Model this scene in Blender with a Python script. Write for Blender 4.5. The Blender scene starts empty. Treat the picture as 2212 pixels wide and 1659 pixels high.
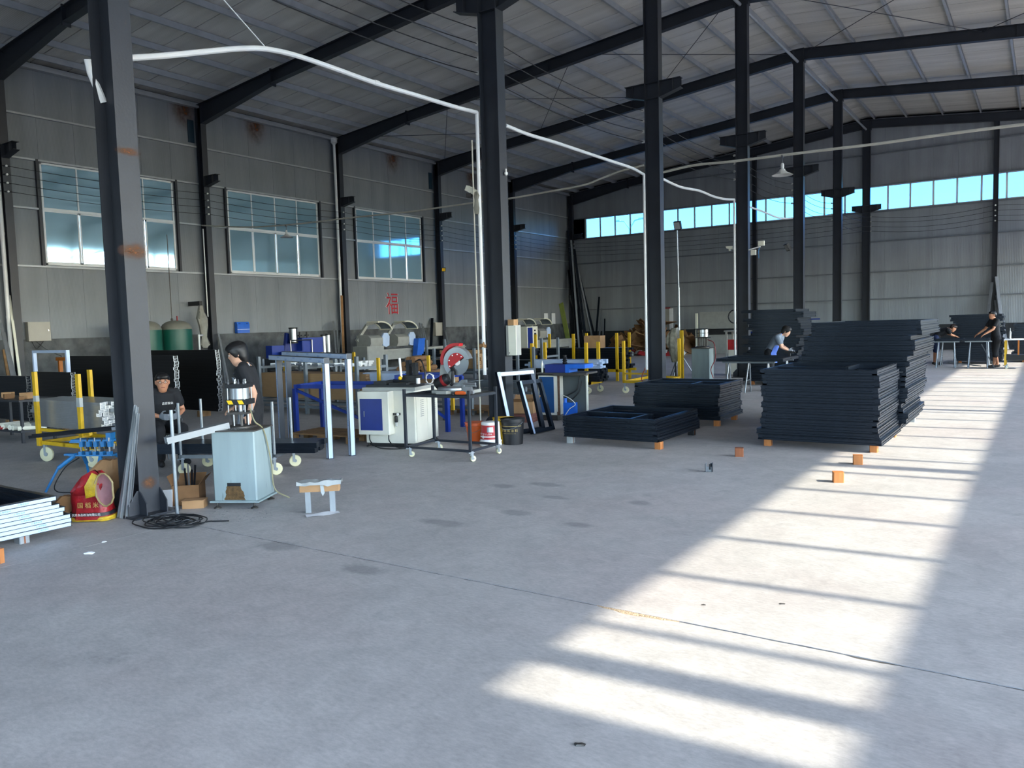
import bpy, math, random
from mathutils import Vector, Matrix
random.seed(7)
R = math.radians
SC = bpy.context.scene
COL = SC.collection
# ---------------------------------------------------------------- camera
CF, CP, CY, CR, CH = 1704.78, 0.0757, 0.5964, 0.0279, 1.6796
_fw = Vector((-math.sin(CY)*math.cos(CP), math.cos(CY)*math.cos(CP), -math.sin(CP)))
_r0 = Vector((math.cos(CY), math.sin(CY), 0)); _u0 = _r0.cross(_fw)
_r = _r0*math.cos(CR) - _u0*math.sin(CR); _u = _u0*math.cos(CR) + _r0*math.sin(CR)
cam = bpy.data.cameras.new('camera'); cam_o = bpy.data.objects.new('camera', cam); COL.objects.link(cam_o)
cam.sensor_fit = 'HORIZONTAL'; cam.sensor_width = 36; cam.lens = CF/2212*36; cam.clip_end = 1000; cam.clip_start = .05
cam_o.matrix_world = Matrix(((_r.x, _u.x, -_fw.x, 0), (_r.y, _u.y, -_fw.y, 0), (_r.z, _u.z, -_fw.z, CH), (0, 0, 0, 1)))
SC.camera = cam_o
CAM = Vector((0, 0, CH))
def ray(u, v): return _fw + _r*((u-1106)/CF) - _u*((v-829.5)/CF)
def PZ(u, v, z=0.0): d = ray(u, v); return CAM + d*((z-CH)/d.z)
def PX(u, v, x): d = ray(u, v); return CAM + d*(x/d.x)
def PY(u, v, y): d = ray(u, v); return CAM + d*(y/d.y)
# ---------------------------------------------------------------- world, sun, exposure
SC.view_settings.view_transform = 'Standard'; SC.view_settings.look = 'None'
SC.view_settings.gamma = 1; SC.view_settings.use_curve_mapping = False
SC.view_settings.exposure = 0.0
SUN_DIR = Vector((-1, -0.075, -0.685)).normalized()
w = bpy.data.worlds.new('sky'); SC.world = w; w.use_nodes = True
nt = w.node_tree; bg = nt.nodes['Background']
sky = nt.nodes.new('ShaderNodeTexSky'); sky.sky_type = 'NISHITA'; sky.sun_disc = False
sky.sun_elevation = R(34.4); sky.sun_rotation = math.atan2(-SUN_DIR.x, -SUN_DIR.y)
sky.air_density = 1.0; sky.dust_density = 1.2; sky.ozone_density = 1.5
tint = nt.nodes.new('ShaderNodeMixRGB'); tint.blend_type = 'MULTIPLY'; tint.inputs[0].default_value = 1; tint.inputs[2].default_value = (.86, .955, 1.07, 1)
nt.links.new(sky.outputs[0], tint.inputs[1]); nt.links.new(tint.outputs[0], bg.inputs[0]); bg.inputs[1].default_value = 2.15
sun = bpy.data.lights.new('sun', 'SUN'); sun_o = bpy.data.objects.new('sun', sun); COL.objects.link(sun_o)
sun.energy = 15; sun.color = (1, .83, .64); sun.angle = R(0.53)
sun_o.rotation_euler = SUN_DIR.to_track_quat('-Z', 'Y').to_euler(); sun_o.location = (20, 10, 20)
def portal(name, x0, y0, z0, w_, h_, nrm):
    l = bpy.data.lights.new(name, 'AREA'); l.shape = 'RECTANGLE'; l.size = w_; l.size_y = h_; l.cycles.is_portal = True
    o = bpy.data.objects.new(name, l); COL.objects.link(o); o.location = (x0, y0, z0)
    o.rotation_euler = Vector(nrm).to_track_quat('-Z', 'Z').to_euler()
portal('daylight_ribbon_side', 9.2, 18.5, 7.0, 46, 1.4, (-1, 0, 0))
portal('daylight_ribbon_end', -7, 40.9, 7.0, 31, 1.4, (0, -1, 0))
portal('daylight_added_low_openings', 9.2, 18.5, 2.9, 46, 4.0, (-1, 0, 0))  # low openings of the unseen right wall, added for side light
portal('daylight_added_opening', 3.6, -8.3, 2.75, 9.2, 5.5, (0, 1, 0))  # unseen opening behind the camera, added for front light
portal('daylight_added_opening_left', -12.5, -8.3, 1.7, 6, 3.4, (0, 1, 0))  # second unseen opening, added for more front light
SC.cycles.max_bounces = 8; SC.cycles.diffuse_bounces = 5; SC.cycles.glossy_bounces = 4
SC.cycles.transparent_max_bounces = 12; SC.cycles.sample_clamp_indirect = 6
SC.cycles.use_denoising = True; SC.cycles.caustics_reflective = False; SC.cycles.caustics_refractive = False
# ---------------------------------------------------------------- materials
def lin(c):
    if isinstance(c, str): c = tuple(int(c[i:i+2], 16)/255 for i in (0, 2, 4))
    return tuple((x/12.92 if x <= .04045 else ((x+.055)/1.055)**2.4) for x in c) + (1,)
MATS = {}
def mat(name, c, rough=.5, metal=0.0, var=.12, scale=4.0, bump=0.0, bscale=60.0, dirt=None, dirt_amt=.0, stretch=(1, 1, 1), spec=.5):
    if name in MATS: return MATS[name]
    m = bpy.data.materials.new(name); m.use_nodes = True; n = m.node_tree.nodes; L = m.node_tree.links
    b = n['Principled BSDF']; b.inputs['Roughness'].default_value = rough; b.inputs['Metallic'].default_value = metal
    b.inputs['Specular IOR Level'].default_value = spec
    tc = n.new('ShaderNodeTexCoord'); mp = n.new('ShaderNodeMapping'); mp.inputs['Scale'].default_value = stretch
    L.new(tc.outputs['Object'], mp.inputs[0])
    no = n.new('ShaderNodeTexNoise'); no.inputs['Scale'].default_value = scale; no.inputs['Detail'].default_value = 6
    L.new(mp.outputs[0], no.inputs[0])
    hsv = n.new('ShaderNodeHueSaturation'); hsv.inputs['Color'].default_value = lin(c)
    mr = n.new('ShaderNodeMapRange'); mr.inputs[1].default_value = .3; mr.inputs[2].default_value = .7
    mr.inputs[3].default_value = 1-var; mr.inputs[4].default_value = 1+var
    L.new(no.outputs[0], mr.inputs[0]); L.new(mr.outputs[0], hsv.inputs['Value'])
    out = hsv.outputs[0]
    if dirt:
        n2 = n.new('ShaderNodeTexNoise'); n2.inputs['Scale'].default_value = scale*2.3; n2.inputs['Detail'].default_value = 8; n2.inputs['Roughness'].default_value = .7
        L.new(mp.outputs[0], n2.inputs[0])
        m2 = n.new('ShaderNodeMapRange'); m2.inputs[1].default_value = .62-dirt_amt*.4; m2.inputs[2].default_value = .75-dirt_amt*.2; L.new(n2.outputs[0], m2.inputs[0])
        mx = n.new('ShaderNodeMixRGB'); mx.inputs[2].default_value = lin(dirt); L.new(m2.outputs[0], mx.inputs[0]); L.new(out, mx.inputs[1]); out = mx.outputs[0]
    L.new(out, b.inputs['Base Color'])
    if bump:
        n3 = n.new('ShaderNodeTexNoise'); n3.inputs['Scale'].default_value = bscale; n3.inputs['Detail'].default_value = 4; L.new(mp.outputs[0], n3.inputs[0])
        bp = n.new('ShaderNodeBump'); bp.inputs['Strength'].default_value = bump; bp.inputs['Distance'].default_value = .01
        L.new(n3.outputs[0], bp.inputs['Height']); L.new(bp.outputs[0], b.inputs['Normal'])
    MATS[name] = m; return m
def ribbed(name, c, axis, pitch, rough, strength, var=.08, streak=None, metal=0.0, spec=.5):
    """painted sandwich panel: fine rolled ribs across `axis`, faint streaks"""
    m = mat(name, c, rough, metal, var, 1.2, spec=spec); n = m.node_tree.nodes; L = m.node_tree.links; b = n['Principled BSDF']
    geo = n.new('ShaderNodeNewGeometry'); sp = n.new('ShaderNodeSeparateXYZ'); L.new(geo.outputs['Position'], sp.inputs[0])
    ml = n.new('ShaderNodeMath'); ml.operation = 'MULTIPLY'; ml.inputs[1].default_value = 2*math.pi/pitch; L.new(sp.outputs['XYZ'.index(axis)], ml.inputs[0])
    si = n.new('ShaderNodeMath'); si.operation = 'SINE'; L.new(ml.outputs[0], si.inputs[0])
    bp = n.new('ShaderNodeBump'); bp.inputs['Strength'].default_value = strength; bp.inputs['Distance'].default_value = .004
    L.new(si.outputs[0], bp.inputs['Height']); L.new(bp.outputs[0], b.inputs['Normal'])
    if streak:
        mp = n.new('ShaderNodeMapping'); L.new(geo.outputs['Position'], mp.inputs[0]); mp.inputs['Scale'].default_value = streak
        no = n.new('ShaderNodeTexNoise'); no.inputs['Scale'].default_value = 1; no.inputs['Detail'].default_value = 6; L.new(mp.outputs[0], no.inputs[0])
        mr = n.new('ShaderNodeMapRange'); mr.inputs[1].default_value = .35; mr.inputs[2].default_value = .7; mr.inputs[3].default_value = 1.06; mr.inputs[4].default_value = .84
        L.new(no.outputs[0], mr.inputs[0]); old = b.inputs['Base Color'].links[0].from_socket
        mx = n.new('ShaderNodeMixRGB'); mx.blend_type = 'MULTIPLY'; mx.inputs[0].default_value = 1; L.new(old, mx.inputs[1]); L.new(mr.outputs[0], mx.inputs[2]); L.new(mx.outputs[0], b.inputs['Base Color'])
    return m
def glass(name, tint, refl=.08, rough=.02):
    m = bpy.data.materials.new(name); m.use_nodes = True; n = m.node_tree.nodes; L = m.node_tree.links; n.remove(n['Principled BSDF'])
    t = n.new('ShaderNodeBsdfTransparent'); t.inputs[0].default_value = lin(tint); g = n.new('ShaderNodeBsdfGlossy'); g.inputs['Roughness'].default_value = rough
    fr = n.new('ShaderNodeFresnel'); fr.inputs[0].default_value = 1.45; mx = n.new('ShaderNodeMixShader')
    L.new(fr.outputs[0], mx.inputs[0]); L.new(t.outputs[0], mx.inputs[1]); L.new(g.outputs[0], mx.inputs[2]); L.new(mx.outputs[0], n['Material Output'].inputs[0])
    MATS[name] = m; return m
def emit(name, c, s):
    m = bpy.data.materials.new(name); m.use_nodes = True; b = m.node_tree.nodes['Principled BSDF']
    b.inputs['Base Color'].default_value = lin(c); b.inputs['Emission Color'].default_value = lin(c); b.inputs['Emission Strength'].default_value = s
    MATS[name] = m; return m
# ---------------------------------------------------------------- mesh builder
class MB:
    def __init__(s): s.v = []; s.f = []
    def add(s, vs, fs):
        o = len(s.v); s.v += [tuple(x) for x in vs]; s.f += [tuple(i+o for i in f) for f in fs]; return s
    def box(s, x0, y0, z0, x1, y1, z1):
        return s.add([(x0,y0,z0),(x1,y0,z0),(x1,y1,z0),(x0,y1,z0),(x0,y0,z1),(x1,y0,z1),(x1,y1,z1),(x0,y1,z1)],
                     [(0,3,2,1),(4,5,6,7),(0,1,5,4),(1,2,6,5),(2,3,7,6),(3,0,4,7)])
    def cbox(s, c, d, rz=0, rx=0, ry=0):
        M = Matrix.Rotation(rz,3,'Z') @ Matrix.Rotation(ry,3,'Y') @ Matrix.Rotation(rx,3,'X'); c = Vector(c); h = Vector(d)/2
        vs = [c + M @ Vector((sx*h.x, sy*h.y, sz*h.z)) for sz in (-1,1) for sx, sy in ((-1,-1),(1,-1),(1,1),(-1,1))]
        return s.add(vs, [(0,3,2,1),(4,5,6,7),(0,1,5,4),(1,2,6,5),(2,3,7,6),(3,0,4,7)])
    def chbox(s, x0, y0, z0, x1, y1, z1, c=.01):
        """box with chamfered vertical edges"""
        return s.prism([(x0+c,y0),(x1-c,y0),(x1,y0+c),(x1,y1-c),(x1-c,y1),(x0+c,y1),(x0,y1-c),(x0,y0+c)], z0, z1)
    def bar(s, p, q, w=.04, h=.04, up=(0,0,1)):
        p = Vector(p); q = Vector(q); d = (q-p).normalized(); up = Vector(up)
        if abs(d.dot(up)) > .98: up = Vector((0,1,0))
        r = d.cross(up).normalized()*(w/2); u = r.cross(d).normalized()*(h/2)
        return s.add([p-r-u, p+r-u, p+r+u, p-r+u, q-r-u, q+r-u, q+r+u, q-r+u], [(0,1,2,3),(7,6,5,4),(0,4,5,1),(1,5,6,2),(2,6,7,3),(3,7,4,0)])
    def sweep(s, sec, p, q, up=(0,0,1)):
        """section polygon [(right,up)] from p to q"""
        p = Vector(p); q = Vector(q); d = (q-p).normalized(); up = Vector(up)
        if abs(d.dot(up)) > .98: up = Vector((0,1,0))
        r = d.cross(up).normalized(); u = r.cross(d).normalized(); n = len(sec)
        vs = [p+r*a+u*b for a,b in sec] + [q+r*a+u*b for a,b in sec]
        return s.add(vs, [tuple(range(n)), tuple(range(2*n-1,n-1,-1))] + [(i, i+n, (i+1)%n+n, (i+1)%n) for i in range(n)])
    def tube(s, pts, r, n=8, cap=True):
        pts = [Vector(p) for p in pts]; k = len(pts); rs = r if isinstance(r, (list,tuple)) else [r]*k
        up = Vector((0,0,1)); vs = []
        for i, p in enumerate(pts):
            d = (pts[min(i+1,k-1)]-pts[max(i-1,0)]).normalized()
            if i == 0:
                if abs(d.dot(up)) > .95: up = Vector((1,0,0))
                a = d.cross(up).normalized()
            else:
                a = (a - d*a.dot(d)).normalized()
            b = d.cross(a)
            vs += [p + a*(rs[i]*math.cos(2*math.pi*j/n)) + b*(rs[i]*math.sin(2*math.pi*j/n)) for j in range(n)]
        fs = [(i*n+j, i*n+(j+1)%n, (i+1)*n+(j+1)%n, (i+1)*n+j) for i in range(k-1) for j in range(n)]
        if cap: fs += [tuple(range(n-1,-1,-1)), tuple(range((k-1)*n, k*n))]
        return s.add(vs, fs)
    def cyl(s, p, q, r, n=14, r2=None): return s.tube([p, q], [r, r if r2 is None else r2], n)
    def lathe(s, prof, c=(0,0,0), n=20, M=None):
        c = Vector(c); k = len(prof); vs = []
        for r, z in prof:
            for j in range(n):
                a = 2*math.pi*j/n; p = Vector((r*math.cos(a), r*math.sin(a), z)); vs.append(c + (M @ p if M else p))
        fs = [(i*n+j, i*n+(j+1)%n, (i+1)*n+(j+1)%n, (i+1)*n+j) for i in range(k-1) for j in range(n)]
        if prof[0][0] > 1e-5: fs.append(tuple(range(n-1,-1,-1)))
        if prof[-1][0] > 1e-5: fs.append(tuple(range((k-1)*n, k*n)))
        return s.add(vs, fs)
    def prism(s, poly, z0, z1, o=(0,0,0), ux=(1,0,0), uy=(0,1,0), uz=(0,0,1)):
        o = Vector(o); ux = Vector(ux); uy = Vector(uy); uz = Vector(uz); n = len(poly)
        vs = [o+ux*a+uy*b+uz*z0 for a,b in poly] + [o+ux*a+uy*b+uz*z1 for a,b in poly]
        return s.add(vs, [tuple(range(n-1,-1,-1)), tuple(range(n,2*n))] + [(i,(i+1)%n,(i+1)%n+n,i+n) for i in range(n)])
    def ball(s, c, r, sz=(1,1,1), n=12, m=8):
        c = Vector(c); vs = [c+Vector((0,0,-r*sz[2]))]
        for i in range(1,m):
            t = math.pi*i/m - math.pi/2
            vs += [c+Vector((r*sz[0]*math.cos(t)*math.cos(2*math.pi*j/n), r*sz[1]*math.cos(t)*math.sin(2*math.pi*j/n), r*sz[2]*math.sin(t))) for j in range(n)]
        vs.append(c+Vector((0,0,r*sz[2]))); fs = [(0,1+(j+1)%n,1+j) for j in range(n)]
        fs += [(1+i*n+j,1+i*n+(j+1)%n,1+(i+1)*n+(j+1)%n,1+(i+1)*n+j) for i in range(m-2) for j in range(n)]
        e = len(vs)-1; b = 1+(m-2)*n; fs += [(b+j,b+(j+1)%n,e) for j in range(n)]
        return s.add(vs, fs)
    def mesh(s, name, m=None, smooth=True):
        me = bpy.data.meshes.new(name); me.from_pydata(s.v, [], s.f); 
        if m: me.materials.append(m if not isinstance(m, str) else MATS[m])
        if smooth:
            me.polygons.foreach_set('use_smooth', [True]*len(me.polygons)); me.set_sharp_from_angle(angle=R(35))
        me.update(); return me
def part(name, mb, m, parent=None, loc=None, label=None, stuff=False):
    me = mb if isinstance(mb, bpy.types.Mesh) else mb.mesh(name, m)
    o = bpy.data.objects.new(name, me); COL.objects.link(o)
    if parent: o.parent = parent
    if loc: o.location = loc
    if label: o['label'] = label
    if stuff: o['kind'] = 'stuff'
    return o
def tag(o, label, cat, group=None):
    o['label'] = label; o['category'] = cat
    if group: o['group'] = group
    return o
def thing(name, label, cat, loc=(0,0,0), rz=0, group=None):
    o = bpy.data.objects.new(name, None); COL.objects.link(o); o.location = loc; o.rotation_euler = (0,0,rz); o.empty_display_size = .1
    return tag(o, label, cat, group)
def solo(name, mb, m, label, cat, loc=(0,0,0), rz=0, group=None):
    o = part(name, mb, m, None, loc); o.rotation_euler = (0,0,rz); return tag(o, label, cat, group)
def struct(name, mb=None, m=None, loc=None):
    if mb is None:
        o = bpy.data.objects.new(name, None); COL.objects.link(o); o.empty_display_size = .1
    else: o = part(name, mb, m, None, loc)
    o['kind'] = 'structure'; return o
def clone(o, parent=None):
    c = o.copy(); COL.objects.link(c); c.parent = parent
    for ch in list(o.children): clone(ch, c)
    return c
def dup(o, loc, rz=None, label=None, group=None):
    c = clone(o); c.location = loc
    if rz is not None: c.rotation_euler = (0,0,rz)
    if label: c['label'] = label
    if group: c['group'] = group
    return c
def text_mesh(s, size, thick=.001):
    cu = bpy.data.curves.new('lettering', 'FONT'); cu.body = s; cu.size = size; cu.extrude = thick; cu.align_x = 'CENTER'; cu.align_y = 'CENTER'
    o = bpy.data.objects.new('lettering', cu); COL.objects.link(o)
    me = bpy.data.meshes.new_from_object(o.evaluated_get(bpy.context.evaluated_depsgraph_get()))
    bpy.data.objects.remove(o); bpy.data.curves.remove(cu); return me
def lettering(s, size, m, parent, o, ux, uy, name='lettering', thick=.001, sx=1.0):
    """flat letters: origin o, baseline direction ux, up direction uy (local to parent)"""
    me = text_mesh(s, size, thick); me.materials.clear(); me.materials.append(MATS[m] if isinstance(m, str) else m)
    ob = bpy.data.objects.new(name, me); COL.objects.link(ob); ob.parent = parent
    ux = Vector(ux).normalized(); uy = Vector(uy).normalized(); uz = ux.cross(uy)
    ob.matrix_local = Matrix(((ux.x*sx,uy.x,uz.x,o[0]),(ux.y*sx,uy.y,uz.y,o[1]),(ux.z*sx,uy.z,uz.z,o[2]),(0,0,0,1)))
    return ob
# ================================================================ materials used by the building
mat('steel', '292d34', .45, 0.0, .12, 3, .1, 40, dirt='4a3a33', dirt_amt=-.1)
mat('galv', 'a9aeb2', .42, .25, .1, 3)
mat('dark_under', '17181a', .9)
ribbed('wall_panel', '80868c', 'Y', .035, .5, .22, .05, (.6, 2.2, .22))
ribbed('pale_panel', 'dcdedc', 'Y', .035, .5, .2, .05)
ribbed('end_panel', '969b9e', 'X', .06, .5, .35, .05, (3.0, .6, .2))
ribbed('roof_panel', 'dddbd4', 'Y', .045, .2, .4, .05, (.15, 2.5, 1), spec=.5)
mat('plinth', '575a5c', .9, 0, .4, 3.2, .6, 25, dirt='8c8e8e', dirt_amt=-.05)
mat('upvc', 'e9ecec', .35, 0, .03)
mat('white_paint', 'e6e6e0', .4, 0, .05, 6)
glass('clear_glass', 'f0f6fa'); glass('sky_glass', '96c3e2')
def mirror_glass():
    # coated blue glass; pale diffuse share mixed in to paint the panes brighter
    m = bpy.data.materials.new('reflective_glass'); m.use_nodes = True; n = m.node_tree.nodes; L = m.node_tree.links; n.remove(n['Principled BSDF'])
    g = n.new('ShaderNodeBsdfGlossy'); g.inputs[0].default_value = lin('c4e8f6'); g.inputs['Roughness'].default_value = .05
    d = n.new('ShaderNodeBsdfDiffuse'); d.inputs[0].default_value = lin('a9d4e8'); mx = n.new('ShaderNodeMixShader'); mx.inputs[0].default_value = .4
    L.new(g.outputs[0], mx.inputs[1]); L.new(d.outputs[0], mx.inputs[2]); L.new(mx.outputs[0], n['Material Output'].inputs[0]); MATS['reflective_glass'] = m
mirror_glass()
mat('black_wire', '16181b', .5)
mat('porcelain', 'e4e4dc', .25)
mat('rust', '5c4334', .85, 0, .35, 22, dirt='8a5a38', dirt_amt=.05)
def floor_mat():
    m = mat('concrete', 'b0adaa', .62, 0, .09, .9, .12, 35, dirt='9a9896', dirt_amt=.03)
    n = m.node_tree.nodes; L = m.node_tree.links; b = n['Principled BSDF']
    geo = n.new('ShaderNodeNewGeometry'); old = b.inputs['Base Color'].links[0].from_socket
    # fine mottling
    no = n.new('ShaderNodeTexNoise'); no.inputs['Scale'].default_value = 5; no.inputs['Detail'].default_value = 10; no.inputs['Roughness'].default_value = .68; no.inputs['Distortion'].default_value = .6
    L.new(geo.outputs['Position'], no.inputs[0]); mr = n.new('ShaderNodeMapRange'); mr.inputs[1].default_value = .32; mr.inputs[2].default_value = .68; mr.inputs[3].default_value = .87; mr.inputs[4].default_value = 1.1
    L.new(no.outputs[0], mr.inputs[0]); mx = n.new('ShaderNodeMixRGB'); mx.blend_type = 'MULTIPLY'; mx.inputs[0].default_value = 1
    L.new(old, mx.inputs[1]); L.new(mr.outputs[0], mx.inputs[2]); out = mx.outputs[0]
    n4 = n.new('ShaderNodeTexNoise'); n4.inputs['Scale'].default_value = 22; n4.inputs['Detail'].default_value = 8; n4.inputs['Roughness'].default_value = .75; mp4 = n.new('ShaderNodeMapping'); mp4.inputs['Scale'].default_value = (1, 2.2, 1); mp4.inputs['Rotation'].default_value = (0, 0, .6)
    L.new(geo.outputs['Position'], mp4.inputs[0]); L.new(mp4.outputs[0], n4.inputs[0]); m4 = n.new('ShaderNodeMapRange'); m4.inputs[1].default_value = .3; m4.inputs[2].default_value = .62; m4.inputs[3].default_value = .78; m4.inputs[4].default_value = 1.04; L.new(n4.outputs[0], m4.inputs[0])
    mx4 = n.new('ShaderNodeMixRGB'); mx4.blend_type = 'MULTIPLY'; mx4.inputs[0].default_value = 1; L.new(out, mx4.inputs[1]); L.new(m4.outputs[0], mx4.inputs[2]); out = mx4.outputs[0]
    n5 = n.new('ShaderNodeTexNoise'); n5.inputs['Scale'].default_value = .55; n5.inputs['Detail'].default_value = 3; L.new(geo.outputs['Position'], n5.inputs[0]); m5 = n.new('ShaderNodeMapRange'); m5.inputs[1].default_value = .48; m5.inputs[2].default_value = .62; m5.inputs[4].default_value = .5; L.new(n5.outputs[0], m5.inputs[0])
    mx5 = n.new('ShaderNodeMixRGB'); mx5.blend_type = 'MULTIPLY'; mx5.inputs[2].default_value = (1, .93, .93, 1); L.new(m5.outputs[0], mx5.inputs[0]); L.new(out, mx5.inputs[1]); out = mx5.outputs[0]
    # oil stains
    for (u, v, rx, ry) in ((1115,1108,.16,.1), (1252,1134,.13,.085), (1382,1086,.12,.1), (785,1230,.2,.1), (1180,1047,.22,.1), (1085,1050,.16,.09), (1200,1075,.16,.07), (960,1130,.25,.1), (600,1180,.2,.12)):
        p = PZ(u, v); mp = n.new('ShaderNodeMapping'); mp.vector_type = 'POINT'
        mp.inputs['Location'].default_value = (-p.x/rx, -p.y/ry, 0); mp.inputs['Scale'].default_value = (1/rx, 1/ry, 0); L.new(geo.outputs['Position'], mp.inputs[0])
        le = n.new('ShaderNodeVectorMath'); le.operation = 'LENGTH'; L.new(mp.outputs[0], le.inputs[0])
        ad = n.new('ShaderNodeMath'); ad.operation = 'ADD'; L.new(le.outputs['Value'], ad.inputs[0]); L.new(no.outputs[0], ad.inputs[1])
        mm = n.new('ShaderNodeMapRange'); mm.inputs[1].default_value = 1.15; mm.inputs[2].default_value = 1.65; mm.inputs[3].default_value = .42; mm.inputs[4].default_value = 0; L.new(ad.outputs[0], mm.inputs[0])
        mix = n.new('ShaderNodeMixRGB'); mix.inputs[2].default_value = lin('5d5d5f'); L.new(mm.outputs[0], mix.inputs[0]); L.new(out, mix.inputs[1]); out = mix.outputs[0]
    L.new(out, b.inputs['Base Color']); return m
floor_mat()
mat('sandy', 'b09c80', 1, 0, .35, 60, 1, 90)
mat('joint_dark', '4b4946', 1, 0, .3, 30)
# ================================================================ setting-out
XL, XR, XC = -23.06, 8.85, -7.073        # inner face of side walls, ridge line
YF, YN = 40.35, -8.0                     # end walls
FY = [4.105 + 6*k for k in range(-2, 6)] + [40.2]     # frame lines (last one at the end wall)
def zr(x): return 10.60 - .1*abs(x-XC)    # top of rafters
PT = .16                                  # purlin height
# ---- floor: cast slabs with ragged joints
fl = struct('floor', MB().box(XL-.4, YN-.4, -.4, XR+.4, YF+.4, -.005), 'joint_dark')
part('joint_chip', MB().box(PZ(1290,1306).x, 3.97, -.0049, PZ(1420,1336).x+.12, 4.06, -.002), mat('sandy', 'b09c80', 1, 0, .35, 60, 1, 90), fl)
xs = [XL-.3, -14.6, -6.33, 1.9, XR+.3]; ys = [YN-.3, -1.95, 4.05, 10.1, 16.1, 22.1, 28.1, 34.1, YF+.3]
cy = [PZ(u, v) for u, v in ((1290,1306), (1420,1336))]
for i in range(4):
    for j in range(8):
        x0, x1, y0, y1 = xs[i], xs[i+1], ys[j], ys[j+1]; g = .003
        def edge(a, b, fixed, horiz, sgn):
            n = max(8, int(abs(b-a)/.06)) if (j in (1, 2, 3) and i in (1, 2)) else 12; out = []
            for k in range(n):
                t = a+(b-a)*k/n; d = g + random.random()*.002
                if horiz and abs(fixed-4.05) < .01 and i == 2:
                    d = .005+random.random()*.006
                    if sgn < 0 and cy[0].x < t < cy[1].x + .1: d += .045*math.sin(math.pi*(t-cy[0].x)/(cy[1].x+.1-cy[0].x))*random.uniform(.5, 1)
                    if sgn < 0 and -.75 < t < -.6: d += .012
                d = d if horiz else .0012
                out.append((t, fixed+sgn*d) if horiz else (fixed+sgn*d, t))
            return out
        poly = edge(x0, x1, y0, True, 1) + edge(y0, y1, x1, False, -1) + edge(x1, x0, y1, True, -1) + edge(y1, y0, x0, False, 1)
        part('floor_slab', MB().prism(poly, -.005, 0), 'concrete', fl)
# ---- roof: sandwich panels on purlins
ce = struct('ceiling')
NP = int((YF-YN)/1.0)+1
for side in (-1, 1):
    xe = XL-.25 if side < 0 else XR+.25
    z0, z1 = zr(XC)+PT+.012, zr(xe)+PT+.012
    me = MB().prism([(XC, z0), (xe, z1), (xe, z1+.06), (XC, z0+.06)], .014, .986, ux=(1,0,0), uy=(0,0,1), uz=(0,1,0)).mesh('roof_panel', 'roof_panel')
    for k in range(NP): part('roof_panel', me, None, ce, (0, YN+.1+k*1.0, 0))
part('roof_cap', MB().prism([(XL-.25, zr(XL-.25)+PT+.075), (XC, zr(XC)+PT+.075), (XR+.25, zr(XR+.25)+PT+.075), (XR+.25, zr(XR)+PT+.1), (XC, zr(XC)+PT+.11), (XL-.25, zr(XL)+PT+.1)], YN-.2, YF+.3, ux=(1,0,0), uy=(0,0,1), uz=(0,1,0)), 'dark_under', ce)
pur = MB().sweep([(-.03,0),(.03,0),(.03,.018),(.026,.018),(.026,.005),(-.024,.005),(-.024,PT-.005),(.026,PT-.005),(.026,PT-.018),(.03,PT-.018),(.03,PT),(-.03,PT)], (0,YN,0), (0,YF+.1,0)).mesh('purlin', 'galv')
for x in [-22.42, -21.46, -20.03, -18.61, -17.19, -15.77, -14.35, -12.93, -11.51, -10.09, -8.67, -7.42] + [-6.73, -5.40, -3.96, -2.52, -1.09, .33, 1.75, 3.17, 4.59, 6.01, 7.2, 8.2]:
    o = part('purlin', pur, None, ce, (x, 0, zr(x)+.004))
    if x < XC: o.scale.x = -1
part('eave_strut', MB().box(XL+.02, YN, 8.93, XL+.2, YF, 9.0).box(XL+.02, YN, 9.0, XL+.05, YF, 9.12), 'galv', ce)
# diagonal bracing rods
def rods(yA, yB, xa, xb):
    m = MB().cyl((xa, yA, zr(xa)-.08), (xb, yB, zr(xb)-.08), .011, 6).cyl((xa, yB, zr(xa)-.08), (xb, yA, zr(xb)-.08), .011, 6); part('bracing_rod', m, 'steel', ce)
for yA, yB in ((FY[5], FY[6]), (FY[2], FY[3])):
    for k in range(3): rods(yA, yB, XC-.3-k*5, XC-.3-(k+1)*5); rods(yA, yB, XC+.3+k*5, XC+.3+(k+1)*5)
# ridge strut pipes and ridge purlins between centre columns
for a, b in zip(FY[2:-1], FY[3:]):
    part('ridge_strut', MB().cyl((XC-.02, a+.1, 10.18), (XC-.02, b-.1, 10.18), .045, 10), 'galv', ce)
# ---- left wall
WIN = [(11.1, 15.1), (17.1, 21.1), (23.1, 27.1)]; WZ = (3.68, 6.48)
wl = struct('wall_left')
y = -1.9
while y < YF:
    y1 = min(y+1.0, YF); segs = [(1.63, 9.1)]
    for a, b in WIN:
        if y > a-.2 and y1 < b+.2: segs = [(1.63, WZ[0]), (WZ[1], 9.1)]
    for z0, z1 in segs: part('wall_panel', MB().box(XL-.06, y+.0025, z0, XL, y1-.0025, z1), 'wall_panel', wl)
    y = y1
part('wall_sheet', MB().box(XL-.09, -2, 1.6, XL-.062, 11.1, 9.2).box(XL-.09, 11.1, 1.6, XL-.062, 27.1, WZ[0]).box(XL-.09, 11.1, WZ[1], XL-.062, 27.1, 9.2).box(XL-.09, 15.1, WZ[0], XL-.062, 17.1, WZ[1]).box(XL-.09, 21.1, WZ[0], XL-.062, 23.1, WZ[1]).box(XL-.09, 27.1, 1.6, XL-.062, YF, 9.2), 'dark_under', wl)
part('plinth', MB().box(XL-.3, YN, 0, XL+.04, YF, 1.63), 'plinth', wl)
part('wall_panel', MB().box(XL-.06, YN, 1.63, XL, -1.9, 9.1), 'wall_panel', wl)
mat('girt_dull', '72777c', .5, .2)
GS = [(-.03,-.075),(.03,-.075),(.03,-.055),(.025,-.055),(.025,-.07),(-.03,-.07)]
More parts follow.
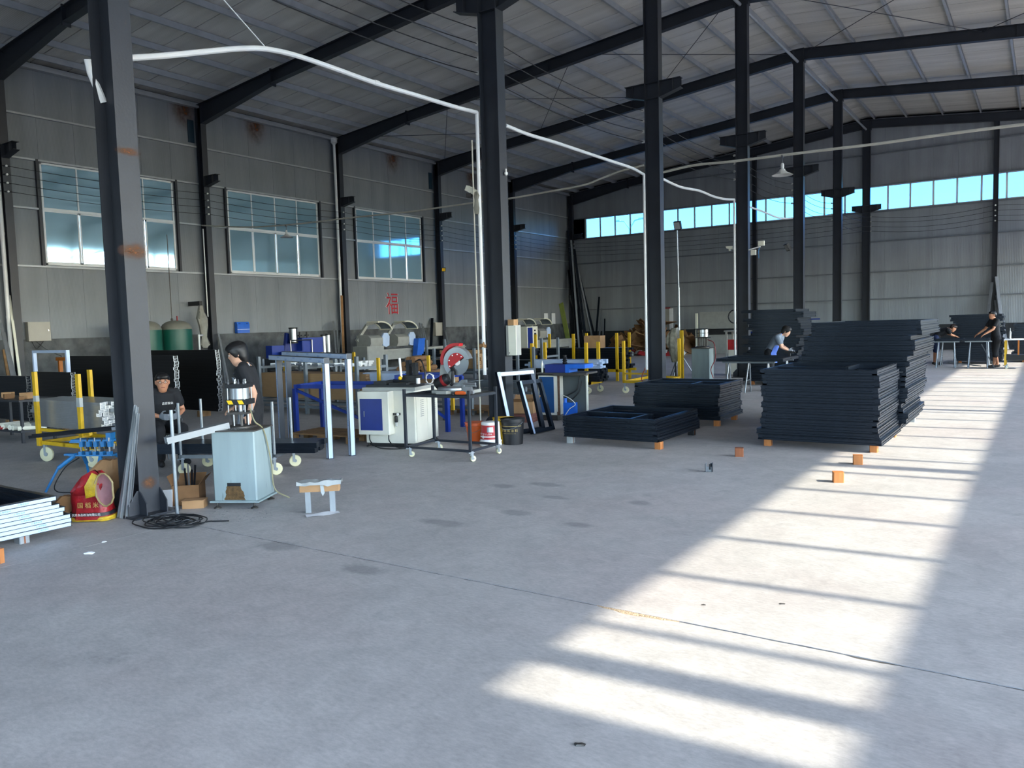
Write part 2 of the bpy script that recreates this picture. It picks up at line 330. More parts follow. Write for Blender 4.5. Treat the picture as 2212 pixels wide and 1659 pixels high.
def girt(name, x0, y0, x1, y1, z, par, d=.085, h=.14):
    # C girt: proud of the panel by d
    if abs(x1-x0) < 1e-6: m = MB().box(x0, y0, z-.05, x0+d, y1, z)
    else: m = MB().box(x0, y0-d, z-.05, x1, y0, z)
    part(name, m, 'galv' if abs(x1-x0) < 1e-6 else 'girt_dull', par)
for z in (7.72,): girt('girt', XL, -2, XL, YF, z, wl)
girt('girt', XL, -2, XL, YF, WZ[0]-.03, wl); girt('girt', XL, -2, XL, YF, WZ[1]+.06, wl)
for a, b in ((-2, 11.0), (15.2, 17.0), (21.2, 23.0), (27.2, YF)): girt('girt', XL, a, XL, b, 5.22, wl)
for a, b in WIN:
    for yy in (a-.09, b+.09): part('jamb_post', MB().box(XL, yy-.035, WZ[0]-.03, XL+.09, yy+.035, WZ[1]+.06), 'steel', wl)
# rust runs below the eave
mat('rust_stain', '704a2e', .9, 0, .3, 9)
def rust_mat():
    m = MATS['rust_stain']; n = m.node_tree.nodes; L = m.node_tree.links; tc = n.new('ShaderNodeTexCoord'); g = n.new('ShaderNodeTexGradient'); g.gradient_type = 'SPHERICAL'
    mp = n.new('ShaderNodeMapping'); mp.inputs['Scale'].default_value = (0, 1, 1); L.new(tc.outputs['Object'], mp.inputs[0]); L.new(mp.outputs[0], g.inputs[0])
    no = n.new('ShaderNodeTexNoise'); no.inputs['Scale'].default_value = 6; mu = n.new('ShaderNodeMath'); mu.operation = 'MULTIPLY'; L.new(g.outputs[0], mu.inputs[0]); L.new(no.outputs[0], mu.inputs[1])
    mr = n.new('ShaderNodeMapRange'); mr.inputs[1].default_value = .08; mr.inputs[2].default_value = .42; mr.inputs[4].default_value = .75; L.new(mu.outputs[0], mr.inputs[0]); L.new(mr.outputs[0], n['Principled BSDF'].inputs['Alpha'])
rust_mat()
for u, v in ((550, 272), (847, 340), (1017, 382), (395, 225)):
    p = PX(u, v, XL); o = part('rust_stain', MB().add([(0,-1,-1),(0,1,-1),(0,1,0.15),(0,-1,.15)], [(0,1,2,3)]), 'rust_stain', wl, (XL+.003, p.y, 8.98)); o.scale = (1, .6, 1.0)
# left windows
def slide_window(n, y0, y1):
    o = struct('window_%d' % n); z0, z1 = WZ; zm = 5.22; X = XL-.02
    m = MB().box(X-.03, y0, z0, X+.04, y1, z0+.05).box(X-.03, y0, z1-.05, X+.04, y1, z1).box(X-.03, y0, z0, X+.04, y0+.05, z1).box(X-.03, y1-.05, z0, X+.04, y1, z1).box(X-.03, y0, zm-.035, X+.045, y1, zm+.035)
    part('window_frame', m, 'upvc', o); w_ = (y1-y0)/4
    for k in range(4):
        a, b = y0+k*w_, y0+(k+1)*w_; xo = .012 if k in (0, 3) else -.012
        if k: part('mullion', MB().box(X-.03, a-.02, zm, X+.035, a+.02, z1), 'upvc', o)
        s = part('sash', MB().box(X+xo-.012, a+.01, z0+.05, X+xo+.02, a+.055, zm-.03).box(X+xo-.012, b-.055, z0+.05, X+xo+.02, b-.01, zm-.03).box(X+xo-.012, a+.01, z0+.05, X+xo+.02, b-.01, z0+.09).box(X+xo-.012, a+.01, zm-.075, X+xo+.02, b-.01, zm-.03), 'upvc', o)
        part('pane', MB().box(X+xo, a+.05, z0+.085, X+xo+.005, b-.05, zm-.07), 'reflective_glass', s)
        part('pane', MB().box(X, a+.01, zm+.03, X+.005, b-.01, z1-.045), 'reflective_glass', o)
    return o
for i, (a, b) in enumerate(WIN): slide_window(i+1, a, b)
# ---- far end wall with ribbon window
RZ = (6.45, 7.58)
wb = struct('wall_back')
x = XL
while x < XR-.01:
    x1 = min(x+.985, XR); zt = zr((x+x1)/2)
    part('wall_panel', MB().box(x+.0025, YF, 1.14, x1-.0025, YF+.06, RZ[0]), 'end_panel', wb)
    part('wall_panel', MB().prism([(x+.0025, RZ[1]), (x1-.0025, RZ[1]), (x1-.0025, zr(x1)+.1), (x+.0025, zr(x)+.1)], YF, YF+.06, ux=(1,0,0), uy=(0,0,1), uz=(0,1,0)), 'end_panel', wb)
    x = x1
part('wall_sheet', MB().box(XL-.3, YF+.062, 1.1, XR+.3, YF+.1, RZ[0]).box(XL-.3, YF+.062, RZ[1], XR+.3, YF+.1, 10.9).box(XL-.3, YF+.0, RZ[0], XL+1.0, YF+.1, RZ[1]), 'dark_under', wb)
part('wall_panel', MB().box(XL, YF, RZ[0], XL+1.06, YF+.06, RZ[1]), 'end_panel', wb)
part('wall_panel', MB().box(XL+1.06+.93*32, YF, RZ[0], XR, YF+.06, RZ[1]), 'end_panel', wb)
mat('plinth_dark', '2d2f31', .9, 0, .2, 3, .5, 30)
part('plinth', MB().box(XL, YF-.08, 0, XR, YF+.3, 1.14), 'plinth_dark', wb)
for z in (2.4, 3.66, 5.06, 6.42, 7.62, 9.07): girt('girt', XL+.2, YF, XR, YF, z, wb)
def ribbon(name, pts, axis, fixed, gm='clear_glass'):
    """row of glass panes between z RZ along axis"""
    o = struct(name); z0, z1 = RZ
    a, b = pts[0], pts[-1]; t = .03
    def bx(u0, u1, w0, w1, d=.03):
        return (u0, fixed-d, w0, u1, fixed+d, w1) if axis == 'x' else (fixed-d, u0, w0, fixed+d, u1, w1)
    part('window_frame', MB().box(*bx(a, b, z0, z0+.04)).box(*bx(a, b, z1-.04, z1)), 'upvc', o)
    for u0, u1 in zip(pts, pts[1:]):
        part('mullion', MB().box(*bx(u0-.04, u0+.04, z0, z1)), 'upvc', o)
        part('pane', MB().box(*bx(u0+.02, u1-.02, z0+.04, z1-.04, .003)), gm, o)
    part('mullion', MB().box(*bx(b-.02, b+.02, z0, z1)), 'upvc', o)
    return o
bx_ = [XL+1.06+.93*k for k in range(0, 33)]
ribbon('window_4', bx_, 'x', YF+.05, 'sky_glass')
# ---- right wall with ribbon window and low openings added for side light (all outside the picture)
ribbon('window_5', [3.62, 4.62] + [4.62+1.01*k for k in range(1, 36)], 'y', XR+.05)
ribbon('window_6', [YN+.3+1.0*k for k in range(0, 10)], 'y', XR+.05)
wr = struct('wall_right')
LOW = (.9, 4.8)
part('plinth', MB().box(XR, YN, 0, XR+.25, YF, LOW[0]), 'plinth', wr)
part('wall_panel', MB().box(XR, YN, LOW[1], XR+.08, YF, RZ[0]), 'pale_panel', wr)
part('wall_panel', MB().box(XR, YN, RZ[1], XR+.08, YF, 9.15), 'pale_panel', wr)
part('wall_panel', MB().box(XR, 2.25, RZ[0], XR+.08, 3.58, RZ[1]), 'pale_panel', wr)
for y in FY[1:]:
    part('wall_panel', MB().box(XR, y-.9, LOW[0], XR+.08, y+.9, LOW[1]), 'pale_panel', wr)
    part('column', MB().box(XR-.35, y-.1, 0, XR-.34, y+.1, 9).box(XR-.02, y-.1, 0, XR-.005, y+.1, 9).box(XR-.34, y-.006, 0, XR-.02, y+.006, 9), 'steel', wr)
part('added_sun_shade', MB().box(XR+.08, YN, 5.0, XR+1.2, YF, 5.12), 'pale_panel', wr)  # unseen slab added to cut direct sun through the low openings
# ---- wall behind the camera, with two openings added for front light
wn = struct('wall_front')
part('wall_panel', MB().box(XL, YN-.08, 0, -15.5, YN, 10.7).box(-15.5, YN-.08, 3.4, -9.5, YN, 10.7).box(-9.5, YN-.08, 0, -1, YN, 10.7).box(8.2, YN-.08, 0, XR, YN, 10.7).box(-1, YN-.08, 5.5, 8.2, YN, 10.7), 'end_panel', wn)
# ---- ground outside
mat('asphalt', '6f7276', .9, 0, .1, .4)
struct('ground_outside', MB().box(9.3, -80, -.3, 140, 140, -.05).box(-140, 41, -.3, 9.3, 140, -.05).box(-60, -80, -.3, 9.3, -8.4, -.05), 'asphalt')
# ================================================================ steel columns and rafters
def hcol(mb, x0, x1, y, z0, z1, w=.2, tf=.014, tw=.01):
    mb.box(x0, y-w/2, z0, x0+tf, y+w/2, z1); mb.box(x1-tf, y-w/2, z0, x1, y+w/2, z1); mb.box(x0+tf, y-tw/2, z0, x1-tf, y+tw/2, z1); return mb
def bracket(x, s, y, zt=6.735, zb=6.39, ln=.47, ze=6.52, w=.17):
    """tapered crane bracket projecting from flange face x towards s"""
    m = MB(); t = .012; x1 = x+s*ln
    m.box(min(x,x1), y-w/2, zt-t, max(x,x1), y+w/2, zt)
    for a in (0,): m.prism([(x, zb), (x1, ze), (x1, ze+t), (x, zb+t)] if s > 0 else [(x1, ze), (x, zb), (x, zb+t), (x1, ze+t)], y-w/2, y+w/2, ux=(1,0,0), uy=(0,0,1), uz=(0,1,0))
    m.prism([(x, zb), (x1, ze), (x1, zt), (x, zt)] if s > 0 else [(x1, ze), (x, zb), (x, zt), (x1, zt)], y-.005, y+.005, ux=(1,0,0), uy=(0,0,1), uz=(0,1,0))
    xm = x+s*ln*.62; m.box(xm-.005, y-w/2+.01, ze-.03, xm+.005, y+w/2-.01, zt)
    xm = x1-s*.005; m.box(xm-.005, y-.005, ze, xm+.005, y+.005, zt); return m
mat('bolt', '5b5d60', .5, .6)
def insulators(par, x, y, ax, zs=(6.18, 5.96, 5.74, 5.52)):
    for z in zs: part('insulator', MB().lathe([(.012,0),(.012,.015),(.028,.018),(.03,.035),(.018,.042),(.03,.05),(.028,.07),(.008,.072)], (x, y, z), 10, Matrix.Rotation(R(90),3,'Y') if ax == 'x' else Matrix.Rotation(R(-90),3,'Y') if ax == '-x' else Matrix.Rotation(R(90),3,'X')), 'porcelain', par)
RC = (-7.24, -6.907)
rlab = ['dark grey steel column with rust patches and aluminium strips leaning at its foot',
        'dark steel column behind the leaning window frames and paint buckets', 'dark steel column beside the plastic-wrapped fan and floodlight mast',
        'dark steel column between the tall frame stack and the second punch press']
for k, y in enumerate(FY[2:]):
    t = thing('steel_column', rlab[k] if k < 4 else 'dark steel ridge column with crane brackets far behind the tall frame stacks', 'column', (0, 0, 0), 0, None if k < 4 else 'far centre columns')
    ya = y
    part('shaft', hcol(MB(), RC[0], RC[1], ya, .02, 10.58), 'steel', t)
    part('base_plate', MB().box(RC[0]-.12, ya-.22, .001, RC[1]+.12, ya+.22, .022), 'steel', t)
    if k < 4:
        for yy in (ya-.1, ya+.1):
            for xx, s in ((RC[1], 1), (RC[0], -1)):
                part('gusset', MB().prism([(xx, .022), (xx+s*.11, .022), (xx+s*.11, .13), (xx+s*.03, .22), (xx, .24)][::s], yy-.005, yy+.005, ux=(1,0,0), uy=(0,0,1), uz=(0,1,0)), 'steel', t)
        part('gusset', MB().prism([(ya-.1, .022), (ya-.21, .022), (ya-.21, .12), (ya-.12, .24), (ya-.1, .24)][::-1], RC[1]-.016, RC[1]-.006, ux=(0,1,0), uy=(0,0,1), uz=(1,0,0)), 'steel', t)
    for x, s in ((RC[0], -1), (RC[1], 1)): part('crane_bracket', bracket(x, s, ya), 'steel', t)
    for z in (6.40, 6.725): part('stiffener', MB().box(RC[0]+.014, ya-.09, z-.006, RC[1]-.014, ya+.09, z+.006), 'steel', t)
    part('cap', MB().box(RC[0]-.02, ya-.1, 10.58, RC[1]+.02, ya+.1, 10.595).box(RC[0]-.02, ya-.1, 10.15, RC[0]-.002, ya+.1, 10.6).box(RC[1]+.002, ya-.1, 10.15, RC[1]+.02, ya+.1, 10.6), 'steel', t)
    insulators(t, RC[0]-.002 if k < 6 else RC[1], ya-.06, '-x' if k < 6 else 'x')
    if k == 0:
        for z, sy, sz in ((3.33, .16, .05), (2.44, .2, .1), (.3, .1, .08)):
            o = part('rust_patch', MB().add([(0,-1,-1),(0,1,-1),(0,1,1),(0,-1,1)], [(0,1,2,3)]), 'rust_stain', t, (RC[1]+.0015, ya+.0, z)); o.scale = (1, sy, sz)
        part('weld_seam', MB().tube([(RC[1]+.003, ya-.09+.03*i, 2.43+.008*math.sin(i*2.3)) for i in range(7)], .004, 5), 'rust', t)
# side columns
LC = (-22.98, -22.705)
llab = ['dark steel wall column beside the grey electrical box', 'dark steel wall column with a rolled cloth hung beside the green tank', 'dark steel wall column with the white downpipe and funnel', 'dark steel wall column carrying a small floodlight',
        'dark steel wall column behind the white control cabinet', 'dark steel corner column behind the long leaning profiles']
for k, y in enumerate(FY[3:]):
    t = thing('steel_column', llab[k], 'column', (0, 0, 0)); ya = y if k < 5 else y-.05
    part('shaft', hcol(MB(), LC[0], LC[1], ya, .02, 8.98), 'steel', t)
    part('base_plate', MB().box(LC[0]-.05, ya-.2, 0.001, LC[1]+.1, ya+.2, .022), 'steel', t)
    part('crane_bracket', bracket(LC[1], 1, ya, ln=.62), 'steel', t)
    insulators(t, LC[1], ya-.02, 'x')
# rafters: tapered built-up beams
def rafter(y, side):
    m = MB(); w = .2; xa = LC[1] if side < 0 else XR-.35; xs_ = -19.23 if side < 0 else 5.1; xb = RC[0]-.02 if side < 0 else RC[1]+.02; xo = LC[0] if side < 0 else XR-.01
    def bot(x):
        d0 = .64; d1 = .36
        f = min(1, abs(x-xa)/abs(xs_-xa)); return zr(x)-(d0+(d1-d0)*f)
    P = [(xo, zr(xo)), (xb, zr(xb)), (xb, bot(xb)), (xs_, bot(xs_)), (xa, bot(xa)), (xo, bot(xa))]
    if side < 0: P = P
    m.prism(P[::-1] if side < 0 else P, y-.005, y+.005, ux=(1,0,0), uy=(0,0,1), uz=(0,1,0))
    def fl_(x0, z0, x1, z1, t=.014):
        m.prism([(x0, z0), (x1, z1), (x1, z1+t), (x0, z0+t)], y-w/2, y+w/2, ux=(1,0,0), uy=(0,0,1), uz=(0,1,0))
    fl_(xo, zr(xo)-.014, xb, zr(xb)-.014); fl_(xa, bot(xa), xs_, bot(xs_)); fl_(xs_, bot(xs_), xb, bot(xb))
    t = part('web', m, 'steel', None)
    return t, bot, xs_, xa, xb
for k, y in enumerate(FY[2:]):
    for side in (-1, 1):
        yy = y if k < 6 else y-.03
        r = thing('roof_rafter', ('tapered dark rafter rising from ' + ['the wall end out to the rusty column', 'the wall column beside the electrical box', 'the wall column with the hung cloth', 'the wall column with the funnel downpipe', 'the wall column with the small floodlight', 'the wall column behind the control cabinet', 'the corner column along the end wall'][k]) if side < 0 else ('rafter of the right roof slope ' + ['starting at the rusty column', 'starting at the bucket column', 'starting at the fan column', 'starting at the column by the second punch press', 'starting one bay beyond the second punch press', 'one bay before the end wall', 'lying along the end wall'][k]), 'rafter')
        o, bot, xs_, xa, xb = rafter(yy, side); o.parent = r
        part('splice_plate', MB().box(xs_-.02, yy-.1, bot(xs_)-.08, xs_+.02, yy+.1, zr(xs_)+.05), 'steel', r)
        xm = (xs_+xb)/2; part('stiffener', MB().box(xm-.006, yy-.08, bot(xm)+.01, xm+.006, yy+.08, zr(xm)-.01), 'steel', r)
        part('end_plate', MB().box(xb-.01 if side < 0 else xb, yy-.1, bot(xb)-.08, xb if side < 0 else xb+.01, yy+.1, zr(xb)), 'steel', r)
# posts of the far end wall
for i, x in enumerate((-17.45, -12.27, -1.93, 3.2)):
    t = thing('end_wall_post', ['dark steel post of the end wall beside the low door', 'dark steel post of the end wall beyond the second punch press', 'dark steel post of the end wall with profiles leaning on both sides', 'dark steel post of the end wall next to the side wall'][i], 'post')
    part('shaft', hcol(MB(), x-.1, x+.1, YF-.17, .02, zr(x)-.34, .2, .012), 'steel', t); part('base_plate', MB().box(x-.16, YF-.3, 0.001, x+.16, YF-.081, .02), 'steel', t)
    if i == 2:
        for z in (6.18, 5.96, 5.74, 5.52): part('insulator', MB().ball((x, YF-.3, z), .035, n=8, m=6), 'porcelain', t)
# ================================================================ cables and conduits
def sag(p, q, d, n=12):
    p = Vector(p); q = Vector(q); return [p.lerp(q, i/n)+Vector((0,0,-d*4*(i/n)*(1-i/n))) for i in range(n+1)]
WZS = (6.18, 5.96, 5.74, 5.52)
def wire_set(name, label, pts, d, cat='cable', r=.008, zs=WZS):
    for i, z in enumerate(zs):
        P = []
        for (a, b) in zip(pts, pts[1:]):
            s = sag((a[0], a[1], z), (b[0], b[1], z), d*random.uniform(.8, 1.15)*(b[2] if len(b) > 2 else 1), 8); P += s if not P else s[1:]
        solo(name, MB().tube(P, r, 5), 'black_wire', label, cat, group=name+' bundle '+str(len(pts)))
wire_set('wall_cable', 'black cable strung on insulators along the left wall columns', [(LC[1]+.05, y-.02) for y in [4.1]+FY[3:8]] + [(LC[1]+.06, YF-.25, .6)], .09)
wire_set('ridge_cable', 'black cable sagging between the insulators of the centre columns', [(RC[0]-.04, y-.06) for y in FY[2:8]] + [(RC[1]+.04, 40.1)], .17)
wire_set('end_wall_cable', 'black cable strung across the far end wall to the right', [(RC[1]+.06, 40.1), (-1.93, YF-.3), (XR, YF-.3)], .22)
wire_set('end_wall_cable', 'black cable strung across the far end wall to the left corner', [(LC[1]+.05, YF-.25), (-7.3, YF-.25)], .2)
def curve(pts, n=8):
    """Catmull-Rom through points"""
    P = [Vector(p) for p in pts]; P = [P[0]*2-P[1]] + P + [P[-1]*2-P[-2]]; out = []
    for i in range(1, len(P)-2):
        for k in range(n):
            t = k/n; a, b, c, d = P[i-1:i+3]
            out.append(.5*((2*b)+(c-a)*t+(2*a-5*b+4*c-d)*t*t+(3*b-a-3*c+d)*t**3))
    out.append(P[-2]); return out
def on_line(u, v, A, B):
    """point of the vertical plane through A,B seen at pixel u,v"""
    d = ray(u, v); ax, ay = A; bx, by = B; nx, ny = by-ay, -(bx-ax)
    t = (nx*ax+ny*ay)/(nx*d.x+ny*d.y); return CAM+d*t
A1, A2, A3, A4, A5 = [(RC[0]-.03, y-.12) for y in FY[2:7]]
def conduit(label, px, A, B, r, down=None, n=6, yoff=0):
    P = [on_line(u, v, A, B) for u, v in px]; o = thing('conduit', label, 'conduit', (0,0,0))
    part('pipe', MB().tube(curve(P, n), r, 10), 'upvc', o)
    if down: part('drop_pipe', MB().tube([P[-1]+Vector((0,0,0)), P[-1]+Vector((0,0,-.06)), (P[-1].x, P[-1].y, down)], r, 10), 'upvc', o)
    return o
o = conduit('white plastic conduit looping from the rusty column to the next centre column', [(215,128),(283,125),(360,120),(440,112),(520,105),(575,106),(640,120),(720,147),(810,179),(900,206),(980,230),(1030,243)], A1, A2, .03, .9)
part('coupling', MB().cyl(on_line(808,178,A1,A2), on_line(818,181,A1,A2), .036, 10), 'upvc', o)
pe = on_line(190,132,A1,A2); part('elbow', MB().tube([pe+Vector((.0,.05,0)), pe, pe+Vector((-.0,.02,-.1)), pe+Vector((.04,.1,-.36))], .035, 10), 'upvc', o)
conduit('white plastic conduit running from the bucket column to the fan column', [(1092,271),(1140,290),(1200,308),(1260,328),(1320,348),(1365,363),(1391,377)], A2, A3, .03, .6)
conduit('white plastic conduit between the fan column and the next column', [(1430,386),(1470,404),(1510,412),(1540,424),(1565,430),(1586,431)], A3, A4, .03, .6)
conduit('white plastic conduit beyond the third column in front of the ribbon window', [(1617,446),(1650,458),(1680,470),(1700,472),(1712,471)], A4, A5, .028, None)
solo('support_wire', MB().cyl(on_line(575,104,A1,A2), (-7.0, 4.4, 5.65), .006, 5), 'upvc', 'thin white rope holding up the white conduit', 'rope')
# grey pipe across the hall carrying the lamps
y3 = FY[4]-.16
px = [(436,487),(500,490),(560,490),(650,483),(760,470),(880,458),(960,447),(1030,437),(1100,429),(1180,415),(1260,400),(1300,385),(1340,370),(1391,357)]
solo('lamp_pipe', MB().tube(curve([PY(u,v,y3) for u,v in px], 5), .022, 8), mat('pipe_beige', 'b9b7aa', .5), 'beige conduit spanning from the left wall to the centre columns', 'conduit')
px = [(1433,372),(1500,357),(1580,349),(1700,334),(1800,322),(1900,310),(2000,296),(2120,280),(2300,258)]
solo('lamp_pipe', MB().tube(curve([PY(u,v,y3) for u,v in px], 5), .026, 8), 'pipe_beige', 'beige conduit running from the fan column to the right carrying a bell lamp', 'conduit')
mat('enamel', 'cfd0cb', .3, 0, .06)
def bell_lamp(p, label, sc=1.0):
    t = thing('pendant_lamp', label, 'lamp', p)
    part('stem', MB().cyl((0,0,0), (0,0,-.13*sc), .008, 6).box(-.012,-.03,-.02,.012,.03,.035), 'bolt', t)
    part('socket', MB().lathe([(.02*sc,-.24*sc),(.034*sc,-.2*sc),(.034*sc,-.15*sc),(.02*sc,-.12*sc)], n=12), 'enamel', t)
    part('lamp_shade', MB().lathe([(.05*sc,-.235*sc),(.06*sc,-.27*sc),(.1*sc,-.3*sc),(.17*sc,-.335*sc),(.2*sc,-.35*sc),(.197*sc,-.352*sc),(.1*sc,-.31*sc),(.05*sc,-.25*sc)], n=24), 'enamel', t)
bell_lamp(PY(1690,336,y3)-Vector((0,0,.025)), 'white enamel bell lamp hanging from the beige conduit beside the centre columns')
bell_lamp(PY(618,487,y3)-Vector((0,0,.02)), 'small dull bell lamp hanging in front of the left wall window', .95)
# downpipes on the left wall
for (y, top, lab, fun) in ((21.93, 8.9, 'white downpipe with a funnel head beside the wall column', True), (9.95, 8.9, 'thick white downpipe at the left end of the wall', False)):
    t = thing('downpipe', lab, 'pipe', (-22.85, y, 0))
    part('pipe', MB().cyl((0,0,.3), (0,0,top-.1), .055, 12), 'upvc', t)
    for z in (2.2, 4.4, 6.6): part('coupling', MB().cyl((0,0,z), (0,0,z+.07), .06, 12), 'upvc', t)
    if fun: part('funnel', MB().lathe([(.06,top-.15),(.1,top-.1),(.13,top-.08),(.13,top+.05),(.145,top+.06),(.145,top+.09),(.12,top+.09)], n=8), 'upvc', t)
# ventilation flap next to the wall columns
mat('flap_dark', '1d3444', .3)
for i, y in enumerate((15.98, 27.98)):
    solo('vent_flap', MB().box(0,-.02,0,.02,.2,.72), 'flap_dark', 'small dark vent opening high on the wall beside the %s column' % ('cloth-hung' if i == 0 else 'floodlight'), 'vent', (XL+.01, y-.2, 7.82))
# ================================================================ materials for things
mat('alu_dark', '272e38', .3, .7, .1, 6)
mat('alu_side', '242a33', .36, .35, .1, 6)
mat('alu_mill', 'a2a7ab', .34, .7, .08, 8)
mat('film', 'b6c9e4', .3, 0, .06, 8)
mat('film_print', '3f7fc4', .4)
mat('wood_block', 'b5713a', .65, 0, .2, 14, .2, 60, stretch=(1, 1, .15))
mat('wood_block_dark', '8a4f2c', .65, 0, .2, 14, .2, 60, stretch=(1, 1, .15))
mat('pallet_wood', '8b6b48', .85, 0, .25, 7, .3, 50)
mat('cardboard', 'a9835c', .85, 0, .12, 6)
mat('cardboard_dark', '7d5b3b', .9, 0, .18, 6)
mat('kraft', '97704a', .85, 0, .15, 9, .3, 20)
mat('machine_green', '8c9c9d', .45, 0, .1, 5, dirt='5f6c68', dirt_amt=.02, stretch=(1.6, 1.6, .22))
mat('alu_matte', '8d9295', .5, .3, .06, 8)
mat('machine_white', 'd6d4c6', .42, 0, .06, 4, dirt='a8a595', dirt_amt=-.08)
mat('machine_grey', '9b9c96', .5, 0, .08, 5)
mat('blue_paint', '17358c', .4, 0, .08, 6)
mat('blue_deep', '142a74', .4, 0, .06, 6)
mat('blue_bright', '1f64c8', .38, 0, .06, 6)
mat('cyan_paint', '1f6fa8', .42, 0, .1, 8)
mat('yellow_paint', 'd0a616', .45, 0, .12, 9, dirt='7a6420', dirt_amt=-.05)
mat('yellow_bright', 'f2c416', .45)
mat('black_paint', '15171a', .5, 0, .1, 8)
mat('black_plastic', '17181b', .45)
mat('iron', '55524e', .5, .6, .2, 12, dirt='6a4a34', dirt_amt=0)
mat('chrome', 'a4a7aa', .28, 1.0, .04)
mat('galv_tube', '8a9196', .35, .6, .1, 8)
mat('caster_cream', 'd8d3ae', .5, 0, .05)
mat('rubber', '2a2a2b', .8)
mat('red_paint', 'b3262a', .4)
mat('red_deep', '8f1f22', .5)
mat('orange_plastic', 'cf5a1f', .4)
mat('paper', 'e8eaec', .8, 0, .03)
mat('green_tank', '135345', .42, 0, .08, 4)
mat('tank_grey', '7c7b70', .6)
mat('grey_box', 'a3a096', .45, 0, .04)
mat('cream', 'e4e3d2', .4, 0, .04)
mat('gold_print', 'b29a58', .5)
mat('white_print', 'e9e9e6', .5)
mat('red_sign', 'b0222c', .5)
mat('clear_plastic', 'a7aba9', .25)
# ---------------------------------------------------------------- frames in stacks
FH = .07
def rail_mesh(L, name='rail', w=.058):
    """rail along +x, outer side towards -y; origin at outer bottom corner"""
    sec = [(-.007,0),(-.007,.0035),(0,.005),(0,.022),(.012,.024),(.012,.036),(.001,.038),(.001,.056),(-.007,.0575),(-.007,.061),(.016,.062),(.016,.0675),(.05,.0675),(.05,.04),(w,.04),(w,0)]
    return MB().prism([(a,b) for a,b in sec][::-1], 0, L, ux=(0,1,0), uy=(0,0,1), uz=(1,0,0))
_rails = {}
def rail(L, m):
    k = (round(L,3), m)
    if k not in _rails: _rails[k] = rail_mesh(L).mesh('rail', m)
    return _rails[k]
def frame(name, label, w, d, loc, rz=0, group=None, bars=(), m='alu_dark', cat='window frame'):
    t = thing(name, label, cat, loc, rz, group)
    for (x, y, a, L, s) in ((0,0,0,w,m), (w,0,90,d,m), (w,d,180,w,m), (0,d,270,d,m)):
        o = part('rail', rail(L, s), None, t, (x, y, 0)); o.rotation_euler = (0,0,R(a))
    for (x0, y0, x1, y1) in bars:
        part('mullion' if abs(x1-x0) < 1e-6 else 'transom', MB().box(min(x0,x1)-(.022 if x0 == x1 else 0), min(y0,y1)-(.022 if y0 == y1 else 0), .004, max(x0,x1)+(.022 if x0 == x1 else 0), max(y0,y1)+(.022 if y0 == y1 else 0), .064), m, t)
    return t
rs = random.Random(3)
def stack(label, toplabel, n, z0, fx, bars=(), group=None, jit=.02, jx=.05, h=FH+.0005):
    """fx(i,z) -> x0,x1,y0,y1 of frame i"""
    for i in range(n):
        z = z0+i*h; x0, x1, y0, y1 = fx(i, z); a = rs.uniform(-jx, jx)*.5; b = rs.uniform(-jit, jit)
        w, d = round((x1-x0)/.04)*.04, round((y1-y0)/.1)*.1
        bb = [(p*w, q*d, r*w, s*d) for p, q, r, s in bars] if i >= n-2 else ()
        top = i == n-1
        frame('aluminium_casement', toplabel if top else label, w, d, (x0+a, y0+b, z), rs.uniform(-.004, .004), None if top else group, bb)
TB = ((.0, .42, .78, .42), (.72, .0, .72, .42))
stack('dark aluminium frame within the low four-layer stack near the grey bucket cart', 'dark aluminium frame with a cross bar on top of the low stack', 4, .1, lambda i, z: (-5.6+.02*(3-i), -4.2+.02*(3-i), 9.42+.02*i, 10.95), TB, 'frames in the low stack', jx=.02)
stack('dark aluminium frame in the knee-high stack beside the low frame stack', 'dark aluminium frame on top of the knee-high stack', 8, .1, lambda i, z: (-5.62, -4.2, 11.85, 12.9), ((0, .5, 1, .5), (.66, 0, .66, .5)), 'frames in the knee-high stack')
stack('dark aluminium frame in the waist-high stack standing half in the sun', 'dark aluminium frame with inner bars on top of the waist-high sunlit stack', 13, .092, lambda i, z: (-3.12 if i < 2 else -3.07, -1.66, 10.28, 11.82), ((0, .45, .66, .45), (.66, .45, .66, 1)), 'frames in the waist-high stack', jx=.05)
def s2(i, z):
    t = max(0, z-.75)/.8
    return (-3.12+.1*t, -1.62+.1*t, 11.95+.95*t, 13.7+1.55*max(0, z-.3)/1.25)
stack('dark aluminium frame in the tall leaning stack behind the waist-high one', 'dark aluminium frame on top of the tall leaning stack', 21, .092, s2, (), 'frames in the tall leaning stack', jx=.09, jit=.02)
stack('dark aluminium frame in the tall stack behind the woman in grey', 'dark aluminium frame on top of the stack behind the woman in grey', 25, .1, lambda i, z: (-6.2+(.06 if i % 3 else -.06), -4.92, 19.6, 20.9), (), 'frames behind the woman', jx=.16, jit=.03)
stack('dark aluminium frame in the far stack behind the trestle table', 'dark aluminium frame on top of the far stack behind the trestle table', 21, .1, lambda i, z: ((-2.6 if i > 17 else -2.45), -1.15, 29.0, 30.4), (), 'frames behind the trestle table', jx=.12, jit=.03)
stack('dark aluminium frame in the shorter stack near the yellow cart', 'dark aluminium frame on top of the stack near the yellow cart', 16, .1, lambda i, z: (-.9, .6, 30.2, 31.4), (), 'frames near the yellow cart', jx=.1, jit=.03)
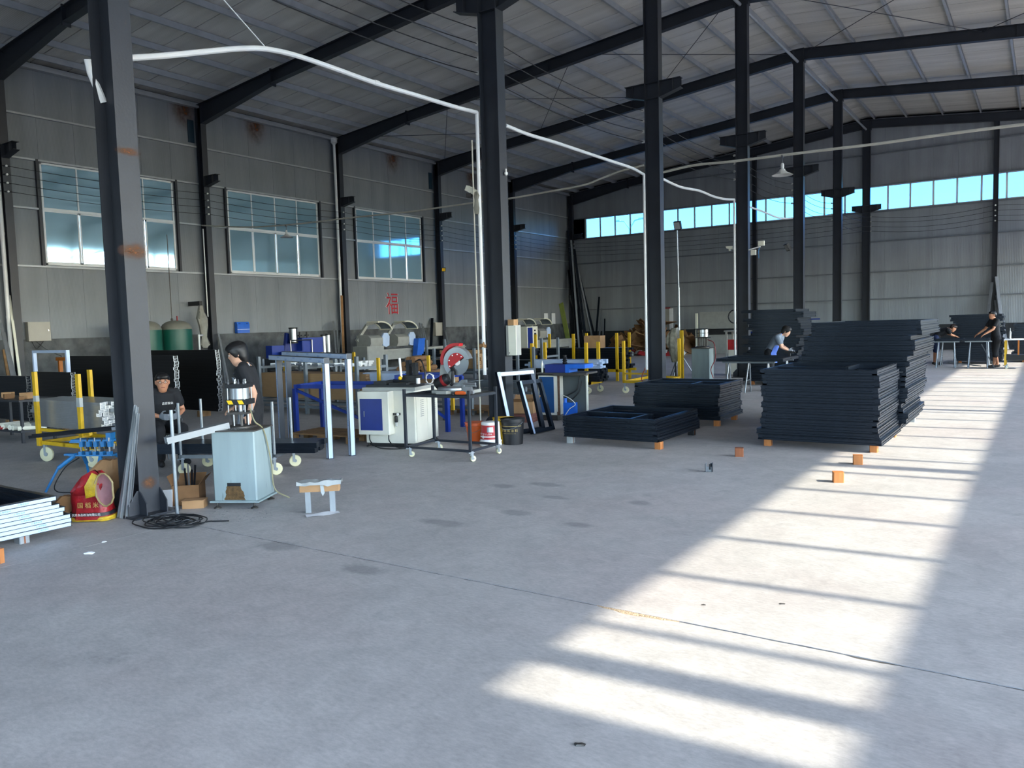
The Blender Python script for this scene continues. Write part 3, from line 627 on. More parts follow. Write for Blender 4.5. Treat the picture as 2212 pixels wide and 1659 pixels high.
# wooden blocks under and before the stacks
def block(x, y, label, s=(.085, .085, .1), rz=0, m='wood_block', group=None):
    mb = MB().chbox(-s[0]/2, -s[1]/2, 0, s[0]/2, s[1]/2, s[2], .006)
    o = solo('wooden_block', mb, m, label, 'block', (x, y, 0), rz, group)
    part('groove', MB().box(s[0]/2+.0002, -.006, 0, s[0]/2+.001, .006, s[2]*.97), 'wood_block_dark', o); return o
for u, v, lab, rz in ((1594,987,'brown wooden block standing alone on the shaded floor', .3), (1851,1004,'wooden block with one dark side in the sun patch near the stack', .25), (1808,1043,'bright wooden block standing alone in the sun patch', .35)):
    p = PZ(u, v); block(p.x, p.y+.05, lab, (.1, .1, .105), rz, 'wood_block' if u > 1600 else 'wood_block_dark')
for x, y, lab, g in ((-4.17, 9.52, 'wooden block under the front corner of the low frame stack', None), (-5.5, 9.53, 'clear offcut block under the left corner of the low stack', None), (-4.25, 10.88, 'dark offcut block under the back corner of the low stack', None),
                  (-4.25, 11.95, 'wooden block under the front corner of the knee-high stack', None), (-4.26, 12.8, 'wooden block under the back corner of the knee-high stack', None),
                  (-3.0, 10.36, 'pair of wooden pieces under the left corner of the waist-high stack', None), (-1.72, 10.36, 'two-piece wooden block under the sunlit corner of the waist-high stack', None), (-1.72, 11.75, 'wooden block under the back corner of the waist-high stack', None), (-1.7, 13.5, 'hollow block under the tall leaning stack', None), (-1.75, 12.1, 'wooden block under the front of the tall leaning stack', None),
                  (-6.1, 19.75, 'support block under the left of the stack behind the woman', None), (-5.05, 19.75, 'support block under the right of the stack behind the woman', None), (-2.3, 29.15, 'support block under the left of the far stack', None), (-1.3, 29.15, 'support block under the right of the far stack', None), (-.6, 30.4, 'support block under the left of the stack near the yellow cart', None), (.4, 30.4, 'support block under the right of the stack near the yellow cart', None)):
    m = 'wood_block'
    if 'clear' in lab or 'hollow' in lab: m = 'clear_plastic'
    if 'dark' in lab: m = 'black_plastic'
    block(x, y, lab, (.09, .09, .09 if y > 10 and x > -4 and y < 14 else .098), 0, m)
# short aluminium offcut on the floor
p = PZ(1530, 1020); t = thing('profile_offcut', 'short upright offcut of dark aluminium profile on the open floor', 'offcut', (p.x, p.y+.03, 0), .2)
part('web', MB().box(-.035,-.004,0,.035,.004,.055).box(-.035,-.03,0,-.03,.03,.1).box(.0,-.03,0,.005,.03,.06), 'alu_mill', t)
part('flange', MB().box(.03,-.03,0,.036,.03,.1).box(.008,.025,0,.03,.03,.09), 'alu_dark', t)
part('gasket', MB().box(-.04,-.034,.0,-.036,-.02,.09).box(.002,-.036,.03,.02,-.03,.09), 'black_plastic', t)
# ---------------------------------------------------------------- casters and trolleys
def caster(parent, x, y, z_top, r=.06, a=0, m='caster_cream'):
    w = part('wheel', MB().lathe([(r*.35,-.018),(r*.9,-.018),(r,-.012),(r,.012),(r*.9,.018),(r*.35,.018)], (x+.03*math.cos(a), y+.03*math.sin(a), r), 18, Matrix.Rotation(a,3,'Z') @ Matrix.Rotation(R(90),3,'X')), m, parent)
    part('fork', MB().cbox((x,y,z_top-.006), (.08,.07,.012), a).cbox((x+.015*math.cos(a)-.022*math.sin(a), y+.015*math.sin(a)+.022*math.cos(a), (z_top+r)/2), (.03,.004,z_top-r+.02), a).cbox((x+.015*math.cos(a)+.022*math.sin(a), y+.015*math.sin(a)-.022*math.cos(a), (z_top+r)/2), (.03,.004,z_top-r+.02), a), 'galv_tube', parent)
    part('hub', MB().cyl((x+.03*math.cos(a)-.026*math.sin(a), y+.03*math.sin(a)+.026*math.cos(a), r), (x+.03*math.cos(a)+.026*math.sin(a), y+.03*math.sin(a)-.026*math.cos(a), r), r*.28, 10), 'galv_tube', parent)
# mitre-saw cart (corners from its wheels)
A = Vector((-6.86, 7.62, 0)); B = Vector((-5.86, 7.68, 0)); Dp = Vector((0, .6, 0))
t = thing('saw_cart', 'dark steel angle-frame cart on cream castors carrying the mitre saw', 'cart', A)
L_ = B-A; a_ = math.atan2(L_.y, L_.x); t.rotation_euler = (0,0,a_); W_ = L_.length; D_ = .62
for x in (0, W_):
    for y in (0, D_): part('leg', MB().box(x-.016,y-.016,.11,x+.016,y+.016,.88), 'steel', t)
for z in (.13, .8):
    part('frame_rail', MB().box(0,-.012,z-.015,W_,.012,z+.015).box(0,D_-.012,z-.015,W_,D_+.012,z+.015).box(-.012,0,z-.015,.012,D_,z+.015).box(W_-.012,0,z-.015,W_+.012,D_,z+.015), 'steel', t)
part('top_board', MB().box(.0,.0,.812,W_,D_,.822), 'black_paint', t)
for x, y, a in ((.05,.0,.6), (W_,.0,1.0), (0.05,D_,.8), (W_,D_,1.3)): caster(t, x, y, .12, .038, a)
# mitre saw
cx = A + Vector((.6, .32, .824)); t = thing('mitre_saw', 'red and silver mitre saw with a round blade standing on the dark cart', 'saw', cx, R(8)); t.scale = (1.25, 1.25, 1.25)
part('base', MB().box(-.22,-.12,0,.22,.13,.03).box(-.12,-.2,0,.0,-.1,.03), 'machine_grey', t)
part('turntable', MB().lathe([(.16,.03),(.17,.035),(.17,.055),(.16,.062)], (-.02,0,0), 28), 'alu_mill', t)
part('fence', MB().box(-.2,.05,.06,.2,.065,.1).prism([(.0,.1),(.1,.1),(.1,.13),(.04,.13)], .05, .065, ux=(1,0,0), uy=(0,0,1), uz=(0,1,0)), 'alu_mill', t)
part('arm', MB().prism([(-.2,.1),(-.1,.06),(-.04,.1),(-.06,.3),(-.17,.32)], .0, .06, ux=(1,0,0), uy=(0,0,1), uz=(0,1,0)), 'machine_grey', t)
bl = part('blade', MB().lathe([(.13,-.0015),(.13,.0015)], (.04,-.02,.31), 36, Matrix.Rotation(R(90),3,'X')), 'chrome', t)
part('arbor', MB().lathe([(.014,-.02),(.03,-.02),(.03,.006)], (.04,-.025,.31), 14, Matrix.Rotation(R(90),3,'X')), 'white_print', bl)
g = [(.04+.155*math.cos(R(k)), .31+.155*math.sin(R(k))) for k in range(15, 226, 15)] + [(.04+.1*math.cos(R(k)), .31+.1*math.sin(R(k))) for k in range(225, 14, -15)]
part('blade_guard', MB().prism(g, -.04, .03, ux=(1,0,0), uy=(0,0,1), uz=(0,1,0)), 'alu_mill', t)
rp = part('red_plate', MB().prism([(.04+.1*math.cos(R(k)), .31+.1*math.sin(R(k))) for k in range(35, 216, 12)], -.045, -.036, ux=(1,0,0), uy=(0,0,1), uz=(0,1,0)), 'red_paint', t)
for k in (45, 80, 120, 165, 205): part('screw', MB().cyl((.04+.085*math.cos(R(k)),-.045,.31+.085*math.sin(R(k))), (.04+.085*math.cos(R(k)),-.05,.31+.085*math.sin(R(k))), .007, 8), 'white_print', rp)
g = [(.02+.185*math.cos(R(k)), .33+.18*math.sin(R(k))) for k in range(75, 196, 12)] + [(.02+.15*math.cos(R(k)), .33+.15*math.sin(R(k))) for k in range(195, 74, -12)]
part('upper_guard', MB().prism(g, -.02, .06, ux=(1,0,0), uy=(0,0,1), uz=(0,1,0)), 'red_paint', t)
part('motor', MB().lathe([(.03,-.09),(.055,-.085),(.06,.05),(.045,.08)], (-.14,-.02,.12), 16, Matrix.Rotation(R(65),3,'Y')), 'black_plastic', t)
part('motor_band', MB().lathe([(.0605,.0),(.062,.005),(.062,.03),(.0605,.035)], (-.14,-.02,.12), 16, Matrix.Rotation(R(65),3,'Y')), 'red_deep', t)
part('handle', MB().tube([(-.06,-.01,.3),(-.0,-.05,.22),(-.01,-.05,.1),(-.03,-.05,.08)], .016, 8), 'black_plastic', t)
part('clamp', MB().box(.13,-.1,.03,.24,-.08,.07).box(.13,-.1,.07,.15,-.08,.12).box(.22,-.1,0,.25,-.06,.03).cyl((.14,-.09,.1),(.28,-.09,.1),.014,8), 'alu_mill', t)
t = thing('angle_grinder', 'orange-handled power tool lying on the edge of the dark cart', 'tool', A+Vector((.86,.07,.823)), .2)
part('body', MB().lathe([(.012,-.07),(.022,-.06),(.024,.05),(.016,.07)], (0,0,.024), 10, Matrix.Rotation(R(90),3,'Y')), 'orange_plastic', t); part('head', MB().cyl((-.1,0,.0),(-.1,0,.04),.02,10).cyl((-.07,0,.024),(-.11,0,.024),.013,8), 'black_plastic', t)
t = solo('power_cable', MB().tube([A+Vector(q) for q in ((.5,.3,.83),(.35,.2,.829),(.2,.18,.829),(.12,.28,.829),(.22,.36,.829),(.4,.33,.829))], .006, 6), 'black_wire', 'black power cable coiled on top of the dark cart', 'cable')
# ---------------------------------------------------------------- buckets
def bucket(label, p, r0, r1, h, m, extra=None, bail=True):
    t = thing('bucket', label, 'bucket', p)
    part('body', MB().lathe([(0,.003),(r0,.003),(r0+.003,.0),(r1,h),(r1-.006,h),(r0-.004,.012),(0,.012)], n=28), m, t)
    part('rim', MB().lathe([(r1-.004,h-.05),(r1+.01,h-.045),(r1+.01,h-.035),(r1+.003,h-.033),(r1+.003,h-.012),(r1+.012,h-.01),(r1+.012,h),(r1-.006,h)], n=28), m, t)
    if bail: part('bail', MB().tube([((r1+.01)*math.cos(k*math.pi/10)*(1), -(r1+.012)*math.sin(k*math.pi/10)*.98, h-.04-.1*math.sin(k*math.pi/10)) for k in range(11)], .003, 5), 'galv_tube', t)
    return t
bucket('orange plastic bucket standing behind the saw cart', (-6.78, 9.03, 0), .11, .15, .29, 'orange_plastic')
bucket('yellow plastic bucket behind the white paint bucket', (-6.38, 9.16, 0), .125, .15, .36, 'yellow_paint', bail=False)
t = thing('paint_bucket', 'white and red paint bucket standing upside down beside the saw cart', 'bucket', (-6.4, 8.86, 0))
part('body', MB().lathe([(.145,.075),(.142,.1),(.128,.33),(.118,.335),(0,.335)], n=30), 'white_print', t)
part('rim', MB().lathe([(0,.002),(.148,.002),(.155,.01),(.155,.04),(.147,.043),(.147,.055),(.155,.058),(.153,.078),(.14,.08)], n=30), 'white_print', t)
def arc(r0, r1, z0, z1, a0, a1, n=14):
    m = MB(); vs = []; 
    for i in range(n+1):
        a = a0+(a1-a0)*i/n; vs += [(r0*math.cos(a), r0*math.sin(a), z0), (r1*math.cos(a), r1*math.sin(a), z1)]
    return m.add(vs, [(2*i, 2*i+2, 2*i+3, 2*i+1) for i in range(n)])
lb = part('red_label', arc(.1435, .1305, .1, .295, R(215), R(335)), 'red_paint', t)
part('white_band', arc(.1422, .1412, .13, .145, R(215), R(335)), 'white_print', lb)
part('grey_swoosh', arc(.1395, .1335, .2, .27, R(285), R(322)), 'alu_mill', lb)
a = R(-100)
def on_cyl(s, size, mt, par, r, z, a, tilt=0): return lettering(s, size, mt, par, (r*math.cos(a), r*math.sin(a), z), (-math.sin(a), math.cos(a), 0), (tilt*math.cos(a), tilt*math.sin(a), 1), thick=.0005)
for i, ch in enumerate('KTTELLDA'): on_cyl(ch, .034, 'white_print', lb, .1418, .175, R(-128+i*11))
part('round_emblem', MB().lathe([(.022,-.001),(.022,.001)], (.1435*math.cos(R(-100)), .1435*math.sin(R(-100)), .135), 18, Matrix.Rotation(R(-100),3,'Z') @ Matrix.Rotation(R(90),3,'Y')), 'white_print', lb)
t = bucket('black paint bucket with gold lettering under the leaning frames', (-6.2, 9.12, 0), .135, .165, .36, 'black_plastic')
for i, ch in enumerate('康建筑涂料'): on_cyl(ch, .045, 'gold_print', t, .1585, .2, R(-118+i*20))
for i, ch in enumerate('KANGJIANZHUTULIAO'): on_cyl(ch, .014, 'gold_print', t, .1535, .16, R(-110+i*4.2))
part('gold_band', arc(.1615, .162, .26, .268, R(190), R(350)), 'gold_print', t); part('gold_band', arc(.1385, .139, .05, .055, R(190), R(350)), 'gold_print', t)
# ---------------------------------------------------------------- leaning window frames at the second column
def lean_frame(label, A, B, H, top, w=.07, film=('head', 'stile0')):
    """frame standing on floor points A,B leaning so that its top is displaced by vector top"""
    t = thing('leaning_casement', label, 'window frame', A); A = Vector(A); B = Vector(B)-A; U = Vector((top[0], top[1], H)); up = U.normalized(); bx = B.normalized(); nn = bx.cross(up)
    def rl(p, q, inn): 
        d = (q-p).normalized(); s = inn
        return MB().add([p, p+s*w, p+s*w+nn*.06, p+nn*.06, q, q+s*w, q+s*w+nn*.06, q+nn*.06], [(0,1,2,3),(7,6,5,4),(0,4,5,1),(1,5,6,2),(2,6,7,3),(3,7,4,0)])
    def flm(p, q, inn):
        s = inn; o = -nn*.001; a = .008
        return MB().add([p+s*a+o, p+s*(w-a)+o, q+s*(w-a)+o, q+s*a+o], [(0,1,2,3)])
    Z = Vector((0,0,0))
    for nm, p, q, inn, key in (('stile', Z, U, bx, 'stile0'), ('stile', B, B+U, -bx, 'stile1'), ('head', U, U+B, -up, 'head'), ('sill', Z, B, up, 'sill')):
        o = part(nm, rl(p, q, inn), 'alu_dark', t)
        if key not in film: continue
        part('protective_film', flm(p, q, inn), 'film', o); part('protective_film', flm(p+nn*.062, q+nn*.062, inn), 'film', o)
    return t
lean_frame('tall dark window frame with white film leaning on the column behind the black bucket', (-6.72, 9.75, .002), (-6.5, 10.42, .002), .96, (-.14, -.1), .07)
lean_frame('narrower dark window frame with white film leaning beside the taller one', (-6.46, 9.98, .002), (-6.42, 10.55, .002), .8, (-.2, -.05), .06, ('stile0',))
# ================================================================ people
mat('skin', 'b98263', .55, 0, .05, 10)
mat('skin_pale', 'c79a80', .55, 0, .05, 10)
mat('hair', '0e0d0e', .5, 0, .2, 20)
mat('hair_brown', '2a1d18', .5, 0, .2, 20)
mat('tee_black', '14161b', .85, 0, .1, 12)
mat('tee_grey', '75808c', .85, 0, .08, 12)
mat('apron_blue', '4d6fc2', .8, 0, .06, 10)
mat('trousers_dark', '121419', .85, 0, .1, 10)
mat('trousers_blue', '1c2b4e', .85, 0, .1, 10)
mat('shoe', '1e1c1d', .7)
mat('glove', '6a7077', .85)
mat('lens', '2b2b2d', .2); mat('eye_white', 'dcd8d2', .4); mat('lip', '93564a', .6)
def apron_stripe():
    m = mat('apron_stripe', '2a2f3a', .85); n = m.node_tree.nodes; L = m.node_tree.links; wv = n.new('ShaderNodeTexWave'); wv.bands_direction = 'Y'; wv.inputs['Scale'].default_value = 14
    tc = n.new('ShaderNodeTexCoord'); L.new(tc.outputs['Object'], wv.inputs[0]); cr = n.new('ShaderNodeValToRGB'); cr.color_ramp.elements[0].position = .62; cr.color_ramp.elements[0].color = lin('23262e'); cr.color_ramp.elements[1].position = .7; cr.color_ramp.elements[1].color = lin('b9bfca')
    L.new(wv.outputs[0], cr.inputs[0]); L.new(cr.outputs[0], n['Principled BSDF'].inputs['Base Color'])
apron_stripe()
def fuse(mb, name, m, voxel=.012, smooth=4):
    me = mb.mesh(name+'_src', None, False); o = bpy.data.objects.new('src', me); COL.objects.link(o)
    r = o.modifiers.new('r', 'REMESH'); r.mode = 'VOXEL'; r.voxel_size = voxel; s = o.modifiers.new('s', 'SMOOTH'); s.iterations = smooth; s.factor = .5
    out = bpy.data.meshes.new_from_object(o.evaluated_get(bpy.context.evaluated_depsgraph_get())); out.name = name
    bpy.data.objects.remove(o); out.materials.clear(); out.materials.append(MATS[m]); out.polygons.foreach_set('use_smooth', [True]*len(out.polygons)); return out
def loft(mb, secs, n=14):
    """secs: (centre, half-vector a, half-vector b)"""
    vs = []
    for c, a, b in secs:
        c = Vector(c); a = Vector(a); b = Vector(b); vs += [c+a*math.cos(2*math.pi*j/n)+b*math.sin(2*math.pi*j/n) for j in range(n)]
    k = len(secs); fs = [(i*n+j, i*n+(j+1)%n, (i+1)*n+(j+1)%n, (i+1)*n+j) for i in range(k-1) for j in range(n)] + [tuple(range(n-1,-1,-1)), tuple(range((k-1)*n, k*n))]
    return mb.add(vs, fs)
def limb(mb, pts, rs_, n=10):
    mb.tube(pts, rs_, n)
    for p, r in zip(pts, rs_): mb.ball(p, r*.98, n=n, m=8)
def hand(mb, w, d, palm_n, side, sc=1.0, curl=.5):
    """hand from wrist w in direction d, palm normal palm_n; thumb on +side"""
    d = Vector(d).normalized(); pn = Vector(palm_n); pn = (pn-d*pn.dot(d)).normalized(); s = d.cross(pn)*side; w = Vector(w)
    loft(mb, [(w, s*.024*sc, pn*.017*sc), (w+d*.04*sc, s*.038*sc, pn*.016*sc), (w+d*.085*sc, s*.04*sc, pn*.013*sc)], 10)
    for i, (o, ln) in enumerate(((-.03,.062),(-.01,.078),(.01,.08),(.03,.07))):
        b = w+d*.083*sc+s*o*sc; c1 = b+(d*math.cos(curl*.6)+pn*math.sin(curl*.6))*ln*.45*sc; c2 = c1+(d*math.cos(curl*1.3)+pn*math.sin(curl*1.3))*ln*.32*sc; c3 = c2+(d*math.cos(curl*1.9)+pn*math.sin(curl*1.9))*ln*.23*sc
        mb.tube([b-d*.01*sc, c1, c2, c3], [.0095*sc,.009*sc,.0082*sc,.007*sc], 7)
    b = w+d*.025*sc+s*.03*sc; c1 = b+(d*.6+s*.75+pn*.25).normalized()*.04*sc; c2 = c1+(d*.9+s*.25+pn*.35).normalized()*.032*sc
    mb.tube([b-s*.012*sc, b, c1, c2], [.013*sc,.012*sc,.01*sc,.008*sc], 7)
def head(mb, c, fwd, up, sc=1.0):
    fwd = Vector(fwd).normalized(); up = Vector(up); up = (up-fwd*up.dot(fwd)).normalized(); lf = up.cross(fwd); c = Vector(c)
    def P(x, y, z): return c+(fwd*x+lf*y+up*z)*sc
    secs = [(-.118,.03,.028,.034),(-.105,.036,.044,.042),(-.08,.028,.056,.06),(-.05,.015,.066,.078),(-.015,.004,.073,.092),(.02,-.002,.077,.097),(.055,-.006,.074,.092),(.085,-.008,.06,.074),(.105,-.01,.036,.045),(.113,-.01,.012,.015)]
    loft(mb, [(P(x,0,z), lf*(a*sc), fwd*(b*sc)) for z, x, a, b in secs], 18)
    mb.add([P(.094,0,.028),P(.088,.012,.0),P(.086,.017,-.022),P(.118,0,-.02),P(.086,-.017,-.022),P(.088,-.012,0),P(.09,0,-.03)], [(0,1,3),(1,2,3),(2,6,3),(6,4,3),(4,5,3),(5,0,3),(0,5,1),(1,5,4,2),(2,4,6)])
    for s in (-1, 1):
        loft(mb, [(P(-.005,s*.07,.0), fwd*.018*sc, up*.03*sc), (P(-.012,s*.088,.003), fwd*.02*sc, up*.033*sc), (P(-.016,s*.092,.004), fwd*.012*sc, up*.024*sc)], 10)
    mb.add([P(.083,-.024,-.055),P(.094,0,-.05),P(.083,.024,-.055),P(.09,0,-.068)], [(0,1,2,3)])
    return P
def person(label, loc, rz, J, cloth, sc=1.0, skin='skin', hair='hair', hairlen=0.0, glasses=False, fwd=(1,0,0), hup=(0,0,1), gloves=False, group=None, hs=1.0):
    t = thing('person', label, 'person', loc, rz)
    V = {k: Vector(v) for k, v in J.items()}; b = MB()
    side = Vector((0,1,0))
    def tor(c, w, d, ax): ax = Vector(ax).normalized(); f = side.cross(ax).normalized(); return (c, side*w, f*d)
    spine = [(V['pel'], .145, .105), (V['waist'], .125, .09), (V['chest'], .155, .11), (V['neck'].lerp(V['chest'],.25), .14, .09), (V['neck'], .055, .055)]
    def spine_secs(g):
        out = []
        for i, (c, w, d) in enumerate(spine):
            a = spine[min(i+1,4)][0]-spine[max(i-1,0)][0]; out.append(tor(c, w+g, d+g, a))
        return out
    loft(b, spine_secs(0), 18); b.ball(V['pel'], .13, (.8,1.05,.8))
    limb(b, [V['neck']-(V['head']-V['neck'])*.3, V['head']], [.054, .05])
    P = head(b, V['head'], fwd, hup, 1.0)
    for s in 'lr':
        limb(b, [V['sh'+s], V['sh'+s].lerp(V['el'+s],.5), V['el'+s], V['el'+s].lerp(V['wr'+s],.4), V['wr'+s]], [.055,.047,.038,.038,.026])
        limb(b, [V['hip'+s], V['hip'+s].lerp(V['kn'+s],.5), V['kn'+s], V['kn'+s].lerp(V['an'+s],.35), V['an'+s]], [.088,.075,.055,.052,.036])
        limb(b, [V['an'+s], V['an'+s].lerp(V['to'+s],.5)+Vector((0,0,-.01)), V['to'+s]], [.036,.034,.026])
        if not gloves: hand(b, V['wr'+s], V['hd'+s]-V['wr'+s], J.get('pn'+s, (0,0,-1)), -1 if s == 'l' else 1)
    part('body', fuse(b, 'body', skin), None, t)
    if gloves:
        for s in 'lr':
            g = MB(); hand(g, V['wr'+s], V['hd'+s]-V['wr'+s], J.get('pn'+s, (0,0,-1)), -1 if s == 'l' else 1, 1.12, 1.0); part('glove', fuse(g, 'glove', 'glove', .007, 2), None, t)
    # shirt
    g = MB(); loft(g, spine_secs(.018)[:4] + [tor(V['neck']-Vector((0,0,.015)), .085, .075, (0,0,1))], 18)
    for s in 'lr': limb(g, [V['neck'].lerp(V['sh'+s],.5), V['sh'+s], V['sh'+s].lerp(V['el'+s],cloth.get('sleeve',.55))], [.062,.068,.066])
    sh = part('shirt', fuse(g, 'shirt', cloth['shirt'], .011, 3), None, t)
    # trousers
    g = MB(); loft(g, [tor(V['pel']+(V['waist']-V['pel'])*.5, .15, .112, V['waist']-V['pel']), tor(V['pel'], .162, .125, V['waist']-V['pel'])], 16); g.ball(V['pel'], .145, (.82,1.08,.85))
    e = cloth.get('leg', .95)
    for s in 'lr':
        pts = [V['hip'+s], V['hip'+s].lerp(V['kn'+s],.5), V['kn'+s]]; rr = [.105,.095,.078]
        if e > 0: pts.append(V['kn'+s].lerp(V['an'+s], e)); rr.append(.068 if e > .5 else .075)
        limb(g, pts, rr)
    part('trousers', fuse(g, 'trousers', cloth['trousers'], .012, 3), None, t)
    for s in 'lr':
        g = MB(); limb(g, [V['an'+s]+Vector((-.03,0,-.03)), V['an'+s].lerp(V['to'+s],.5)+Vector((0,0,-.015)), V['to'+s]+Vector((.02,0,.005))], [.045,.044,.036])
        g2 = fuse(g, 'shoe', 'shoe', .01, 2)
        zmin = .002 - 0
        for v in g2.vertices: v.co.z = max(v.co.z, .004)
        part('shoe', g2, None, t)
    # hair
    g = MB(); f = Vector(fwd).normalized(); u = Vector(hup); u = (u-f*u.dot(f)).normalized(); l = u.cross(f); c = V['head']; hv = hairlen
    secs = [(-.05-hv,-.05,.052,.03),(-.02-hv*.5,-.048,.078,.052),(.02,-.036,.09,.078),(.05,-.014,.093,.1),(.08,-.004,.086,.104),(.108,-.006,.066,.082),(.126,-.01,.036,.045),(.132,-.01,.01,.012)]
    loft(g, [(c+u*z*hs+f*x, l*(a*hs), f*(b_*hs)) for z, x, a, b_ in secs], 20)
    fr = .046-hv*.35
    loft(g, [(c+u*fr+f*.082, l*.058, u*.012), (c+u*(fr+.025)+f*.084, l*.07, u*.022), (c+u*.085+f*.07, l*.072, u*.03), (c+u*.105+f*.03, l*.07, u*.03)], 14)
    if hv > .03:
        for s_ in (-1, 1): loft(g, [(c+u*-.03+l*(.076*s_)+f*.0, f*.03, l*.008), (c+u*.02+l*(.084*s_)+f*.012, f*.05, l*.014), (c+u*.07+l*(.078*s_)+f*.02, f*.06, l*.02)], 10)
    part('hair', fuse(g, 'hair', hair, .009, 2), None, t)
    for s in (-1, 1):
        ey = part('eye', MB().ball(P(.083, s*.031, .012), .0095, n=8, m=6), 'eye_white', t); part('iris', MB().ball(P(.0895, s*.031, .012), .005, n=8, m=6), 'hair', ey)
        part('eyebrow', MB().tube([P(.086, s*.046, .03), P(.093, s*.032, .036), P(.094, s*.018, .032)], .004, 5), hair, t)
    part('lips', MB().tube([P(.083,-.022,-.056), P(.093,0,-.054), P(.083,.022,-.056)], .0055, 6), 'lip', t)
    if glasses:
        g = MB()
        for s in (-1, 1):
            g.tube([P(.104, s*.032+.022*math.cos(k*math.pi/6), .01+.016*math.sin(k*math.pi/6)) for k in range(13)], .0018, 5); g.cyl(P(.102, s*.054, .014), P(-.01, s*.083, .018), .0018, 5)
        g.cyl(P(.105,-.01,.012), P(.105,.01,.012), .0018, 5); part('glasses', g, 'lens', t)
    if cloth.get('apron'):
        g = MB(); w = .15; a = cloth['apron']; fx = .135
        pts = [(V['chest']+Vector((.03,0,.02)), .1), (V['chest'].lerp(V['waist'],.5), .13), (V['waist'], .15), (V['pel'], .17), (V['pel'].lerp((V['knl']+V['knr'])/2,.55), .18)]
        vs = []; 
        for c_, w_ in pts:
            for j in range(9):
                an = R(-75+150*j/8); vs.append(c_+Vector((math.cos(an)*(.128+(w_-.1)*.35), math.sin(an)*(w_+.02), 0)))
        n = 9; g.add(vs, [(i*n+j, i*n+j+1, (i+1)*n+j+1, (i+1)*n+j) for i in range(len(pts)-1) for j in range(8)])
        part('apron', g, a, t)
        part('apron_strap', MB().tube([V['chest']+Vector((.12,.08,.05)), V['neck']+Vector((.0,.085,.03)), V['neck']+Vector((-.06,.05,.0)), V['chest']+Vector((-.125,.0,-.05))], .009, 5).tube([V['chest']+Vector((.12,-.08,.05)), V['neck']+Vector((.0,-.085,.03)), V['neck']+Vector((-.06,-.05,.0)), V['chest']+Vector((-.125,.0,-.05))], .009, 5), a, t)
    return t, V, P, sh
STAND = dict(pel=(0,0,.9), waist=(0,0,1.05), chest=(.0,0,1.24), neck=(0,0,1.42), head=(.03,0,1.545), shl=(0,.175,1.37), shr=(0,-.175,1.37), ell=(-.02,.23,1.1), elr=(-.02,-.23,1.1), wrl=(.06,.24,.87), wrr=(.06,-.24,.87), hdl=(.1,.24,.77), hdr=(.1,-.24,.77),
    hipl=(0,.085,.88), hipr=(0,-.085,.88), knl=(.03,.1,.48), knr=(.03,-.1,.48), anl=(0,.1,.08), anr=(0,-.1,.08), tol=(.15,.115,.035), tor=(.15,-.115,.035), pnl=(0,-1,0), pnr=(0,1,0))
def pose(**k): d = dict(STAND); d.update(k); return d
def face_dir(u, v, du, x, y):
    return 0
# camera-right direction on the floor
RIGHT = math.atan2(_r0.y, _r0.x)
# young man standing behind the punch press, looking down to the left
J = pose(pel=(0,0,.86), waist=(.02,0,1.01), chest=(.05,0,1.17), neck=(.07,0,1.325), head=(.13,0,1.435), shl=(.05,.18,1.28), shr=(.05,-.18,1.28), ell=(-.06,.24,1.02), elr=(.06,-.22,1.02), wrl=(.0,.25,.8), wrr=(.2,-.1,.86), hdl=(.02,.25,.7), hdr=(.28,-.06,.82), hipl=(0,.085,.84), hipr=(0,-.085,.84), knl=(.03,.1,.46), knr=(.03,-.1,.46), pnr=(0,0,-1))
pp = PY(542, 800, 5.5)
person('young man in a black t-shirt and striped apron standing behind the pale green punch press', (pp.x, 5.5, 0), RIGHT+math.pi+.15, J, dict(shirt='tee_black', trousers='trousers_dark', apron='apron_stripe'), skin='skin_pale', hairlen=.05, fwd=(1,0.1,-.3), hs=1.1)
# seated man with glasses behind the rusty column
J = pose(pel=(0,0,.5), waist=(.03,0,.64), chest=(.08,0,.8), neck=(.1,0,.95), head=(.14,0,1.05), shl=(.08,.17,.9), shr=(.08,-.17,.9), ell=(.1,.24,.67), elr=(.1,-.24,.67), wrl=(.3,.12,.63), wrr=(.3,-.1,.63), hdl=(.4,.06,.62), hdr=(.4,-.05,.62), hipl=(.02,.09,.48), hipr=(.02,-.09,.48), knl=(.4,.14,.46), knr=(.4,-.14,.46), anl=(.36,.14,.08), anr=(.36,-.14,.08), tol=(.5,.16,.035), tor=(.5,-.16,.035))
pp = PY(346, 850, 5.95); RM = math.atan2(-pp.y, -pp.x)
t, V, P, sh = person('man with glasses in a black t-shirt and grey gloves sitting behind the rusty column', (pp.x, 5.95, 0), RM+.25, J, dict(shirt='tee_black', trousers='trousers_dark'), glasses=True, gloves=True, fwd=(1,-.2,-.05))
lettering('品百窗业', .035, 'white_print', sh, (V['chest'].x+.132, .03, V['chest'].z-.02), (0,1,0), (.1,0,1))
t2 = thing('stool', 'low round stool under the seated man', 'stool', (pp.x, 5.95, 0), RM+.25)
part('seat', MB().lathe([(0,.36),(.14,.36),(.15,.37),(.15,.385),(.0,.39)], (-.02,0,0), 20), 'black_plastic', t2)
for k in range(4): part('leg', MB().cyl((-.02+.12*math.cos(k*1.57+.78), .12*math.sin(k*1.57+.78), 0.005), (-.02+.08*math.cos(k*1.57+.78), .08*math.sin(k*1.57+.78), .362), .012, 8), 'galv_tube', t2)
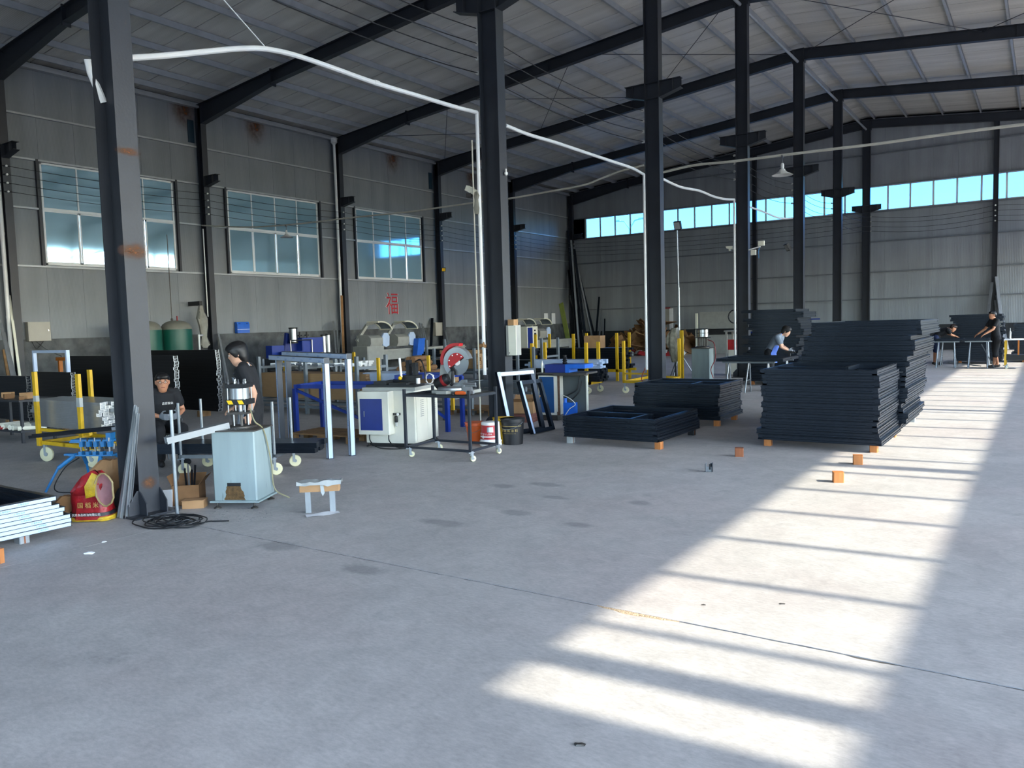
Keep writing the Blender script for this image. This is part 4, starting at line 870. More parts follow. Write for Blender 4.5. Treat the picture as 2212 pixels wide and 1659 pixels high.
# woman in grey bending over the frame on the trestles
J = pose(pel=(0,0,.86), waist=(.06,0,.99), chest=(.16,0,1.14), neck=(.26,0,1.27), head=(.36,0,1.345), shl=(.18,.17,1.22), shr=(.18,-.17,1.22), ell=(.28,.22,1.0), elr=(.26,-.21,1.0), wrl=(.42,.16,.92), wrr=(.4,-.14,.93), hdl=(.52,.14,.88), hdr=(.5,-.1,.885), knl=(.03,.1,.46), knr=(.03,-.1,.46))
pp = PY(1662, 770, 18.15)
person('woman in a grey t-shirt and blue apron bending over a dark frame', (pp.x, 18.15, 0), RIGHT-.35, J, dict(shirt='tee_grey', trousers='trousers_dark', apron='apron_blue'), skin='skin_pale', hairlen=.04, fwd=(1,0,-.55), gloves=True)
# man at the far trestle table, seen from behind
J = pose(pel=(0,0,.92), waist=(.02,0,1.07), chest=(.05,0,1.26), neck=(.06,0,1.43), head=(.11,0,1.545), shl=(.06,.18,1.38), shr=(.06,-.18,1.38), ell=(.2,.24,1.14), elr=(.2,-.24,1.14), wrl=(.42,.2,1.0), wrr=(.42,-.2,1.0), hdl=(.52,.19,.93), hdr=(.52,-.19,.93), knl=(.05,.1,.5), knr=(-.03,-.12,.5), anl=(.1,.11,.08), anr=(-.12,-.12,.08), tol=(.25,.12,.035), tor=(.03,-.14,.035), pnl=(0,0,-1), pnr=(0,0,-1))
pp = PZ(2152, 792)
t, V, P, sh = person('man in a black t-shirt with white back print standing at the far trestle table', (pp.x, 27.35, 0), RIGHT+math.pi-.1, J, dict(shirt='tee_black', trousers='trousers_dark', leg=.35))
for i, s in enumerate(('BUFENGBANG', 'AIYOU', 'CHUANGYE')): lettering(s, .05, 'white_print', sh, (V['chest'].x-.135, .02, V['chest'].z+.08-.06*i), (0,-1,0), (0,0,1))
# man bending over the far table
J = pose(pel=(0,0,.84), waist=(.08,0,.97), chest=(.24,0,1.05), neck=(.4,0,1.13), head=(.5,0,1.16), shl=(.32,.18,1.1), shr=(.32,-.18,1.1), ell=(.42,.26,.98), elr=(.4,-.24,.96), wrl=(.6,.2,.92), wrr=(.52,-.08,.92), hdl=(.7,.18,.88), hdr=(.62,-.04,.88), knl=(.03,.1,.46), knr=(.03,-.1,.46), pnl=(0,0,-1), pnr=(0,0,-1))
pp = PY(2020, 760, 28.5)
person('man in a black t-shirt and blue shorts bending over the far trestle table', (pp.x, 28.5, 0), RIGHT-.3, J, dict(shirt='tee_black', trousers='trousers_blue', leg=.05), hair='hair_brown', fwd=(1,0,-.7))
# ================================================================ pale green punch press
O = Vector((-6.57, 4.55, 0)); ang = math.atan2(.20, .38)
t = thing('punch_press', 'pale green punch press cabinet with a rusty chute and yellow-striped head', 'machine', O, ang); w, d = .43, .40
part('body', MB().chbox(0,0,.075,w,d,.735,.012), 'machine_green', t)
part('base_plate', MB().box(-.03,-.03,.06,w+.03,d+.03,.075), 'machine_green', t)
part('top_plate', MB().box(-.012,-.012,.735,w+.012,d+.012,.748), 'iron', t)
for x, y in ((.03,.0),(w-.03,.0),(w-.03,d-.02),(.03,d-.02)): part('foot', MB().lathe([(.035,.0),(.035,.008),(.014,.02),(.008,.025),(.008,.06)], (x,y,0.001), 12), 'iron', t)
ch = part('chute', MB().box(.14,-.004,.215,.275,-.0005,.245), 'black_paint', t)  # black plate paints the shade inside the chute opening
m = mat('chute_rust', '5c4526', .85, 0, .4, 34, .6, 80, dirt='2e2618', dirt_amt=.08)
r_ = random.Random(4); L0 = [(.14-.035*k/10+r_.uniform(-.008,.008), .215-.135*k/10) for k in range(11)]; R0 = [(.275+.04*k/10+r_.uniform(-.008,.008), .215-.135*k/10) for k in range(11)]
part('rust_run', MB().prism(L0+R0[::-1], -.0024, -.0004, ux=(1,0,0), uy=(0,0,1), uz=(0,1,0)), 'chute_rust', t)
hc = Vector((.22, .19, .748))
def at(m): return m
part('turret_base', MB().lathe([(.15,0),(.15,.02),(.13,.028)], hc, 28).box(hc.x-.14,hc.y-.15,hc.z,hc.x+.15,hc.y+.14,hc.z+.008), 'iron', t)
for k in range(6): part('die_post', MB().cyl(hc+Vector((.1*math.cos(k*1.047),.1*math.sin(k*1.047),.02)), hc+Vector((.1*math.cos(k*1.047),.1*math.sin(k*1.047),.14)), .018 if k % 2 else .012, 10), 'iron' if k % 2 else 'chrome', t)
part('die_plate', MB().box(hc.x-.13,hc.y-.12,hc.z+.13,hc.x+.13,hc.y+.12,hc.z+.15), 'iron', t)
for sx in (-.11,.11):
    for sy in (-.1,.1): part('guide_rod', MB().cyl(hc+Vector((sx,sy,.15)), hc+Vector((sx,sy,.4)), .009, 8), 'chrome', t)
part('ram', MB().cyl(hc+Vector((0,0,.15)), hc+Vector((0,0,.23)), .03, 12), 'chrome', t)
hp = part('head_plate', MB().box(hc.x-.14,hc.y-.13,hc.z+.215,hc.x+.14,hc.y+.13,hc.z+.262), 'black_paint', t)
for x0 in (-.09,.05): part('hazard_stripe', MB().prism([(hc.x+x0,hc.z+.222),(hc.x+x0+.065,hc.z+.222),(hc.x+x0+.04,hc.z+.256),(hc.x+x0-.025,hc.z+.256)], hc.y-.1315, hc.y-.1302, ux=(1,0,0), uy=(0,0,1), uz=(0,1,0)), 'yellow_bright', hp)
part('air_cylinder', MB().lathe([(.115,.262),(.12,.265),(.12,.36),(.115,.365)], hc, 28), 'alu_mill', t)
part('cylinder_cap', MB().box(hc.x-.13,hc.y-.12,hc.z+.365,hc.x+.13,hc.y+.12,hc.z+.4), 'black_paint', t)
for k, (x, y) in enumerate(((-.1,-.09),(-.05,-.02),(.02,-.06),(.07,.03),(.1,-.09),(-.08,.07),(.03,.08))): part('bolt_head', MB().lathe([(.014,.4),(.014,.418),(.007,.42),(.007,.44)], hc+Vector((x,y,0)), 8), 'chrome' if k % 2 else 'bolt', t)
part('air_hose', MB().tube(curve([hc+Vector((.12,-.05,.2)), (.4,.1,.82), (.44,.2,.72), (.455,.3,.4), (.46,.34,.12), (.6,.36,.02)], 5), .007, 6), mat('hose', '8a8466', .5), t)
for o in t.children:
    if o.name.split('.')[0] in ('turret_base', 'die_post', 'die_plate', 'guide_rod', 'ram', 'head_plate', 'air_cylinder', 'cylinder_cap', 'bolt_head'):
        for q in [o]+list(o.children):
            for v in q.data.vertices: v.co = Vector((hc.x+(v.co.x-hc.x)*.76, hc.y+(v.co.y-hc.y)*.76, hc.z+(v.co.z-hc.z)*1.08))
# chips on its top and the floor around
def chips(name, label, c, spread, n, z, m='alu_mill'):
    g = MB()
    for i in range(n):
        a = random.uniform(0, 6.28); r = spread*math.sqrt(random.random()); s = random.uniform(.003, .01); x, y = c[0]+r*math.cos(a), c[1]+r*math.sin(a)*.7
        b = random.uniform(0, 3.1); g.add([(x-s*math.cos(b), y-s*math.sin(b), z), (x+s*math.cos(b), y+s*math.sin(b), z+.001), (x+s*.4*math.sin(b), y-s*.4*math.cos(b), z+.004)], [(0,1,2)])
    o = solo(name, g, m, label, 'swarf'); o['kind'] = 'stuff'; del o['category']; return o
pc = PZ(520, 1112); chips('metal_chips', 'bright metal chips scattered on the floor before the punch press', (pc.x, pc.y), .35, 160, .001)
chips('metal_chips', 'metal chips lying on the punch press top', (O.x+.22*math.cos(ang)-.1*math.sin(ang)*.5, O.y+.16), .13, 90, .757)
# aluminium channel resting on the press, with its post
a0 = PZ(358, 952, .70); a1 = O + Vector((math.cos(ang)*.12-math.sin(ang)*.12, math.sin(ang)*.12+math.cos(ang)*.12, .752))
a0 = Vector((a0.x, a0.y, .70)); a1.z = .785
t = thing('support_channel', 'long aluminium channel sticking out from the punch press on a steel post', 'channel', (0,0,0))
d_ = (a1-a0).normalized(); r_ = d_.cross(Vector((0,0,1))).normalized(); S = [(-.045,-.03),(.045,-.03),(.045,.03),(-.045,.03)]
for nm, sec in (('channel_bottom', [(-.045,-.03),(.045,-.03),(.045,-.026),(-.045,-.026)]), ('channel_side', [(.041,-.026),(.045,-.026),(.045,.03),(.041,.03)]), ('channel_side', [(-.045,-.026),(-.041,-.026),(-.041,.03),(-.045,.03)]), ('channel_top', [(-.041,.026),(.041,.026),(.041,.03),(-.041,.03)])):
    part(nm, MB().sweep(sec, a0, a1), 'alu_matte', t)
pb = PZ(386, 1082); pb = Vector((a0.x+.05, a0.y+.04, 0))
part('post', MB().cyl((pb.x,pb.y,0), (pb.x-.01,pb.y+.005,.98), .016, 10), 'galv_tube', t)
# ================================================================ foreground left
def bars(name, label, cat, group, p0, p1, nw, nh, w, h, m, me='alu_mill', jit=.05, gap=.002, end=True, zbase=None, drop=0.0):
    """bundle of nw x nh separate bars lying from p0 to p1 (centre line of the bottom row)"""
    p0 = Vector(p0); p1 = Vector(p1); d = (p1-p0); L = d.length; d.normalize(); r = d.cross(Vector((0,0,1))).normalized()
    key = (name, round(L,3), w, h, m)
    me_b = MB().box(-L/2,-w/2,0,L/2,w/2,h*.42).box(-L/2,-w/2+.004,h*.42,L/2,w/2-.004,h*.58).box(-L/2,-w/2,h*.58,L/2,w/2,h).mesh('bar', m)
    me_e = MB().box(L/2,-w/2,0,L/2+.001,w/2,h*.1).box(L/2,-w/2,h*.55,L/2+.001,0,h*.68).box(L/2,-w/2,0,L/2+.001,-w/2+w*.12,h).box(L/2,w/2-w*.12,0,L/2+.001,w/2,h).mesh('cut_end', me)
    c = (p0+p1)/2
    for i in range(nh):
        n = max(1, nw-int(drop*i))
        for j in range(n):
            o = thing(name, label, cat, c+r*((j-(n-1)/2)*(w+gap))+Vector((0,0,i*(h+.0008)))+d*rs.uniform(-jit,jit), math.atan2(d.y,d.x), group)
            part('bar', me_b, None, o)
            if end: part('cut_end', me_e, None, o)
# film-wrapped frames
LF = 'window frame wrapped in white film in the stack by the red sack'
for i in range(8):
    y1 = 3.32+rs.uniform(-.05,.05) - .02*(i-2 if i > 2 else 0); w, d = 1.36, 1.6
    t = frame('wrapped_casement', LF if i < 7 else 'topmost film-wrapped window frame of the stack by the red sack', w, d, (-6.84-w+rs.uniform(-.006,.006), y1-d, .075+i*.0345), 0, 'film-wrapped frames' if i < 7 else None)
    for o in t.children: o.scale.z = .57
    f = part('protective_film', MB().box(w+.0005,.01,.001,w+.002,d-.005,.032), 'film', t)
    for k in range(3):
        lettering('\u25b3 断桥铝材', .016, 'film_print', f, (w+.0022, d-.22-.42*k-rs.uniform(0,.15), .017), (0,1,0), (0,0,1), thick=.0002)
bl = [(-6.95, 3.0), (-6.95, 2.05), (-8.1, 3.0)]
for i, (x, y) in enumerate(bl): block(x, y, ['grey offcut propping the front of the film-wrapped stack', 'offcut propping the rear of the film-wrapped stack', 'offcut propping the back corner of the film-wrapped stack'][i], (.1,.08,.073), 0, 'alu_mill')
p = PZ(0, 1215); block(p.x, p.y-.03, 'pale wooden block beside the film-wrapped frames', (.09,.09,.11), .2)
bars('profile_bar', 'dark aluminium profile lying inside the film-wrapped frames', 'profile', 'profiles inside the wrapped frames', (-8.0, 2.2, .352), (-7.4, 3.0, .352), 3, 1, .05, .04, 'alu_dark')
# rice sack
mat('sack_red', '8e1c22', .4, 0, .25, 18, .5, 30); mat('sack_gold', 'b29426', .35, 0, .3, 16, .6, 30); mat('sack_tan', '8d7c55', .5, 0, .15, 10, .3, 25); mat('sack_pink', '8a5f62', .6, 0, .15, 12)
p = PZ(185, 1128); t = thing('rice_sack', 'crumpled red and gold rice sack slumped beside the rusty column', 'sack', (p.x-.04, p.y+.1, 0), RIGHT)
def blob(secs, n=20, amp=.012, seed=1):
    r = random.Random(seed); m = MB(); vs = []
    for c, a, b, z in secs:
        for j in range(n):
            th = 2*math.pi*j/n; ca, sa = math.cos(th), math.sin(th); e = .55
            vs.append((c[0]+a*math.copysign(abs(ca)**e, ca)+r.uniform(-amp,amp), c[1]+b*math.copysign(abs(sa)**e, sa)+r.uniform(-amp,amp), z+r.uniform(-amp,amp)*.5))
    k = len(secs); return m.add(vs, [(i*n+j, i*n+(j+1)%n, (i+1)*n+(j+1)%n, (i+1)*n+j) for i in range(k-1) for j in range(n)] + [tuple(range(n-1,-1,-1)), tuple(range((k-1)*n, k*n))])
part('lower_bag', blob([((0,0),.16,.1,.008),((0,0),.185,.12,.03),((0,0),.175,.12,.1),((-.01,0),.165,.11,.19),((-.02,0),.16,.1,.24)], 24), 'sack_red', t)
part('gold_hem', blob([((0,0),.188,.122,.006),((0,0),.192,.126,.03),((0,0),.19,.124,.045)], 24, .006, 2), 'sack_gold', t)
part('black_band', blob([((0,0),.187,.128,.055),((0,0),.184,.126,.085)], 24, .002, 2), 'black_plastic', t)
lettering('优质食品粮油有限公司', .026, 'white_print', t, (0,-.132,.07), (1,0,0), (0,0,1), thick=.0004)
lettering('国 稻 米', .055, 'gold_print', t, (.02,-.128,.155), (1,0,0), (0,.05,1), thick=.0004)
part('folded_top', blob([((-.06,.0),.12,.08,.23),((-.02,-.01),.135,.09,.28),((.02,-.02),.13,.09,.34),((.04,-.02),.1,.07,.41),((.05,-.01),.04,.03,.45)], 22, .014, 4), 'sack_red', t)
part('gold_flap', MB().add([(.0,-.12,.22),(.09,-.13,.24),(.13,-.11,.42),(.06,-.1,.45),(.0,-.13,.33),(.11,-.15,.33)], [(0,1,5,4),(4,5,2,3)]), 'sack_gold', t)
rm = []
for k in range(14):
    a = 2*math.pi*k/14; rm.append((.19+.09*math.cos(a)+random.uniform(-.01,.01), -.15-.02*math.cos(a), .3+.15*math.sin(a)+random.uniform(-.01,.01)))
mo = MB().add(rm+[(.12,-.05,.3)], [(k,(k+1)%14,14) for k in range(14)]); part('sack_mouth', mo, 'sack_pink', t)
part('mouth_rim', MB().tube([Vector(q) for q in rm]+[Vector(rm[0])], .009, 6), 'sack_tan', t)
p = PZ(235, 1112); solo('paper_sack', blob([((0,0),.15,.12,.005),((0,0),.17,.14,.05),((0,.02),.16,.13,.25),((.03,.03),.13,.1,.38),((.06,.02),.07,.05,.47)], 20, .016, 9), 'kraft', 'brown paper sack slumped behind the red rice sack', 'sack', (-7.62, 4.06, 0), RIGHT)
p = PZ(128, 1135); solo('paper_sack', blob([((0,0),.1,.08,.004),((0,0),.11,.09,.06),((.0,.0),.09,.07,.16),((.02,0),.05,.03,.22)], 16, .012, 12), 'kraft', 'flattened kraft sack between the wrapped frames and the rice sack', 'sack', (p.x-.18, p.y+.16, 0), RIGHT)
# aluminium strips leaning on the rusty column
for k in range(5):
    f0 = PZ(256+6*k, 1119+(k%2)*2); tp = PY(291+2.6*k, 872+rs.uniform(-6,25), 3.985)
    solo('aluminium_strip', MB().sweep([(-.014,-.006),(.014,-.006),(.014,-.003),(-.008,-.003),(-.008,.01),(-.014,.01)], (f0.x, f0.y, .003), (tp.x, 3.985-.003*k, tp.z), up=(0,-1,.2)), 'alu_mill', 'bright aluminium strip leaning against the rusty column', 'strip', group='strips at the rusty column')
# cable heap
p = PZ(352, 1130); pts = []; r_ = random.Random(5)
for k in range(150):
    a = k*.42; rr = .17+.08*math.sin(k*.13)+r_.uniform(-.015,.015); q = (k//30)
    pts.append((p.x+.05*q*math.cos(RIGHT)+rr*math.cos(a)*1.15+.03*math.sin(k*.5), p.y+.05*q*math.sin(RIGHT)+rr*math.sin(a)*.8, .008+.01*((k//15) % 3)+.006*math.sin(k*.9)+.006))
pts += [(p.x+.35+.03*i, p.y+.22+.02*i, .008) for i in range(6)]
t = solo('cable_heap', MB().tube(curve(pts, 2), .006, 6), 'black_wire', 'heap of black cable coiled at the foot of the rusty column', 'cable')
# cardboard boxes beside the column
def open_box(name, label, p, w, d, h, rz, flaps=(.7,.5,.9,.4), m='cardboard'):
    t = thing(name, label, 'box', p, rz); th = .004
    part('box_body', MB().box(-w/2,-d/2,.001,w/2,d/2,.006).box(-w/2,-d/2,.001,w/2,-d/2+th,h).box(-w/2,d/2-th,.001,w/2,d/2,h).box(-w/2,-d/2,.001,-w/2+th,d/2,h).box(w/2-th,-d/2,.001,w/2,d/2,h), m, t)
    for s, (q0, q1, nrm) in enumerate((((-w/2,-d/2),(w/2,-d/2),(0,-1)),((w/2,-d/2),(w/2,d/2),(1,0)),((w/2,d/2),(-w/2,d/2),(0,1)),((-w/2,d/2),(-w/2,-d/2),(-1,0)))):
        f = flaps[s]
        if not f: continue
        ln = min(w,d)*.45; dz = ln*math.sin(f); dn = ln*math.cos(f); k = .004
        vs = [(q0[0],q0[1],h),(q1[0],q1[1],h),(q1[0]+nrm[0]*dn,q1[1]+nrm[1]*dn,h+dz),(q0[0]+nrm[0]*dn,q0[1]+nrm[1]*dn,h+dz)]
        part('flap', MB().add(vs+[(x,y,z+k) for x,y,z in vs], [(0,1,2,3),(7,6,5,4),(0,4,5,1),(1,5,6,2),(2,6,7,3),(3,7,4,0)]), m, t)
    return t
p = PZ(380, 1098); open_box('cardboard_box', 'open cardboard box of offcuts beside the rusty column', (p.x-.08, p.y+.2, 0), .26, .22, .2, RIGHT+.1, (0,.9,.8,1.2), 'cardboard_dark')
p2 = PZ(404, 1100); t = thing('torn_carton', 'small torn carton lying in front of the box of offcuts', 'box', (p2.x, p2.y+.08, 0), RIGHT+.15)
part('carton', MB().prism([(-.1,-.05),(.1,-.06),(.11,.06),(-.09,.07)], .001, .075), 'cardboard', t); part('torn_lid', MB().prism([(-.1,-.07),(-.04,-.08),(.03,-.07),(.1,-.085),(.12,.05),(-.09,.06)], .078, .083), 'cardboard', t)
for k in range(4):
    a = p+Vector((-.1+.03*k, .2, .008)); solo('offcut_strip', MB().bar(a, a+Vector((-.06+.03*k,.02,.33+.05*(k%2))), .022, .008), 'alu_mill' if k == 1 else 'alu_dark', 'metal offcut sticking out of the open cardboard box', 'offcut', group='offcuts in the box')
solo('sheet_offcut', MB().bar(p+Vector((-.1,-.02,.005)), p+Vector((-.12,.0,.17)), .11, .004, up=(0.3,-1,0)), 'paper', 'white sheet offcut leaning between the column foot and the box', 'sheet')
# ---------------------------------------------------------------- blue clamping jig on legs
p = PY(205, 960, 4.55); zt = p.z; t = thing('clamping_jig', 'bright blue clamping jig on splayed legs near the yellow trolley', 'machine', (p.x, 4.55, 0), RIGHT-.15)
zt = max(.5, zt)
part('lower_plate', MB().box(-.26,-.09,zt-.13,.26,.09,zt-.115).box(-.3,-.11,zt-.12,-.18,-.05,zt-.1), 'cyan_paint', t)
part('upper_plate', MB().box(-.24,-.07,zt+.03,.26,.08,zt+.05).box(-.28,-.04,zt+.01,-.16,.04,zt+.03).box(.18,-.06,zt+.05,.24,.02,zt+.12), 'cyan_paint', t)
for k in range(5):
    x = -.12+.085*k; c = part('clamp', MB().box(x-.02,-.09,zt-.115,x+.02,-.04,zt-.08).box(x-.012,-.08,zt-.03,x+.03,-.03,zt+.03), 'cyan_paint', t)
    part('spindle', MB().cyl((x,-.065,zt-.09),(x,-.065,zt+.07),.011,8).cyl((x+.02,-.02,zt-.06),(x+.02,-.02,zt+.0),.02,10), 'black_paint' if k % 2 else 'chrome', c)
for x, y, dx, dy in ((-.22,-.05,-.22,-.2),(.1,-.05,.02,-.12),(-.2,.06,-.1,.22),(.2,.06,.15,.2)): part('leg', MB().cyl((x,y,zt-.13),(x+dx*.55,y+dy*.55,zt*.5),.022,8).cyl((x+dx*.55,y+dy*.55,zt*.5),(x+dx,y+dy,.004),.013,8), 'cyan_paint', t)
part('hose', MB().tube(curve([(-.2,0,zt-.16),(-.3,-.1,.25),(-.36,-.2,.08),(-.3,-.25,.012),(-.1,-.3,.012)], 6), .006, 6), 'black_wire', t)
q0 = PY(66, 944, 4.72); q1 = PY(246, 926, 4.60)
solo('profile_bar', MB().bar(q0, (q1.x, q1.y, q1.z), .05, .035).bar(q0+Vector((0,.03,.022)), q1+Vector((0,.03,.022)), .03, .02), 'alu_dark', 'long dark profile laid across the blue jig', 'profile')
# ---------------------------------------------------------------- yellow trolley with mill-finish profiles
TA = Vector((-11.24, 5.16, 0)); TBv = Vector((-10.02, 5.2, 0)); L_ = (TBv-TA).length
t = thing('profile_trolley', 'yellow post trolley loaded with bare aluminium profiles', 'trolley', TA, math.atan2((TBv-TA).y, (TBv-TA).x)); TD = .75
for z in (.24,): part('deck_frame', MB().box(-.05,0,z,L_+.05,.05,z+.05).box(-.05,TD-.05,z,L_+.05,TD,z+.05).box(0,0,z,.05,TD,z+.05).box(L_-.05,0,z,L_,TD,z+.05).box(L_/2-.025,0,z,L_/2+.025,TD,z+.05), 'yellow_paint', t)
for x, y, zz in ((.0,0,1.22),(L_*.86,0,1.2),(0,TD,1.2),(L_*.86,TD,1.25)):
    part('post', MB().box(x-.035,y-.02,.22,x+.035,y+.02,zz), 'yellow_paint', t)
part('shelf_bar', MB().box(0,0,.42,L_,.04,.46).box(0,TD-.04,.42,L_,TD,.46), 'yellow_paint', t)
for x, y in ((.02,.05),(L_-.1,.05),(.02,TD-.05),(L_-.1,TD-.05)): caster(t, x, y, .24, .1, .4)
part('tape', MB().box(L_*.86-.037,-.023,.78,L_*.86+.037,.022,.9), 'clear_plastic', t); part('tape', MB().box(-.037,-.023,.82,.037,.022,.9), 'clear_plastic', t)
bars('bare_profile', 'bare aluminium profile lying on the yellow trolley', 'profile', 'bare profiles on the yellow trolley', TA+Vector((-.3,.36,.465)), TA+Vector((1.3,.42,.465)), 7, 8, .075, .045, 'alu_mill', 'white_print', .12, .006)
# ---------------------------------------------------------------- dark profile stacks behind
mat('alu_black', '0c0e11', .5, .2, .1)
def pstack(label, group, u0, u1, vtop, y, n, h=.05, depth=1, zb=.12, m='alu_black', end='alu_mill', jit=.03):
    a = PY(u0, vtop, y); b = PY(u1, vtop, y); n = n or max(3, int((b.z-zb)/(h+.001)))
    bars('dark_profile', label, 'profile', group, (a.x, y, zb), (b.x, y+.02, zb), depth, n, .09, h, m, end, jit)
    for k in (.15, .85): solo('timber_bearer', MB().box(-.05,-.12,.002,.05,.12,zb-.0005), 'pallet_wood', 'timber bearer under the ' + group, 'bearer', (a.x+(b.x-a.x)*k, y+.01, 0), 0, 'bearers under '+group)
    return zb+n*(h+.0008)
pstack('black profile with bright cut end in the stack behind the seated man', 'profiles behind the seated man', 150, 376, 765, 8.2, None, .05, 1, .12)
pstack('black profile in the tall stack between the green tank and the standing man', 'profiles by the green tank', 250, 468, 752, 9.6, None, .05, 1, .12)
ZT = pstack('black profile in the stack behind the yellow trolley', 'profiles behind the yellow trolley', 74, 155, 800, 7.3, None, .05, 1, .12)
pstack('blue-grey profile in the wide stack beyond the cluttered low bench', 'profiles beyond the low bench', -160, 58, 812, 7.2, None, .06, 1, .1, 'alu_dark')
# cluttered bench at the left edge
p = PZ(30, 962); t = thing('low_bench', 'grey steel bench with a lower shelf of paper rolls beside the yellow trolley', 'bench', (p.x-.9, p.y+.1, 0), .05)
part('bench_top', MB().box(-.6,0,.66,.85,.6,.69), 'steel', t); part('lower_shelf', MB().box(-.6,0,.17,.85,.6,.2), 'steel', t)
for x in (-.55,.8):
    for y in (.05,.55): part('leg', MB().box(x-.02,y-.02,.002,x+.02,y+.02,.66), 'steel', t)
for k in range(5):
    solo('paper_roll', MB().lathe([(.035,-.2),(.04,-.2),(.04,.2),(.035,.2),(.015,.2),(.015,.19)], (0,0,.041), 14, Matrix.Rotation(R(90),3,'X')), 'cream', 'cream paper roll lying on the lower shelf of the grey bench', 'roll', (p.x-.95+.22*k, p.y+.32, .201), .5*math.sin(k), 'rolls on the bench shelf')
for k, (x, y, s) in enumerate(((-.35,.2,.12),(-.1,.3,.16),(.2,.18,.14),(.55,.3,.18),(.7,.15,.1))):
    solo('small_carton', MB().box(-s/2,-s*.35,.0,s/2,s*.35,s*.55).box(-s/2,-.003,s*.55,s/2,.003,s*.553), 'cardboard' if k % 2 else 'cardboard_dark', 'small cardboard carton among the clutter on the grey bench', 'box', (p.x-.9+x, p.y+.1+y, .691), k*.7, 'cartons on the grey bench')
solo('red_rag', blob([((0,0),.09,.06,.002),((0,0),.1,.07,.02),((.01,0),.06,.05,.045),((.01,0),.02,.02,.05)], 14, .014, 3), 'red_paint', 'crumpled red rag on the lower shelf of the grey bench', 'rag', (p.x-.75, p.y+.18, .201))
# small film frame standing on the stack, orange beam
a = PY(74, 800, 7.3); b = PY(148, 800, 7.3); zt = PY(74, 757, 7.3).z; z0 = ZT+.121
t = thing('door_surround', 'small film-wrapped portal frame standing on the black profiles', 'frame', (a.x, 7.28, 0)); W_ = b.x-a.x
part('jamb', MB().box(0,0,z0-.12,.05,.06,zt), 'film', t); part('jamb', MB().box(W_-.05,0,z0-.12,W_,.06,zt), 'film', t); part('head', MB().box(.05,0,zt-.05,W_-.05,.06,zt), 'film', t)
a = PY(120, 772, 11.0); b = PY(246, 765, 11.0)
mat('orange_steel', 'b86a1c', .5); t = thing('orange_trestle', 'orange steel trestle behind the black profile stacks', 'trestle', (a.x, 11.0, 0)); W_ = b.x-a.x+1.2
part('beam', MB().box(0,0,a.z-.09,W_,.1,a.z), 'orange_steel', t); part('label_plate', MB().box(.55,-.002,a.z-.075,.85,0,a.z-.015), 'white_print', t)
for x in (.1, W_-.15): part('leg', MB().box(x,0,.002,x+.07,.1,a.z-.09), 'orange_steel', t)
# ---------------------------------------------------------------- bench of offcuts on the floor, with a sheet of paper
A = Vector((-5.60, 4.86, 0)); B = Vector((-5.43, 5.0, 0)); t = thing('offcut_stool', 'little bench of two profile legs with a cardboard-wrapped top', 'bench', A, math.atan2(.14,.17))
L_ = (B-A).length
for x in (0, L_): part('leg', MB().box(x-.025,-.02,.002,x+.025,.02,.2).box(x-.022,-.022,.002,x-.008,-.02,.2).box(x+.006,-.022,.002,x+.02,-.02,.2), 'alu_mill', t)
part('top', MB().chbox(-.07,-.05,.2,L_+.07,.05,.28,.006), 'cardboard', t)
fs = MB(); fn = 10
fs.add([(-.09+.4*i/fn*1.0, y+random.uniform(-.01,.01), z+random.uniform(0,.02)) for y, z in ((-.075,.25),(-.052,.284),(.05,.286),(.075,.255)) for i in range(fn+1)], [(j*(fn+1)+i, j*(fn+1)+i+1, (j+1)*(fn+1)+i+1, (j+1)*(fn+1)+i) for j in range(3) for i in range(fn)])
part('torn_film', fs, 'clear_plastic', t)
part('film_tail', MB().add([(.12,-.055,.26),(.15,-.056,.26),(.16,-.06,.19),(.14,-.058,.16),(.125,-.06,.2)], [(0,1,2,3,4)]), 'clear_plastic', t)
p = PZ(698, 1113); pm = MB(); ng = 6
pm.add([(x*.05-.15, y*.03-.05+.006*x, .003+.006*math.sin(x*1.3)*math.sin(y*1.1+1)+.004) for y in range(5) for x in range(ng+1)], [(y*(ng+1)+x, y*(ng+1)+x+1, (y+1)*(ng+1)+x+1, (y+1)*(ng+1)+x) for y in range(4) for x in range(ng)])
solo('paper_sheet', pm, 'paper', 'crumpled sheet of white paper on the floor by the little bench', 'paper', (p.x, p.y, 0), RIGHT+.35)
for u, v, s in ((193,1196,.035),(225,1171,.018),(118,1160,.0),(1253,1610,.02),(1690,1305,.015),(1520,1307,.012)):
    if s: 
        q = PZ(u, v); solo('floor_scrap', blob([((0,0),s,s*.5,.001),((0,0),s*1.1,s*.6,s*.2),((0,0),s*.6,s*.3,s*.4)], 8, s*.15, int(u)), 'paper' if u < 300 else 'iron', ('white scrap of plastic on the floor before the wrapped frames' if u < 300 else 'small dark crumb of debris on the open floor'), 'scrap', (q.x, q.y, 0), .5, 'white scraps' if u < 300 else 'dark crumbs')
# ================================================================ middle of the hall
# trolley with steel posts and dark profiles
A = Vector((-8.5, 5.44, 0)); B = Vector((-7.42, 5.98, 0)); L_ = (B-A).length; a_ = math.atan2((B-A).y, (B-A).x)
t = thing('post_trolley', 'low trolley with steel tube posts behind the punch press', 'trolley', A, a_); TD = .55
part('deck_frame', MB().box(0,0,.2,L_,.04,.24).box(0,TD-.04,.2,L_,TD,.24).box(0,0,.2,.04,TD,.24).box(L_-.04,0,.2,L_,TD,.24), 'galv_tube', t)
for x in (.02, L_-.02):
    for y in (.02, TD-.02): part('post', MB().cyl((x,y,.22),(x,y,.86),.017,10), 'galv_tube', t)
for x, y in ((.03,.0),(L_-.03,.0),(.03,TD),(L_-.03,TD)): caster(t, x, y, .2, .072, .5)
dv = (B-A).normalized(); nv = Vector((-dv.y, dv.x, 0)); c0 = A+nv*.27+Vector((0,0,.243))
